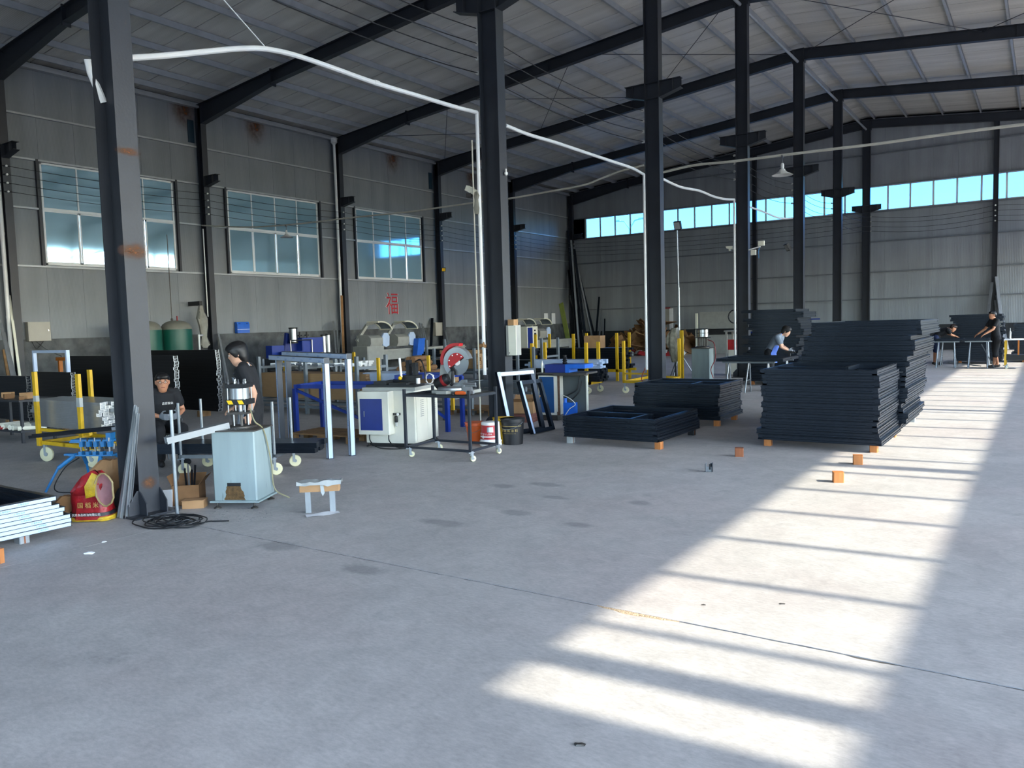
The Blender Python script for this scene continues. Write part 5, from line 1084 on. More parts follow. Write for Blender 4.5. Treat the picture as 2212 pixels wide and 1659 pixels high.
bars('dark_profile', 'dark profile loaded on the low post trolley', 'profile', 'profiles on the post trolley', c0-dv*.35, c0+dv*(L_+.45), 4, 2, .1, .06, 'alu_dark', 'alu_dark', .05)
# film-wrapped portal frames
def portal_frame(label, A, B, H, ext=0.0, fw=.06):
    A = Vector(A); B = Vector(B); t = thing('door_surround', label, 'door frame', A, math.atan2((B-A).y, (B-A).x)); L = (B-A).length
    for nm, m in (('jamb', MB().box(0,0,.003,.07,.075,H)), ('jamb', MB().box(L-.07,0,.003,L,.075,H)), ('head', MB().box(-ext,0,H,L,.075,H+.075))):
        part(nm, m, 'alu_dark', t)
    f = part('protective_film', MB().box(.008,-.0015,.01,.062,0,H), 'film', t); f2 = part('protective_film', MB().box(L-.062,-.0015,.01,L-.008,0,H), 'film', t); f3 = part('protective_film', MB().box(-ext,-.0015,H+.006,L,0,H+.068), 'film', t)
    part('protective_film', MB().box(L,.01,.01,L+.0015,.065,H), 'film', t)
    for k in range(6): lettering('爱百家 \u25bc', .022, 'film_print', f3, (.15+k*(L-.3)/5, -.0017, H+.037+.012*(-1)**k), (1,0,0), (0,0,1), thick=.0002)
    for k in range(5):
        for ff, x in ((f,.035),(f2,L-.035)): lettering('爱百家 \u25b2', .02, 'film_print', ff, (x, -.0017, .2+k*.24), (0,0,1), (-1,0,0), thick=.0002)
    return t
portal_frame('film-wrapped door surround standing in front of the blue bench', (-9.5, 7.74, 0), (-7.67, 7.02, 0), 1.24, .3)
portal_frame('film-wrapped door surround standing close behind the first one', (-9.75, 8.12, 0), (-7.58, 7.33, 0), 1.28, .1)
# blue bench frame: rails and legs
def bench_frame(label, pts, z, diag):
    P = [Vector((x, y, z)) for x, y in pts]; t = thing('steel_bench', label, 'bench', (P[0].x, P[0].y, 0)); o = Vector((P[0].x, P[0].y, 0)); Q = [p-o for p in P]
    for a, b in zip(Q, Q[1:]+Q[:1]): part('rail', MB().bar(a, b, .05, .06), 'blue_paint', t)
    for q in Q: part('leg', MB().box(q.x-.03,q.y-.03,.003,q.x+.03,q.y+.03,z-.03), 'blue_paint', t)
    for i, j in diag: part('brace', MB().bar(Q[i]+Vector((0,0,-.05)), Vector((Q[j].x, Q[j].y, .2)), .04, .04), 'blue_paint', t)
    return t
bench_frame('blue steel bench frame with diagonal braces behind the wrapped surrounds', [(-9.75,8.3),(-8.3,8.62),(-8.45,9.3),(-9.9,8.98)], .8, [(0,1),(1,2)])
bench_frame('blue steel bench frame beside the white cabinet machine', [(-8.72,9.5),(-7.85,9.72),(-8.0,10.3),(-8.87,10.1)], .88, [(0,1)])
# wooden pallets
def pallet(label, p, w, d, rz):
    t = thing('wooden_pallet', label, 'pallet', p, rz)
    for k in range(6): part('deck_board', MB().box(0,k*d/6+.01,.1,w,k*d/6+d/6-.02,.12), 'pallet_wood', t)
    for x in (0, w/2-.05, w-.1):
        part('stringer', MB().box(x,0,.08,x+.1,d,.099), 'pallet_wood', t)
        for y in (0, d/2-.05, d-.1): part('foot_block', MB().box(x,y,.002,x+.1,y+.1,.08), 'pallet_wood', t)
    return t
pallet('wooden pallet on the floor under the blue bench', (-9.55, 7.98, 0), 1.2, .7, .1)
p = PZ(1000, 890); pallet('wooden pallet beyond the saw cart near the bucket column', (p.x, p.y-.5, 0), 1.0, .8, .1)
# ---------------------------------------------------------------- steel racks with long goods
mat('rack_grey', '6d757b', .45, .2, .1)
mat('wrap_brown', '9d7d58', .8, 0, .12, 3)
def rack(label, x0, x1, y0, y1, zs, zt, posts=3, m='rack_grey'):
    t = thing('storage_rack', label, 'rack', (x0, y0, 0)); W = x1-x0; D = y1-y0
    for i in range(posts):
        x = W*i/(posts-1)
        for y in (0, D): part('post', MB().box(x-.03,y-.03,.003,x+.03,y+.03,zt), m, t)
        for z in zs: part('arm', MB().box(x-.025,0,z-.05,x+.025,D,z), m, t)
    for y in (0, D): part('base_rail', MB().box(0,y-.025,.12,W,y+.025,.17).box(0,y-.02,zs[0]-.09,W,y+.02,zs[0]-.05), m, t)
    return t
# rack of kraft-wrapped bundles behind the blue bench
RA = PY(565, 900, 10.7).x; RB = PY(775, 900, 10.7).x
rack('grey rack of kraft-wrapped bundles behind the standing man', RA, RB, 10.7, 11.5, (.3, .95), 1.15)
bars('wrapped_bundle', 'long kraft-wrapped bundle on the grey rack behind the standing man', 'bundle', 'wrapped bundles on the grey rack', (RA-.1, 11.08, .302), (RB+.1, 11.08, .302), 3, 5, .2, .1, 'wrap_brown', 'cardboard_dark', .08)
for k in range(16):
    x = RA+.15+k*(RB-RA-.3)/16; solo('profile_offcut', MB().prism([(0,0),(.06,0),(.06,.05),(.05,.05),(.05,.012),(0,.012)], -.12, .12, ux=(1,0,0), uy=(0,0,1), uz=(0,1,0)), 'alu_mill', 'short aluminium offcut lying on top of the grey rack', 'offcut', (x, 10.95+.15*(k%3)*.6, .952), .3*math.sin(k*2.1), 'offcuts on the grey rack')
# rack of dark profiles farther back with yellow posts
def yposts(label, pix, y, z0, z1, group=None):
    for u, v in pix:
        p = PY(u, v, y)
RA = PY(570, 830, 13.5).x; RB = PY(790, 830, 13.5).x
t = rack('rack of black profiles with yellow posts behind the kraft-wrapped bundles', RA, RB+.6, 13.5, 14.3, (.35, .75), .95, 4)
for i, x in enumerate((.9, 2.3, 3.4)): part('yellow_post', MB().box(x-.03,-.06,.3,x+.03,-.02,1.12), 'yellow_paint', t)
bars('dark_profile', 'black profile on the rack with yellow posts', 'profile', 'profiles on the yellow-post rack', (RA, 13.9, .352), (RB+.5, 13.9, .352), 6, 4, .1, .07, 'alu_black', 'alu_mill', .1)
bars('white_profile', 'white-wrapped profile on the upper level of the yellow-post rack', 'profile', 'white profiles on the yellow-post rack', (RA+.4, 13.9, .752), (RB-.4, 13.9, .752), 5, 3, .1, .045, 'white_paint', 'white_print', .1)
# low rack before the cabinet: blue-grey and kraft
RA = PY(800, 860, 10.9).x; RB = PY(960, 860, 10.9).x
t = rack('low rack with yellow posts behind the white cabinet machine', RA, RB, 10.9, 11.7, (.4,), .5, 3)
for x, y in ((.3,-.06),(.75,.86),(2.05,-.06)): part('yellow_post', MB().box(x-.03,y-.02,.2,x+.03,y+.02,1.12), 'yellow_paint', t)
bars('film_profile', 'film-wrapped profile on the low rack behind the white cabinet', 'profile', 'film profiles on the low rack', (RA-.2, 11.2, .402), (RA+.75, 11.2, .402), 6, 7, .1, .06, 'film', 'alu_dark', .08)
bars('wrapped_bundle', 'kraft-wrapped bundle on the low rack behind the white cabinet', 'bundle', 'kraft bundles on the low rack', (RA+.95, 11.2, .402), (RB-.1, 11.2, .402), 3, 5, .18, .085, 'wrap_brown', 'cardboard_dark', .04)
# heap of bundled tubes with brown ends (seen end-on)
def heap(label, group, c, rows, r, L, ang, m='cardboard_dark', name='wrapped_tube'):
    me = MB().lathe([(r*.6,-L/2+.01),(r*.9,-L/2),(r,-L/2+.02),(r,L/2),(r*.9,L/2)], n=8, M=Matrix.Rotation(R(90),3,'Y')).mesh('tube', m); k = 0
    dx = Vector((-math.sin(ang), math.cos(ang), 0))
    for i in range(rows):
        for j in range(rows*2-i*2):
            o = part(name, me, None, None, Vector(c)+dx*((j-(rows-i)+.5)*r*2.02)+Vector((0,0,r+i*r*1.9))); o.rotation_euler = (0,0,ang); tag(o, label, 'tube', group)
p = PY(925, 815, 13.2); heap('brown-ended wrapped tube in the heap behind the mitre saw', 'tubes in the heap', (p.x-.3, 13.2, p.z-.06), 5, .055, .8, R(-70))
t = thing('steel_stand', 'long grey steel stand carrying the heap of wrapped tubes', 'stand', (p.x-1.8, 13.0, 0)); zz = p.z-.062
part('top_rail', MB().box(0,0,zz-.07,4.6,.06,zz).box(0,.6,zz-.07,4.6,.66,zz).box(0,0,zz-.22,4.6,.05,zz-.17).box(.8,0,zz-.012,3.0,.66,zz), 'rack_grey', t)
for x in (.1, 2.2, 4.4): part('leg', MB().box(x,0,.16,x+.06,.06,zz-.07).box(x,.6,.16,x+.06,.66,zz-.07), 'rack_grey', t)
for x in (.13, 4.43): caster(t, x, .03, .16, .06, .3)
# stacks of brown square tubes and profiles behind
def ybars(label, name, group, u0, v0, u1, v1, y, nw, nh, w, h, m, e='alu_mill', jit=.06):
    a = PY(u0, v0, y); b = PY(u1, v1, y); zb = min(a.z, b.z); bars(name, label, 'profile', group, (a.x, y, max(.05,zb)), (b.x, y, max(.05,zb)), nw, nh, w, h, m, e, jit); return a, b, zb
a, b, zb = ybars('kraft-wrapped bar in the square-ended stack behind the mitre saw', 'wrapped_bar', 'square-ended stack', 963, 795, 1040, 795, 15.5, 3, 5, .1, .09, 'wrap_brown', 'cardboard_dark')
rack('grey rack under the square-ended kraft stack', a.x-.2, b.x+1.2, 15.3, 16.0, (max(.2, zb-.002),), max(.3, zb+.5), 3)
# ---------------------------------------------------------------- white cabinet machine (end-milling)
A = Vector((-7.98, 8.03, 0)); B = Vector((-7.23, 8.24, 0)); a_ = math.atan2(.21,.75); L_ = (B-A).length; Dp = .78
t = thing('milling_cabinet', 'off-white machine cabinet with a blue door next to the saw cart', 'machine', A, a_)
part('cabinet', MB().chbox(0,0,.06,L_,Dp,.80,.01), 'machine_white', t)
part('plinth', MB().box(.04,.04,.005,L_-.04,Dp-.04,.06), 'black_paint', t)
part('bed', MB().box(-.02,-.02,.80,L_+.02,Dp+.02,.845), 'machine_grey', t)
cb = part('control_box', MB().chbox(-.02,-.17,.2,.46,0,.8,.008), 'machine_white', t)
dr = part('door', MB().box(.02,-.176,.26,.36,-.17,.7), 'blue_deep', cb); part('handle', MB().box(.08,-.184,.45,.09,-.176,.53), 'chrome', cb)
part('side_panel', MB().box(L_,.03,.1,L_+.006,Dp/2-.01,.76).box(L_,Dp/2+.01,.1,L_+.006,Dp-.03,.76), 'machine_white', t)
lv = MB()
for yy in (.22, .62):
    for k in range(9): lv.box(L_+.006, yy-.05, .42+.028*k, L_+.009, yy+.05, .432+.028*k)
part('louvres', lv, 'machine_grey', t)
rg = part('air_regulator', MB().lathe([(.02,.36),(.024,.37),(.024,.44),(.012,.45)], (.5,-.03,0), 12).box(.46,-.05,.46,.56,-.01,.49), 'black_plastic', t); part('regulator_bowl', MB().lathe([(.012,.3),(.02,.31),(.02,.37)], (.5,-.03,0), 12), 'clear_plastic', rg); part('gauge', MB().cyl((.54,-.06,.475),(.54,-.05,.475),.018,14), 'white_print', rg)
part('slide_table', MB().box(.0,.05,.845,L_,.35,.875).box(.05,.4,.845,.5,.74,.9).box(.1,.1,.875,.3,.3,.92).box(.35,.08,.875,.62,.2,.9), 'black_paint', t)
part('tool_head', MB().box(.38,.42,.9,.6,.66,.98).box(.42,.5,.98,.47,.6,1.2).box(.52,.5,.98,.57,.6,1.16).box(.42,.53,1.1,.57,.57,1.14), 'black_paint', t)
part('cylinder', MB().cyl((.4,.38,.96),(.38,.38,1.24),.018,12), 'white_print', t); part('knob', MB().ball((.39,.36,.95),.03,n=10,m=8), 'yellow_bright', t)
part('white_cup', MB().cyl((.7,.3,.845),(.7,.3,.95),.03,14), 'white_print', t)
part('hose', MB().tube(curve([(.55,.55,1.18),(.66,.5,1.2),(.74,.45,1.05),(.76,.4,.9)], 6), .01, 7), 'black_wire', t)
part('hose', MB().tube(curve([(.1,-.08,.2),(.12,-.1,.1),(.25,-.14,.02),(.5,-.2,.012),(.7,-.1,.012)], 6), .008, 6).tube(curve([(.4,-.08,.2),(.42,-.1,.1),(.55,-.14,.03),(.7,-.12,.012)], 6), .008, 6), 'black_wire', t)
for x, y in ((.03,.03),(L_-.03,.03),(L_-.03,Dp-.03)): part('foot', MB().lathe([(.04,.002),(.04,.012),(.012,.03),(.012,.06)], (x,y,0), 12), 'iron', t)
for x in (.06,.12,.2,.27): part('bolt_head', MB().cyl((x,.1,.845),(x,.1,.868),.013,8), 'red_paint' if x < .1 else 'bolt', t)
# round clamp wheel and monitor
solo('wire_coil', MB().tube([(.075*math.cos(k*.7)+.008*math.sin(k*2.1), .02*math.sin(k*1.7), .085+.075*math.sin(k*.7)) for k in range(30)], .004, 5), 'white_print', 'small coil of white and black wire on the white cabinet', 'wire', A+Vector((.62,.7,.846)))
# ---------------------------------------------------------------- copy-milling machine with blue cover
A = PZ(1165, 908); t = thing('copy_mill', 'rusty copy-milling machine with blue cover and blue door', 'machine', A, .12)
part('cabinet', MB().box(0,0,.1,.36,.5,.78), 'machine_white', t); part('base', MB().box(.0,.02,.003,.34,.5,.1), 'iron', t)
d_ = part('door', MB().box(.02,-.006,.14,.29,0,.76), mat('blue_teal', '16487c', .4), t); part('door_handle', MB().box(.09,-.012,.4,.1,-.006,.5), 'chrome', d_)
part('rust_edge', MB().box(.36,-.004,.1,.395,.02,.8).box(.345,-.004,.1,.362,.0,.16), 'rust', t)
part('side_sheet', MB().box(.42,.1,.05,.85,.12,.8), mat('sheet_dark', '4a5050', .6), t); part('rear_post', MB().box(.85,.08,.05,.875,.12,.8), 'cream', t)
part('motor_box', MB().box(.46,.0,.05,.68,.1,.32).cyl((.5,.0,.32),(.5,.0,.4),.03,10), 'blue_bright', t)
part('bed', MB().box(-.02,-.02,.8,.9,.5,.83).box(.3,-.05,.78,.88,.1,.8), 'iron', t)
part('cover', MB().box(.12,.02,.83,.5,.4,.97), 'blue_deep', t); part('cover_wing', MB().prism([(.5,.83),(.57,.83),(.57,.9),(.86,.9),(.86,.97),(.5,.97)], .02, .4, ux=(1,0,0), uy=(0,0,1), uz=(0,1,0)), 'blue_bright', t)
part('hose', MB().tube(curve([(.75,.08,.78),(.7,.05,.55),(.55,.03,.45),(.48,.03,.4)], 6), .01, 7).tube(curve([(.8,.06,.7),(.74,.03,.5),(.6,.02,.36)], 6), .01, 7), 'black_wire', t)
part('white_hose', MB().tube(curve([(.45,.0,.45),(.6,-.05,.4),(.7,-.04,.3),(.6,-.06,.22),(.5,-.03,.1)], 6), .006, 6), 'cream', t)
part('spring', MB().lathe([(.03,.97),(.045,.99),(.03,1.01),(.045,1.03),(.03,1.05),(.045,1.07),(.03,1.09),(.035,1.12)], (.42,.2,0), 12), 'black_paint', t)
solo('oil_bottle', MB().lathe([(.018,0),(.02,.005),(.02,.15),(.008,.17),(.008,.2)], n=12), 'cream', 'slim pale tube bottle standing on the copy-milling machine', 'bottle', A+Vector((.05,.06,.832)))
p = PZ(1140, 905); open_box('cardboard_box', 'open cardboard box pushed against the copy-milling machine', (A.x-.18, A.y-.22, .15), .42, .3, .2, .3, (.5,.8,.7,.9), 'cardboard')
solo('carton_pile', MB().box(-.2,-.15,.002,.22,.15,.06).box(-.18,-.16,.062,.2,.13,.1).box(-.2,-.12,.102,.19,.15,.149), mat('brick_paper', '84564a', .8), 'flat reddish cartons under the open cardboard box', 'carton', (A.x-.18, A.y-.22, 0), .2)
# control cabinet fixed on the second column
cab = thing('control_cabinet', 'cream control cabinet fixed to the side of the bucket column', 'cabinet', (RC[1]+.03, FY[3]-.1, 1.2))
part('body', MB().box(.0,0,0,.14,.2,.46), 'machine_grey', cab); part('door', MB().box(.05,-.012,.005,.19,0,.455), 'cream', cab); part('lock', MB().box(.06,-.016,.03,.068,-.012,.05), 'black_plastic', cab)
solo('small_carton', MB().box(-.05,-.06,0,.06,.06,.09).box(.0,-.061,.0,.055,-.06,.06), 'cardboard', 'small carton standing on top of the cream control cabinet', 'box', (RC[1]+.09, FY[3]-.0, 1.661))
solo('cable_drum', MB().lathe([(.045,-.06),(.05,-.055),(.03,-.05),(.03,.05),(.05,.055),(.045,.06)], n=12, M=Matrix.Rotation(R(80),3,'Y')), 'kraft', 'small brown spool tied to the left flange of the bucket column', 'spool', (RC[0]-.06, FY[3]-.16, 1.36))
# ================================================================ along the left wall
t = thing('electrical_box', 'grey-beige electrical box on the left wall', 'box', (XL+.0, 10.42, 1.58))
part('body', MB().box(.042,0,0,.2,.58,.52), 'grey_box', t); part('door', MB().box(.2,.02,.02,.206,.56,.5), 'grey_box', t); part('lock', MB().box(.206,.5,.26,.222,.53,.31), 'chrome', t)
part('cable', MB().tube(curve([(.12,.1,0),(.12,.2,-.2),(.1,.3,-.15),(.1,.42,-.02)], 5), .008, 6).tube(curve([(.12,.2,0),(.1,.5,-.25),(.06,.9,-.45)], 5), .007, 6), 'black_wire', t)
t = thing('lever_arch_box', 'bright blue box file hanging on the wall above the plinth', 'box', (XL+.045, 17.12, 1.632))
part('body', MB().prism([(0,0),(.14,0),(.14,.3),(.1,.38),(0,.38)], 0, .5, ux=(1,0,0), uy=(0,0,1), uz=(0,1,0)), 'blue_bright', t); part('stripe', MB().box(.14,.0,.12,.142,.5,.135), 'film', t); part('catch', MB().box(.1,.06,.31,.15,.12,.33).box(.1,.38,.31,.15,.44,.33), 'blue_deep', t)
# fu character sign
t = thing('wall_character', 'red brushed good-fortune character on the wall', 'sign', (XL+.004, 25.08, 2.62))
lettering('福', 1.0, 'red_sign', t, (.004,0,0), (0,1,0), (0,0,1), 'character', .0015, .8)
lettering('福', 1.0, 'white_paint', t, (.0,.0,-.0), (0,1,0), (0,0,1), 'outline', .0005, .86)
# green tanks
for i, y in enumerate((14.0, 13.02)):
    t = thing('air_tank', ['round green air tank with grey dome and gauge pipe', 'second green air tank half hidden by the rusty column'][i], 'tank', (-21.6, y, 0))
    part('shell', MB().lathe([(.42,.12),(.44,.16),(.44,1.78),(.438,1.8)], n=32), 'green_tank', t); part('dome', MB().lathe([(.44,1.8),(.43,1.86),(.38,1.95),(.28,2.02),(.14,2.06),(0,2.07)], n=32), 'tank_grey', t)
    part('pipe', MB().cyl((0,-.12,2.0),(0,-.12,4.6 if i == 0 else 2.2),.012,8), 'iron', t); part('valve', MB().cyl((0,.05,2.05),(0,.05,2.2),.02,8), 'red_deep', t); part('pipe_joint', MB().ball((0,-.12,2.1),.04,n=8,m=6), 'iron', t)
    for k in range(3): part('leg', MB().cbox((.38*math.cos(k*2.1),.38*math.sin(k*2.1),.08),(.08,.08,.155)), 'green_tank', t)
solo('vertical_pipe', MB().cyl((0,0,.0),(0,0,1.62),.03,10).cyl((0,0,1.6),(-.25,.3,1.6),.03,10), 'upvc', 'short white pipe standing beside the green tank', 'pipe', (-21.6, 14.75, 0.002))
# hung cloth
mat('cloth_grey', '8f8f88', .9, 0, .15, 6, .6, 14)
p = PX(437, 700, -22.5); t = thing('hanging_cloth', 'grey crumpled cloth hanging from a black hook on the wall column', 'cloth', (-22.45, p.y, 0)); zt = PX(437, 660, -22.45).z; zb = PX(440, 752, -22.45).z
part('cloth', blob([((0,0),.05,.09,zb),((0,0.02),.08,.16,zb+.12),((0,0),.05,.08,zb+.35),((0,.02),.07,.14,zb+.7),((0,-.04),.09,.17,zb+.95),((0,-.05),.06,.1,zt-.2),((0,-.06),.03,.08,zt)], 18, .022, 21), 'cloth_grey', t)
part('hook', MB().box(-.58,-.11,zt,.02,-.01,zt+.14), 'black_paint', t)
t = thing('wall_pipe', 'thin white conduit rising beside the cloth-hung column', 'conduit', (LC[1]+.0, FY[4]-.14, 0)); part('pipe', MB().cyl((-.12,0,2.2),(-.12,0,5.05),.02,8), 'upvc', t)
# leaning bars along the wall: (u foot, v foot is hidden) -> world foot, top
def lean(name, label, cat, group, items, m):
    for (x0, y0, x1, y1, z1, w, mm) in items: 
        P0 = Vector((x0,y0,.003)); dv = Vector((x1,y1,z1))-P0; o = solo(name, MB().box(-w/2,-w*.35,0,w/2,w*.35,dv.length), mm or m, label, cat, P0+Vector((0,0,w*.3)), 0, group); o.rotation_euler = dv.to_track_quat('Z', 'Y').to_euler()
def wl_items(us, x_foot, x_top, w=.05, m=None, dy=0.0):
    out = []
    for (ut, vt, ub) in us:
        tp = PX(ut, vt, x_top); ft = PX(ub, 760, x_foot); out.append((x_foot, ft.y, x_top, tp.y, tp.z, w, m))
    return out
lean('leaning_bar', 'long bar leaning at the left end of the wall by the thick downpipe', 'bar', 'bars by the thick downpipe', wl_items([(2,700,30),(8,720,38)], -21.6, -22.6, .07, 'alu_mill') + wl_items([(20,640,42)], -22.2, -22.9, .06, 'cream') + wl_items([(10,758,20)], -22.3, -22.75, .1, 'pallet_wood'), 'alu_mill')
lean('leaning_bar', 'aluminium bar leaning beside the downpipe with the funnel', 'bar', 'bars by the funnel downpipe', wl_items([(720,695,728),(728,692,731),(736,720,726),(705,740,706),(712,738,722)], -21.9, -22.75, .06, 'alu_mill'), 'alu_mill')
lean('leaning_bar', 'kraft strip leaning against the funnel downpipe', 'bar', None, wl_items([(738,640,742)], -22.3, -22.62, .09, 'kraft'), 'kraft')
lean('leaning_bar', 'aluminium bar leaning behind the standing man against the wall column', 'bar', 'bars behind the standing man', wl_items([(472,722,490),(476,735,484)], -21.9, -22.6, .06, 'alu_mill'), 'alu_mill')
lean('leaning_bar', 'steel or aluminium bar leaning on the plinth beside the saw with hoods', 'bar', 'bars beside the hooded saw', wl_items([(906,698,916),(911,700,924),(914,706,932),(903,728,918)], -21.9, -22.9, .05, 'alu_mill') + wl_items([(934,690,928)], -22.2, -22.95, .12, 'alu_dark') + wl_items([(962,715,976)], -21.7, -22.62, .08, 'galv_tube'), 'alu_mill')
solo('wall_cabinet', MB().box(0,0,0,.25,.6,.6).box(.25,.03,.03,.256,.57,.57).box(.256,.5,.28,.27,.53,.34), 'grey_box', 'grey control box on the plinth beside the floodlight column', 'cabinet', (XL+.045, 27.55, 1.25))
# ---------------------------------------------------------------- blue pneumatic press at the wall
p = PX(610, 770, -20.2); t = thing('pneumatic_press', 'blue machine with bright cylinders standing at the left wall', 'machine', (-20.6, 16.6, 0)); 
part('bench', MB().box(-.4,0,.6,.5,2.6,.78).box(-.3,.1,.003,.4,.4,.6).box(-.3,2.2,.003,.4,2.5,.6), 'steel', t)
part('housing', MB().chbox(-.35,1.1,.78,.3,2.0,1.42,.03), 'blue_paint', t); part('side_box', MB().box(-.2,0,.8,.1,.5,1.2), 'blue_paint', t); part('front_tray', MB().box(.2,.25,.78,.6,.95,1.0), 'blue_paint', t)
part('panel', MB().prism([(.55,.78),(1.15,.78),(1.15,1.5),(.7,1.6)], -.1, .0, ux=(0,1,0), uy=(0,0,1), uz=(1,0,0)), 'blue_deep', t)
for y, z0, z1, r in ((.85,1.3,1.72,.13),(2.15,.9,1.45,.09),(2.35,.9,1.48,.09)): cyl_ = part('cylinder', MB().cyl((.15,y,z0),(.15,y,z1),r,18), 'chrome', t); part('cap', MB().cyl((.15,y,z1),(.15,y,z1+.05),r*1.1,18).cyl((.15,y,z0-.05),(.15,y,z0),r*1.1,18), 'black_paint', cyl_)
part('guard_rail', MB().cyl((.35,.55,.8),(.35,.55,1.35),.02,8).cyl((.35,1.45,.8),(.35,1.45,1.35),.02,8).cyl((.35,.55,1.35),(.35,1.45,1.35),.02,8), 'chrome', t)
for y in (1.25, 1.55): part('valve', MB().cyl((0,y,1.42),(0,y,1.62),.025,8).cyl((0,y-.08,1.5),(0,y+.08,1.5),.02,8), 'black_paint', t)
solo('stone_heap', blob([((0,0),.2,.4,.0),((0,0),.22,.5,.1),((0,.1),.18,.4,.22),((0,.1),.05,.15,.32)], 18, .03, 8), 'tank_grey', 'grey covered motor lump beside the blue press', 'motor', (-20.45, 19.7, .0))
# ---------------------------------------------------------------- double-head saw with two hoods
mat('hood_film', '7b8790', .25)
def hood_saw(label, x, y, y2, scale=1.0, rot=0):
    t = thing('double_head_saw', label, 'machine', (x, y, 0), rot); L = y2-y
    part('bed', MB().box(-.25,0,.45,.25,L,.85).box(-.2,.1,.003,.2,.5,.45).box(-.2,L-.6,.003,.2,L-.2,.45).box(.25,.0,.62,.3,L,.66).box(.25,0,.76,.32,L,.79), 'machine_grey', t)
    part('left_body', MB().chbox(-.45,-.35,.003,.35,.55,1.0,.03), 'machine_grey', t)
    for k, yy in enumerate((.1, 1.6)):
        h = part('saw_head', MB().prism([(-.35,.95),(.3,.95),(.38,1.1),(.38,1.3),(.2,1.42),(-.35,1.42)], yy-.3, yy+.35, ux=(1,0,0), uy=(0,0,1), uz=(0,1,0)), 'machine_grey', t)
        part('blade_cover', MB().prism([(yy+.38,1.0),(yy+.55,.95),(yy+.72,1.0),(yy+.75,1.35),(yy+.65,1.48),(yy+.45,1.48),(yy+.35,1.35)], .3, .36, ux=(0,1,0), uy=(0,0,1), uz=(1,0,0)), 'film', h)
        ar = part('hood_arm', MB().bar((-.3,yy-.35,1.2),(-.3,yy+.25,1.82),.1,.1).bar((-.3,yy+.2,1.8),(.0,yy+.35,1.88),.1,.08), 'machine_grey', t)
        ns = 7; vs = []
        for i in range(ns+1):
            a = R(100-90*i/ns); z_ = 1.55+.36*math.sin(a); yv = yy+.35-.62*math.cos(a)*-1
            vs += [(-.3, yv, z_), (.3, yv, z_)]
        hd = part('hood_film', MB().add(vs, [(2*i,2*i+1,2*i+3,2*i+2) for i in range(ns)]), 'hood_film', t)
        part('hood_rim', MB().tube([vs[2*i] for i in range(ns+1)], .03, 6).tube([vs[2*i+1] for i in range(ns+1)], .03, 6).tube([vs[-2],vs[-1]], .03, 6).tube([vs[0],vs[1]], .035, 6), 'cream', t)
    return t
hood_saw('double-head cutting saw with two arched hoods under the red character', -21.2, 21.6, 27.3)
p = PX(872, 790, -19.6); t = thing('control_terminal', 'blue slanted control terminal on the hooded saw', 'terminal', (-20.7, 23.9, 0))
part('stand', MB().cyl((0,0,.003),(0,0,.8),.05,10), 'blue_deep', t); part('housing', MB().prism([(-.2,.55),(.2,.55),(.34,1.22),(-.06,1.22)], -.12, .12, ux=(0,1,0), uy=(0,0,1), uz=(1,0,0)), 'blue_bright', t); part('foot', MB().box(-.2,-.3,.002,.2,.3,.05), 'blue_deep', t)
# profiles lying on and before the saw bed
bars('white_profile', 'pale profile lying along the front of the hooded saw', 'profile', 'profiles before the hooded saw', (-20.3, 24.2, .5), (-20.3, 27.6, .5), 4, 3, .1, .06, 'alu_mill', 'alu_mill', .1)
rack('low grey rack along the hooded saw', -20.6, -19.9, 24.3, 27.5, (.498,), .62, 2)
# second hooded saw near the corner and white control box
hood_saw('double-head saw near the corner with tilted hoods and papers on it', -20.9, 31.5, 36.5)
for i, (u, v) in enumerate(((1180,695),(1196,694))):
    p = PX(u, v, XL+.06); t = solo('notice_sheet', MB().box(0,-.2,-.3,.01,.2,.3).box(.01,-.12,-.02,.011,.12,.0).box(.01,-.12,.06,.011,.12,.08), 'paper', ['white notice board leaning on the plinth ledge with printed lines', 'blank white board beside the printed notice board'][i], 'notice', (XL+.045, p.y, 1.93))
p = PX(1135, 715, -20.3); t = thing('control_box', 'white and blue control box standing behind the bucket column', 'cabinet', (-19.6, 29.9, 0)); part('body', MB().box(-.2,0,.003,.2,.9,1.55), 'cream', t); part('panel', MB().box(.2,.05,.3,.206,.45,1.5), 'blue_deep', t); part('button', MB().box(.2,.6,1.1,.22,.75,1.25).box(.2,.6,1.33,.22,.7,1.4), 'black_plastic', t)
# ---------------------------------------------------------------- racks with yellow posts right of the bucket column
t = rack('grey rack of dark profiles behind the copy-milling machine', -14.4, -10.6, 17.0, 17.8, (.45, .85), 1.3, 3)
bars('dark_profile', 'dark profile on the lower level of the rack behind the copy-milling machine', 'profile', 'profiles lower level behind the mill', (-14.6, 17.4, .452), (-10.4, 17.4, .452), 5, 4, .12, .07, 'alu_dark', 'alu_dark', .1)
bars('dark_profile', 'dark profile on the upper level of the rack behind the copy-milling machine', 'profile', 'profiles upper level behind the mill', (-14.6, 17.4, .852), (-10.9, 17.4, .852), 5, 3, .12, .06, 'alu_dark', 'alu_dark', .1)
t = thing('yellow_post_rack', 'long yellow-post rack stacked with dark profiles in front of the far saws', 'rack', (-14.2, 20.0, 0))
part('base_rail', MB().box(0,0,.25,4.4,.06,.33).box(0,.8,.25,4.4,.86,.33), 'yellow_paint', t)
for i, x in enumerate((.2, 1.5, 2.8, 4.2)):
    for y in (0, .8): part('post', MB().box(x-.035,y,.003,x+.035,y+.06,1.35), 'yellow_paint', t)
    part('cross_bar', MB().box(x-.03,.06,.27,x+.03,.8,.33), 'yellow_paint', t)
bars('dark_profile', 'dark profile on the long yellow-post rack', 'profile', 'profiles on the long yellow rack', (-14.4, 20.43, .332), (-9.9, 20.43, .332), 5, 9, .12, .065, 'alu_dark', 'alu_dark', .15)
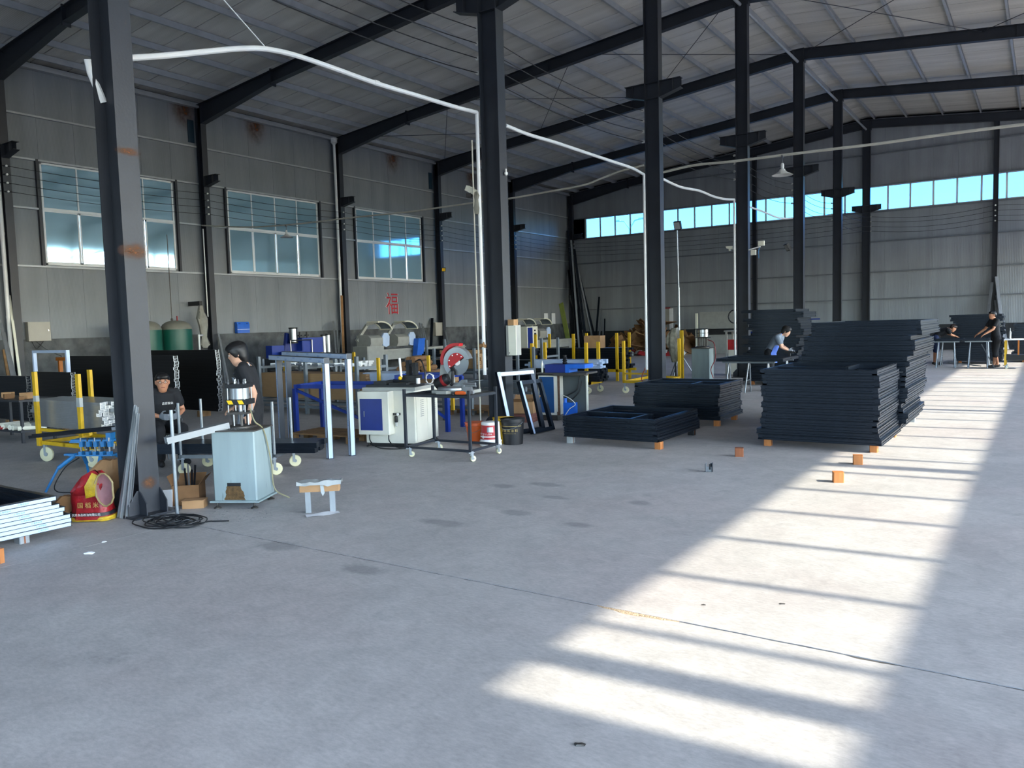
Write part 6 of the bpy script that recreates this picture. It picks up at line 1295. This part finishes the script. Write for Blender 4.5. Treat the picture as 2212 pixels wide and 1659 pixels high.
t = thing('profile_cart', 'yellow-post cart of dark profiles and white bars on castors', 'cart', (-10.5, 16.2, 0), .0)
part('deck_frame', MB().box(0,0,.22,1.7,.06,.28).box(0,.6,.22,1.7,.66,.28).box(0,0,.22,.06,.66,.28).box(1.64,0,.22,1.7,.66,.28), 'yellow_paint', t)
for x in (.1, 1.6):
    for y in (0, .6): part('post', MB().box(x-.035,y,.25,x+.035,y+.06,1.2), 'yellow_paint', t)
for x, y in ((.1,.03),(1.6,.03),(1.6,.63),(.1,.63)): caster(t, x, y, .22, .08, .3)
bars('dark_profile', 'dark profile on the yellow-post cart', 'profile', 'profiles on the yellow-post cart', (-11.6, 16.53, .283), (-8.62, 16.53, .283), 5, 5, .09, .06, 'alu_dark', 'alu_dark', .06)
bars('white_profile', 'white-wrapped profile on top of the yellow-post cart', 'profile', 'white profiles on the yellow-post cart', (-10.6, 16.53, .59), (-8.7, 16.53, .59), 5, 4, .085, .05, 'film', 'film', .12)
p = PY(1265, 765, 20.0); open_box('cardboard_box', 'closed cardboard carton with a red print on the long yellow rack', (-10.9, 20.4, .92), .5, .4, .36, .1, (0,0,0,0), 'cardboard')
# ---------------------------------------------------------------- far corner: long leaning profiles
its = []
for (u0, u1, v1, w, mm) in ((1236,1226,500,.12,'alu_dark'),(1244,1233,520,.1,'alu_mill'),(1252,1236,560,.12,'alu_dark'),(1262,1240,540,.12,'alu_dark'),(1272,1246,575,.1,'alu_mill'),(1280,1252,600,.1,'alu_dark'),(1258,1232,610,.14,'alu_dark'),(1240,1228,585,.14,'alu_dark'),(1268,1230,640,.1,'galv_tube')):
    tp = PY(u1, v1, YF-.45); ft = PZ(u0, 775); ft = PY(u0+8, 775, 38.5); its.append((ft.x, 38.5+rs.uniform(-.3,.3), tp.x, YF-.42, tp.z, w, mm))
lean('leaning_profile', 'very long profile leaning in the far corner behind the corner column', 'profile', 'profiles in the far corner', its, 'alu_dark')
its = []
for (u0, u1, v1, w, mm) in ((1285,1294,643,.1,'alu_dark'),(1292,1299,668,.08,'galv_tube'),(1302,1303,677,.08,'alu_mill'),(1305,1306,690,.08,'alu_dark'),(1272,1276,722,.1,'alu_dark'),(1278,1282,728,.1,'galv_tube')):
    tp = PY(u1, v1, YF-.35); ft = PY(u0, 760, 38.2); its.append((ft.x, 38.2, tp.x, YF-.33, tp.z, w, mm))
lean('leaning_profile', 'profile leaning on the end wall beside the cardboard heap', 'profile', 'profiles beside the cardboard heap', its, 'alu_dark')
a = PX(1215, 655, -22.5); b = PX(1233, 770, -21.6)
mat('tape_green', '8d9b4a', .6); solo('leaning_board', MB().bar((-21.6, b.y, .003), (-22.6, a.y, a.z), .28, .04, up=(0,1,0)), 'tape_green', 'board wrapped with green and yellow tape leaning near the corner', 'board')
# heap of cardboard and rubbish
hp_ = PZ(1360, 772); rc = random.Random(11)
for k in range(70):
    a = rc.uniform(0,6.28); r = 1.9*math.sqrt(rc.random()); h = max(0, 1.75*(1-r/2.2)); x, y = -16.3+r*1.25*math.cos(a), 37.3+r*.9*math.sin(a); z = max(.25, h*rc.uniform(.6,1.0)) 
    w, d = rc.uniform(.5,1.2), rc.uniform(.4,.9)
    o = solo('flattened_carton', MB().box(-w/2,-d/2,-.012,w/2,d/2,.012).prism([(w/2,0),(w/2+.18,.12),(w/2+.17,.14),(w/2,.02)], -d/2, d/2, ux=(1,0,0), uy=(0,0,1), uz=(0,1,0)), ['cardboard_dark','kraft','cardboard_dark','wrap_brown'][k%4], 'flattened brown carton in the heap by the end wall', 'carton', (x,y,z), rc.uniform(0,6.28), 'cartons in the heap'); o.rotation_euler = (rc.uniform(-.75,.75), rc.uniform(-.75,.75), rc.uniform(0,6.28))
solo('rubbish_mound', blob([((0,0),2.5,1.5,.0),((0,0),2.2,1.3,.2),((.2,.1),1.6,1.0,.5),((.3,.1),.9,.6,.85),((.3,.1),.3,.2,1.0)], 26, .09, 31), 'cardboard_dark', 'mound of scrap packaging under the flattened cartons', 'rubbish', (-16.3, 37.3, 0))
for k in range(40):
    x, y = rc.uniform(-18.6,-14.2), rc.uniform(34.6,36.0); s = rc.uniform(.12,.3); m = ['paper','film','clear_plastic','red_deep','black_plastic','cardboard'][k%6]
    solo('rubbish_bag', blob([((0,0),s,s*.7,.002),((0,0),s*1.1,s*.8,s*.3),((0,0),s*.7,s*.5,s*.7),((0,0),s*.2,s*.2,s*.9)], 10, s*.2, 100+k), m, 'crumpled piece of plastic or paper rubbish before the cardboard heap', 'rubbish', (x,y,0), k, 'rubbish before the heap')
# door in the end wall
dd = struct('door_1'); p0 = PY(1432, 672, YF); p1 = PY(1456, 718, YF)
part('door_leaf', MB().box(-18.0,YF-.03,1.15,-16.95,YF-.003,2.28), 'grey_box', dd); part('door_head', MB().box(-18.1,YF-.04,2.28,-16.9,YF-.003,2.36), 'red_deep', dd); part('jamb', MB().box(-16.95,YF-.05,1.15,-16.75,YF-.003,2.28), 'upvc', dd)
# ---------------------------------------------------------------- yellow empty cart, fan, mast, second punch press
t = thing('empty_cart', 'empty yellow cart frame beside the fan column', 'cart', (-8.17, 16.62, 0), .04)
part('deck_frame', MB().box(0,0,.24,.86,.06,.3).box(0,1.5,.24,.86,1.56,.3).box(0,0,.24,.06,1.56,.3).box(.8,0,.24,.86,1.56,.3), 'yellow_paint', t); part('top_rail', MB().box(0,0,.44,.86,.05,.48), 'yellow_paint', t)
for x, y in ((0,0),(.8,0),(0,1.5),(.8,1.5)): part('post', MB().box(x,y,.24,x+.06,y+.06,1.22), 'yellow_paint', t); caster(t, x+.03, y+.03, .24, .08, .3)
part('orange_hose', MB().tube(curve([(.82,-.02,.95),(.6,-.05,.6),(.5,-.06,.35),(.6,-.07,.28),(.75,-.06,.4),(.83,-.03,.7)], 6), .012, 6), mat('hose_orange', '9a4a2a', .6), t)
p = PY(1468, 480, 21.7); t = thing('floodlight_mast', 'tall galvanised mast with a black floodlight on tripod legs', 'floodlight', (-8.83, 21.7, 0))
part('mast', MB().cyl((0,0,.3),(0,0,2.6),.035,10).cyl((0,0,2.5),(-.03,0,4.25),.025,10), 'galv_tube', t)
for k in range(3): part('leg', MB().cyl((0,0,.75),(.45*math.cos(k*2.09+.5),.45*math.sin(k*2.09+.5),.003),.018,8), 'galv_tube', t)
part('lamp_head', MB().cbox((.02,-.06,4.36),(.2,.1,.24),0,.35), 'black_paint', t); part('lamp_glass', MB().cbox((.02,-.115,4.345),(.17,.004,.2),0,.35), 'clear_plastic', t)
glass('plastic_film', 'a9a596', .2)
t = thing('wrapped_fan', 'round pedestal fan wrapped in yellowed plastic film', 'fan', (-8.62, 20.9, 0))
part('pole', MB().cyl((0,0,.02),(0,0,1.0),.025,8), 'steel', t); part('base', MB().lathe([(.25,.002),(.25,.03),(.05,.06)], n=20), 'steel', t)
Mx = Matrix.Rotation(R(-25),3,'Z') @ Matrix.Rotation(R(90),3,'Y')
part('cage', MB().lathe([(.02,-.06),(.2,-.08),(.3,-.05),(.33,0),(.3,.05),(.2,.08),(.02,.06)], (0,0,1.1), 20, Mx), mat('plastic_wrap', '8c8878', .35, 0, .3, 12, .8, 18), t)
part('plastic_skirt', blob([((0,0),.09,.16,.5),((0,0),.12,.25,.8),((0,0),.13,.32,1.05),((0,0),.12,.28,1.3),((0,0),.07,.12,1.45)], 16, .03, 5), 'plastic_wrap', t)
solo('yellow_pole', MB().box(-.045,-.03,.003,.045,.03,1.38).box(-.1,-.1,.003,.1,.1,.02), 'yellow_paint', 'yellow square post standing beside the wrapped fan', 'post', (-8.35, 20.7, 0))
t = thing('punch_press', 'second punch press with chrome cylinder near the red tool cart', 'machine', (-8.15, 20.9, 0), .1)
part('body', MB().chbox(0,0,.01,.5,.45,.86,.012), 'machine_green', t); part('top_plate', MB().box(-.02,-.02,.86,.52,.47,.875), 'iron', t)
part('turret', MB().lathe([(.2,0),(.2,.03),(.15,.05)], (.25,.22,.875), 24), 'iron', t)
for k in range(6): part('die_post', MB().cyl((.25+.12*math.cos(k*1.05),.22+.12*math.sin(k*1.05),.9),(.25+.12*math.cos(k*1.05),.22+.12*math.sin(k*1.05),1.15),.018,8), 'iron', t)
part('cylinder', MB().lathe([(.14,1.17),(.17,1.18),(.17,1.28),(.155,1.285),(.17,1.29),(.17,1.38),(.14,1.39)], (.25,.22,0), 24), 'chrome', t); part('cap', MB().box(.06,.04,1.15,.44,.4,1.17).box(.06,.04,1.39,.44,.4,1.41), 'black_paint', t)
part('hose', MB().tube(curve([(.4,.2,1.1),(.6,.1,1.0),(.65,.05,.6),(.55,-.05,.3),(.6,0,.05)], 6), .012, 6), 'red_deep', t)
t = thing('tool_cart', 'red and white tool cart behind the second punch press', 'cart', (-7.75, 22.8, 0))
part('body', MB().box(0,0,.02,.9,.5,.8), 'machine_white', t); part('red_front', MB().box(-.01,-.012,.75,.91,0,1.05).box(.78,-.014,.02,.86,-.012,.75), 'red_paint', t); part('top', MB().box(-.1,-.1,1.28,1.3,.6,1.32).box(1.2,-.05,.02,1.25,.0,1.28).box(-.08,.5,.02,-.03,.55,1.28).box(-.08,-.05,.02,-.03,.0,1.28), 'machine_grey', t); part('white_panel', MB().box(.72,-.06,.05,.98,-.02,.88), 'white_print', t)
part('handwheel', MB().tube([(.12+.2*math.cos(k*.524), .25, 1.72+.2*math.sin(k*.524)) for k in range(13)], .02, 6).cyl((.12,.25,1.32),(.12,.25,1.72),.02,8), 'black_paint', t)
for x in (.3,.55,.95): solo('small_bottle', MB().lathe([(.03,0),(.035,.01),(.035,.12),(.012,.16),(.012,.22)], n=10), 'white_print' if x > .5 else 'blue_bright', 'small bottle standing on the top of the red tool cart', 'bottle', (-7.75+x, 22.95, 1.321), 0, 'bottles on the tool cart')
t = thing('profile_saw', 'grey single-head saw with a sloped hood and roller table at the end wall', 'machine', (-13.9, 36.5, 0))
part('body', MB().box(0,0,.003,1.9,.9,.9), 'machine_grey', t); part('hood', MB().prism([(0,1.2),(.9,1.2),(.9,1.75),(.6,2.0),(0,2.0)], .1, 2.0, ux=(0,1,0), uy=(0,0,1), uz=(1,0,0)), 'machine_grey', t); part('hood_side', MB().prism([(-.02,1.1),(.92,1.1),(.92,1.75),(.6,2.05),(-.02,2.05)], 2.0, 2.1, ux=(0,1,0), uy=(0,0,1), uz=(1,0,0)), 'cream', t); part('post', MB().box(-.1,-.05,.003,0,.05,1.95), 'cream', t)
part('roller_table', MB().box(2.1,0,.95,5.6,.5,1.02).box(2.1,0,1.5,5.6,.06,1.56).box(2.2,.0,.003,2.3,.1,.95).box(5.4,0,.003,5.5,.1,.95), 'blue_paint', t)
# ---------------------------------------------------------------- trestle tables
def trestle(par, x, y, w, h, ang=0):
    for s in (-1, 1):
        for q in (-1, 1): part('trestle_leg', MB().cyl((x+s*w/2, y+q*.22, .003), (x+s*w/2-s*.04, y+q*.03, h), .018, 8), 'galv_tube', par)
        part('trestle_spreader', MB().cyl((x+s*w/2-s*.012,y-.15,.28),(x+s*w/2-s*.012,y+.15,.28),.012,8), 'galv_tube', par)
    part('trestle_bar', MB().box(x-w/2-.1,y-.03,h,x+w/2+.1,y+.03,h+.04), 'galv_tube', par)
t = thing('trestle_table', 'steel trestles under the dark frame that the woman works on', 'table', (-5.2, 16.75, 0)); trestle(t, 0, -.2, .9, .72); trestle(t, .1, .85, .9, .72)
frame('aluminium_casement', 'dark frame lying on the trestles before the woman in grey', 1.4, 1.4, (-5.85, 16.4, .762), .02, None, ((0,.7,1.4,.7),))
solo('hand_drill', MB().box(-.1,-.02,.06,.05,.03,.11).box(-.04,-.02,0,.01,.02,.06).cyl((.05,.005,.085),(.12,.005,.085),.012,8), 'black_plastic', 'black hand tool lying on the frame by the woman', 'tool', (-4.62, 17.6, .82))
t = thing('trestle_table', 'far pair of steel trestles with castors and cross braces', 'table', (-2.1, 27.3, 0)); trestle(t, -.42, -.1, .5, .76); trestle(t, .42, -.1, .5, .76); trestle(t, 0, .9, 1.3, .76)
part('diagonal', MB().cyl((.5,-.1,.7),(.85,-.3,.01),.014,8).cyl((-.4,.2,.15),(.5,-.1,.05),.014,8), 'galv_tube', t)
frame('aluminium_casement', 'dark frame lying on the far trestles between the two men', 1.4, 1.2, (-2.82, 27.1, .802), 0, None, ((.7,0,.7,1.2),))
t = thing('tool_stand', 'yellow steel stand with a work top at the far right', 'stand', (-.98, 26.75, 0)); 
for x, y in ((0,0),(.62,0),(0,.6),(.62,.6)): part('leg', MB().box(x-.025,y-.025,.1,x+.025,y+.025,.82), 'yellow_paint', t); caster(t, x, y, .1, .04, .4)
part('top', MB().box(-.04,-.04,.82,.7,.66,.85), 'paper', t); part('lower_tray', MB().box(0,0,.25,.62,.6,.4), 'black_paint', t); part('mid_post', MB().box(.3,-.02,.4,.34,.02,.82), 'orange_steel', t)
for x in (.1, .6): solo('sealant_gun', MB().lathe([(.03,0),(.03,.2),(.012,.24),(.008,.32)], n=10), 'clear_plastic' if x < .3 else 'white_print', 'upright sealant cartridge on the yellow stand', 'cartridge', (-.98+x, 27.0, .851), 0, 'cartridges on the yellow stand')
its = []
for (u0, u1, v1, w, mm) in ((2125,2143,612,.1,'alu_mill'),(2170,2152,600,.12,'alu_mill'),(2176,2154,640,.12,'galv_tube'),(2160,2150,650,.1,'alu_mill')):
    tp = PY(u1, v1, YF-.32); ft = PY(u0, 745, 39.0); its.append((ft.x, 39.0, tp.x, YF-.34, tp.z, w, mm))
lean('leaning_profile', 'pale profile leaning against the end-wall post with profiles on both sides', 'profile', 'profiles at the end-wall post', its, 'alu_mill')
# ---------------------------------------------------------------- cameras, floodlights, speakers on columns
def floodlight(label, p, rz, tilt=.3, s=.2):
    t = thing('wall_floodlight', label, 'floodlight', p, rz); part('housing', MB().cbox((0,0,0),(.08,s,s*.85),0,0,tilt), 'black_paint', t); part('lens', MB().cbox((.043*math.cos(tilt),0,-.043*math.sin(tilt)),(.004,s*.8,s*.68),0,0,tilt), 'yellow_bright' if 'yellow' in label else 'clear_plastic', t); part('bracket', MB().box(-.12,-.01,-.02,-.03,.01,.02), 'black_paint', t)
floodlight('small floodlight with yellow lens on the wall column', (LC[1]+.13, FY[6]-.1, 4.22), -.5)
floodlight('black floodlight tilted off the left of a far centre column', (RC[0]-.2, FY[6]-.06, 4.05), math.pi+.6, .5, .3)
t = thing('security_camera', 'white security camera on a bracket left of the third centre column', 'camera', (RC[0]-.2, FY[5]-.1, 3.66)); part('housing', MB().prism([(-.09,.03),(.1,.03),(.1,-.03),(.06,-.05),(-.06,-.03)], -.04, .04, ux=(1,0,0), uy=(0,0,1), uz=(0,1,0)), 'cream', t); part('bracket', MB().bar((.04,0,-.04),(.2,.04,-.06),.025,.025).box(.0,-.03,-.1,.05,.03,-.04), 'cream', t)
t = thing('security_camera', 'camera and socket on a short arm right of the third centre column', 'camera', (RC[1], FY[5]-.04, 3.6)); part('arm', MB().bar((0,0,-.05),(.32,0,.02),.03,.03), 'upvc', t); part('junction_box', MB().box(.07,-.04,-.2,.2,.04,-.06), 'cream', t); part('socket', MB().box(.27,-.04,.04,.43,.04,.17).box(.31,-.044,.08,.33,-.04,.1).box(.37,-.044,.08,.39,-.04,.1).box(.31,-.044,.13,.33,-.04,.15).box(.37,-.044,.13,.39,-.04,.15), 'cream', t); part('lead', MB().tube([(.3,0,.0),(.27,0,-.1),(.28,0,-.3)], .01, 6), 'cyan_paint', t)
t = thing('security_camera', 'beige security camera with taped fan motor left of the bucket column', 'camera', (RC[0]-.06, FY[3]-.14, 3.6)); part('housing', MB().cbox((-.12,0,.16),(.2,.08,.08),0,0,.5).cbox((-.15,0,.2),(.1,.1,.02)), 'cream', t); part('lens_hood', MB().box(-.2,-.04,.06,-.1,.04,.12), 'iron', t); part('taped_box', blob([((0,0),.03,.06,-.22),((-.02,0),.06,.07,-.12),((-.01,0),.04,.06,0.0),((-.0,0),.06,.07,.06),((.0,0),.03,.05,.12)], 12, .01, 3), 'tank_grey', t)
solo('bulb', MB().ball((0,0,0),.03,n=10,m=8).cyl((0,0,.02),(0,0,.07),.012,8), 'white_print', 'small white bulb on the right flange of the bucket column', 'bulb', (RC[1]+.032, FY[3]+.02, 3.97))
solo('air_line', MB().cyl((0,0,.004),(0,0,4.5),.012,8), 'pipe_beige', 'thin yellowish pipe running down the left side of the bucket column', 'pipe', (RC[0]-.1, FY[3]-.2, 0))
# street lamp far outside, seen through the ribbon window
t = thing('street_lamp', 'double-armed street lamp outside beyond the ribbon window', 'lamp', (-38.0, 78.0, -.05)); zt = PY(1360, 470, 78).z; xx = PY(1360, 480, 78).x; t.location.x = xx
part('pole', MB().cyl((0,0,0),(0,0,zt-1.2),.1,8), 'white_paint', t); part('arm', MB().tube([(-1.3,0,zt-.2),(-.6,0,zt-.3),(0,0,zt-1.2),(.6,0,zt-.3),(1.3,0,zt-.2)], .07, 6), 'white_paint', t); part('lantern', MB().box(-1.7,-.15,zt-.25,-1.1,.15,zt-.1), 'white_paint', t); part('lantern', MB().box(1.1,-.15,zt-.25,1.7,.15,zt-.1), 'white_paint', t)
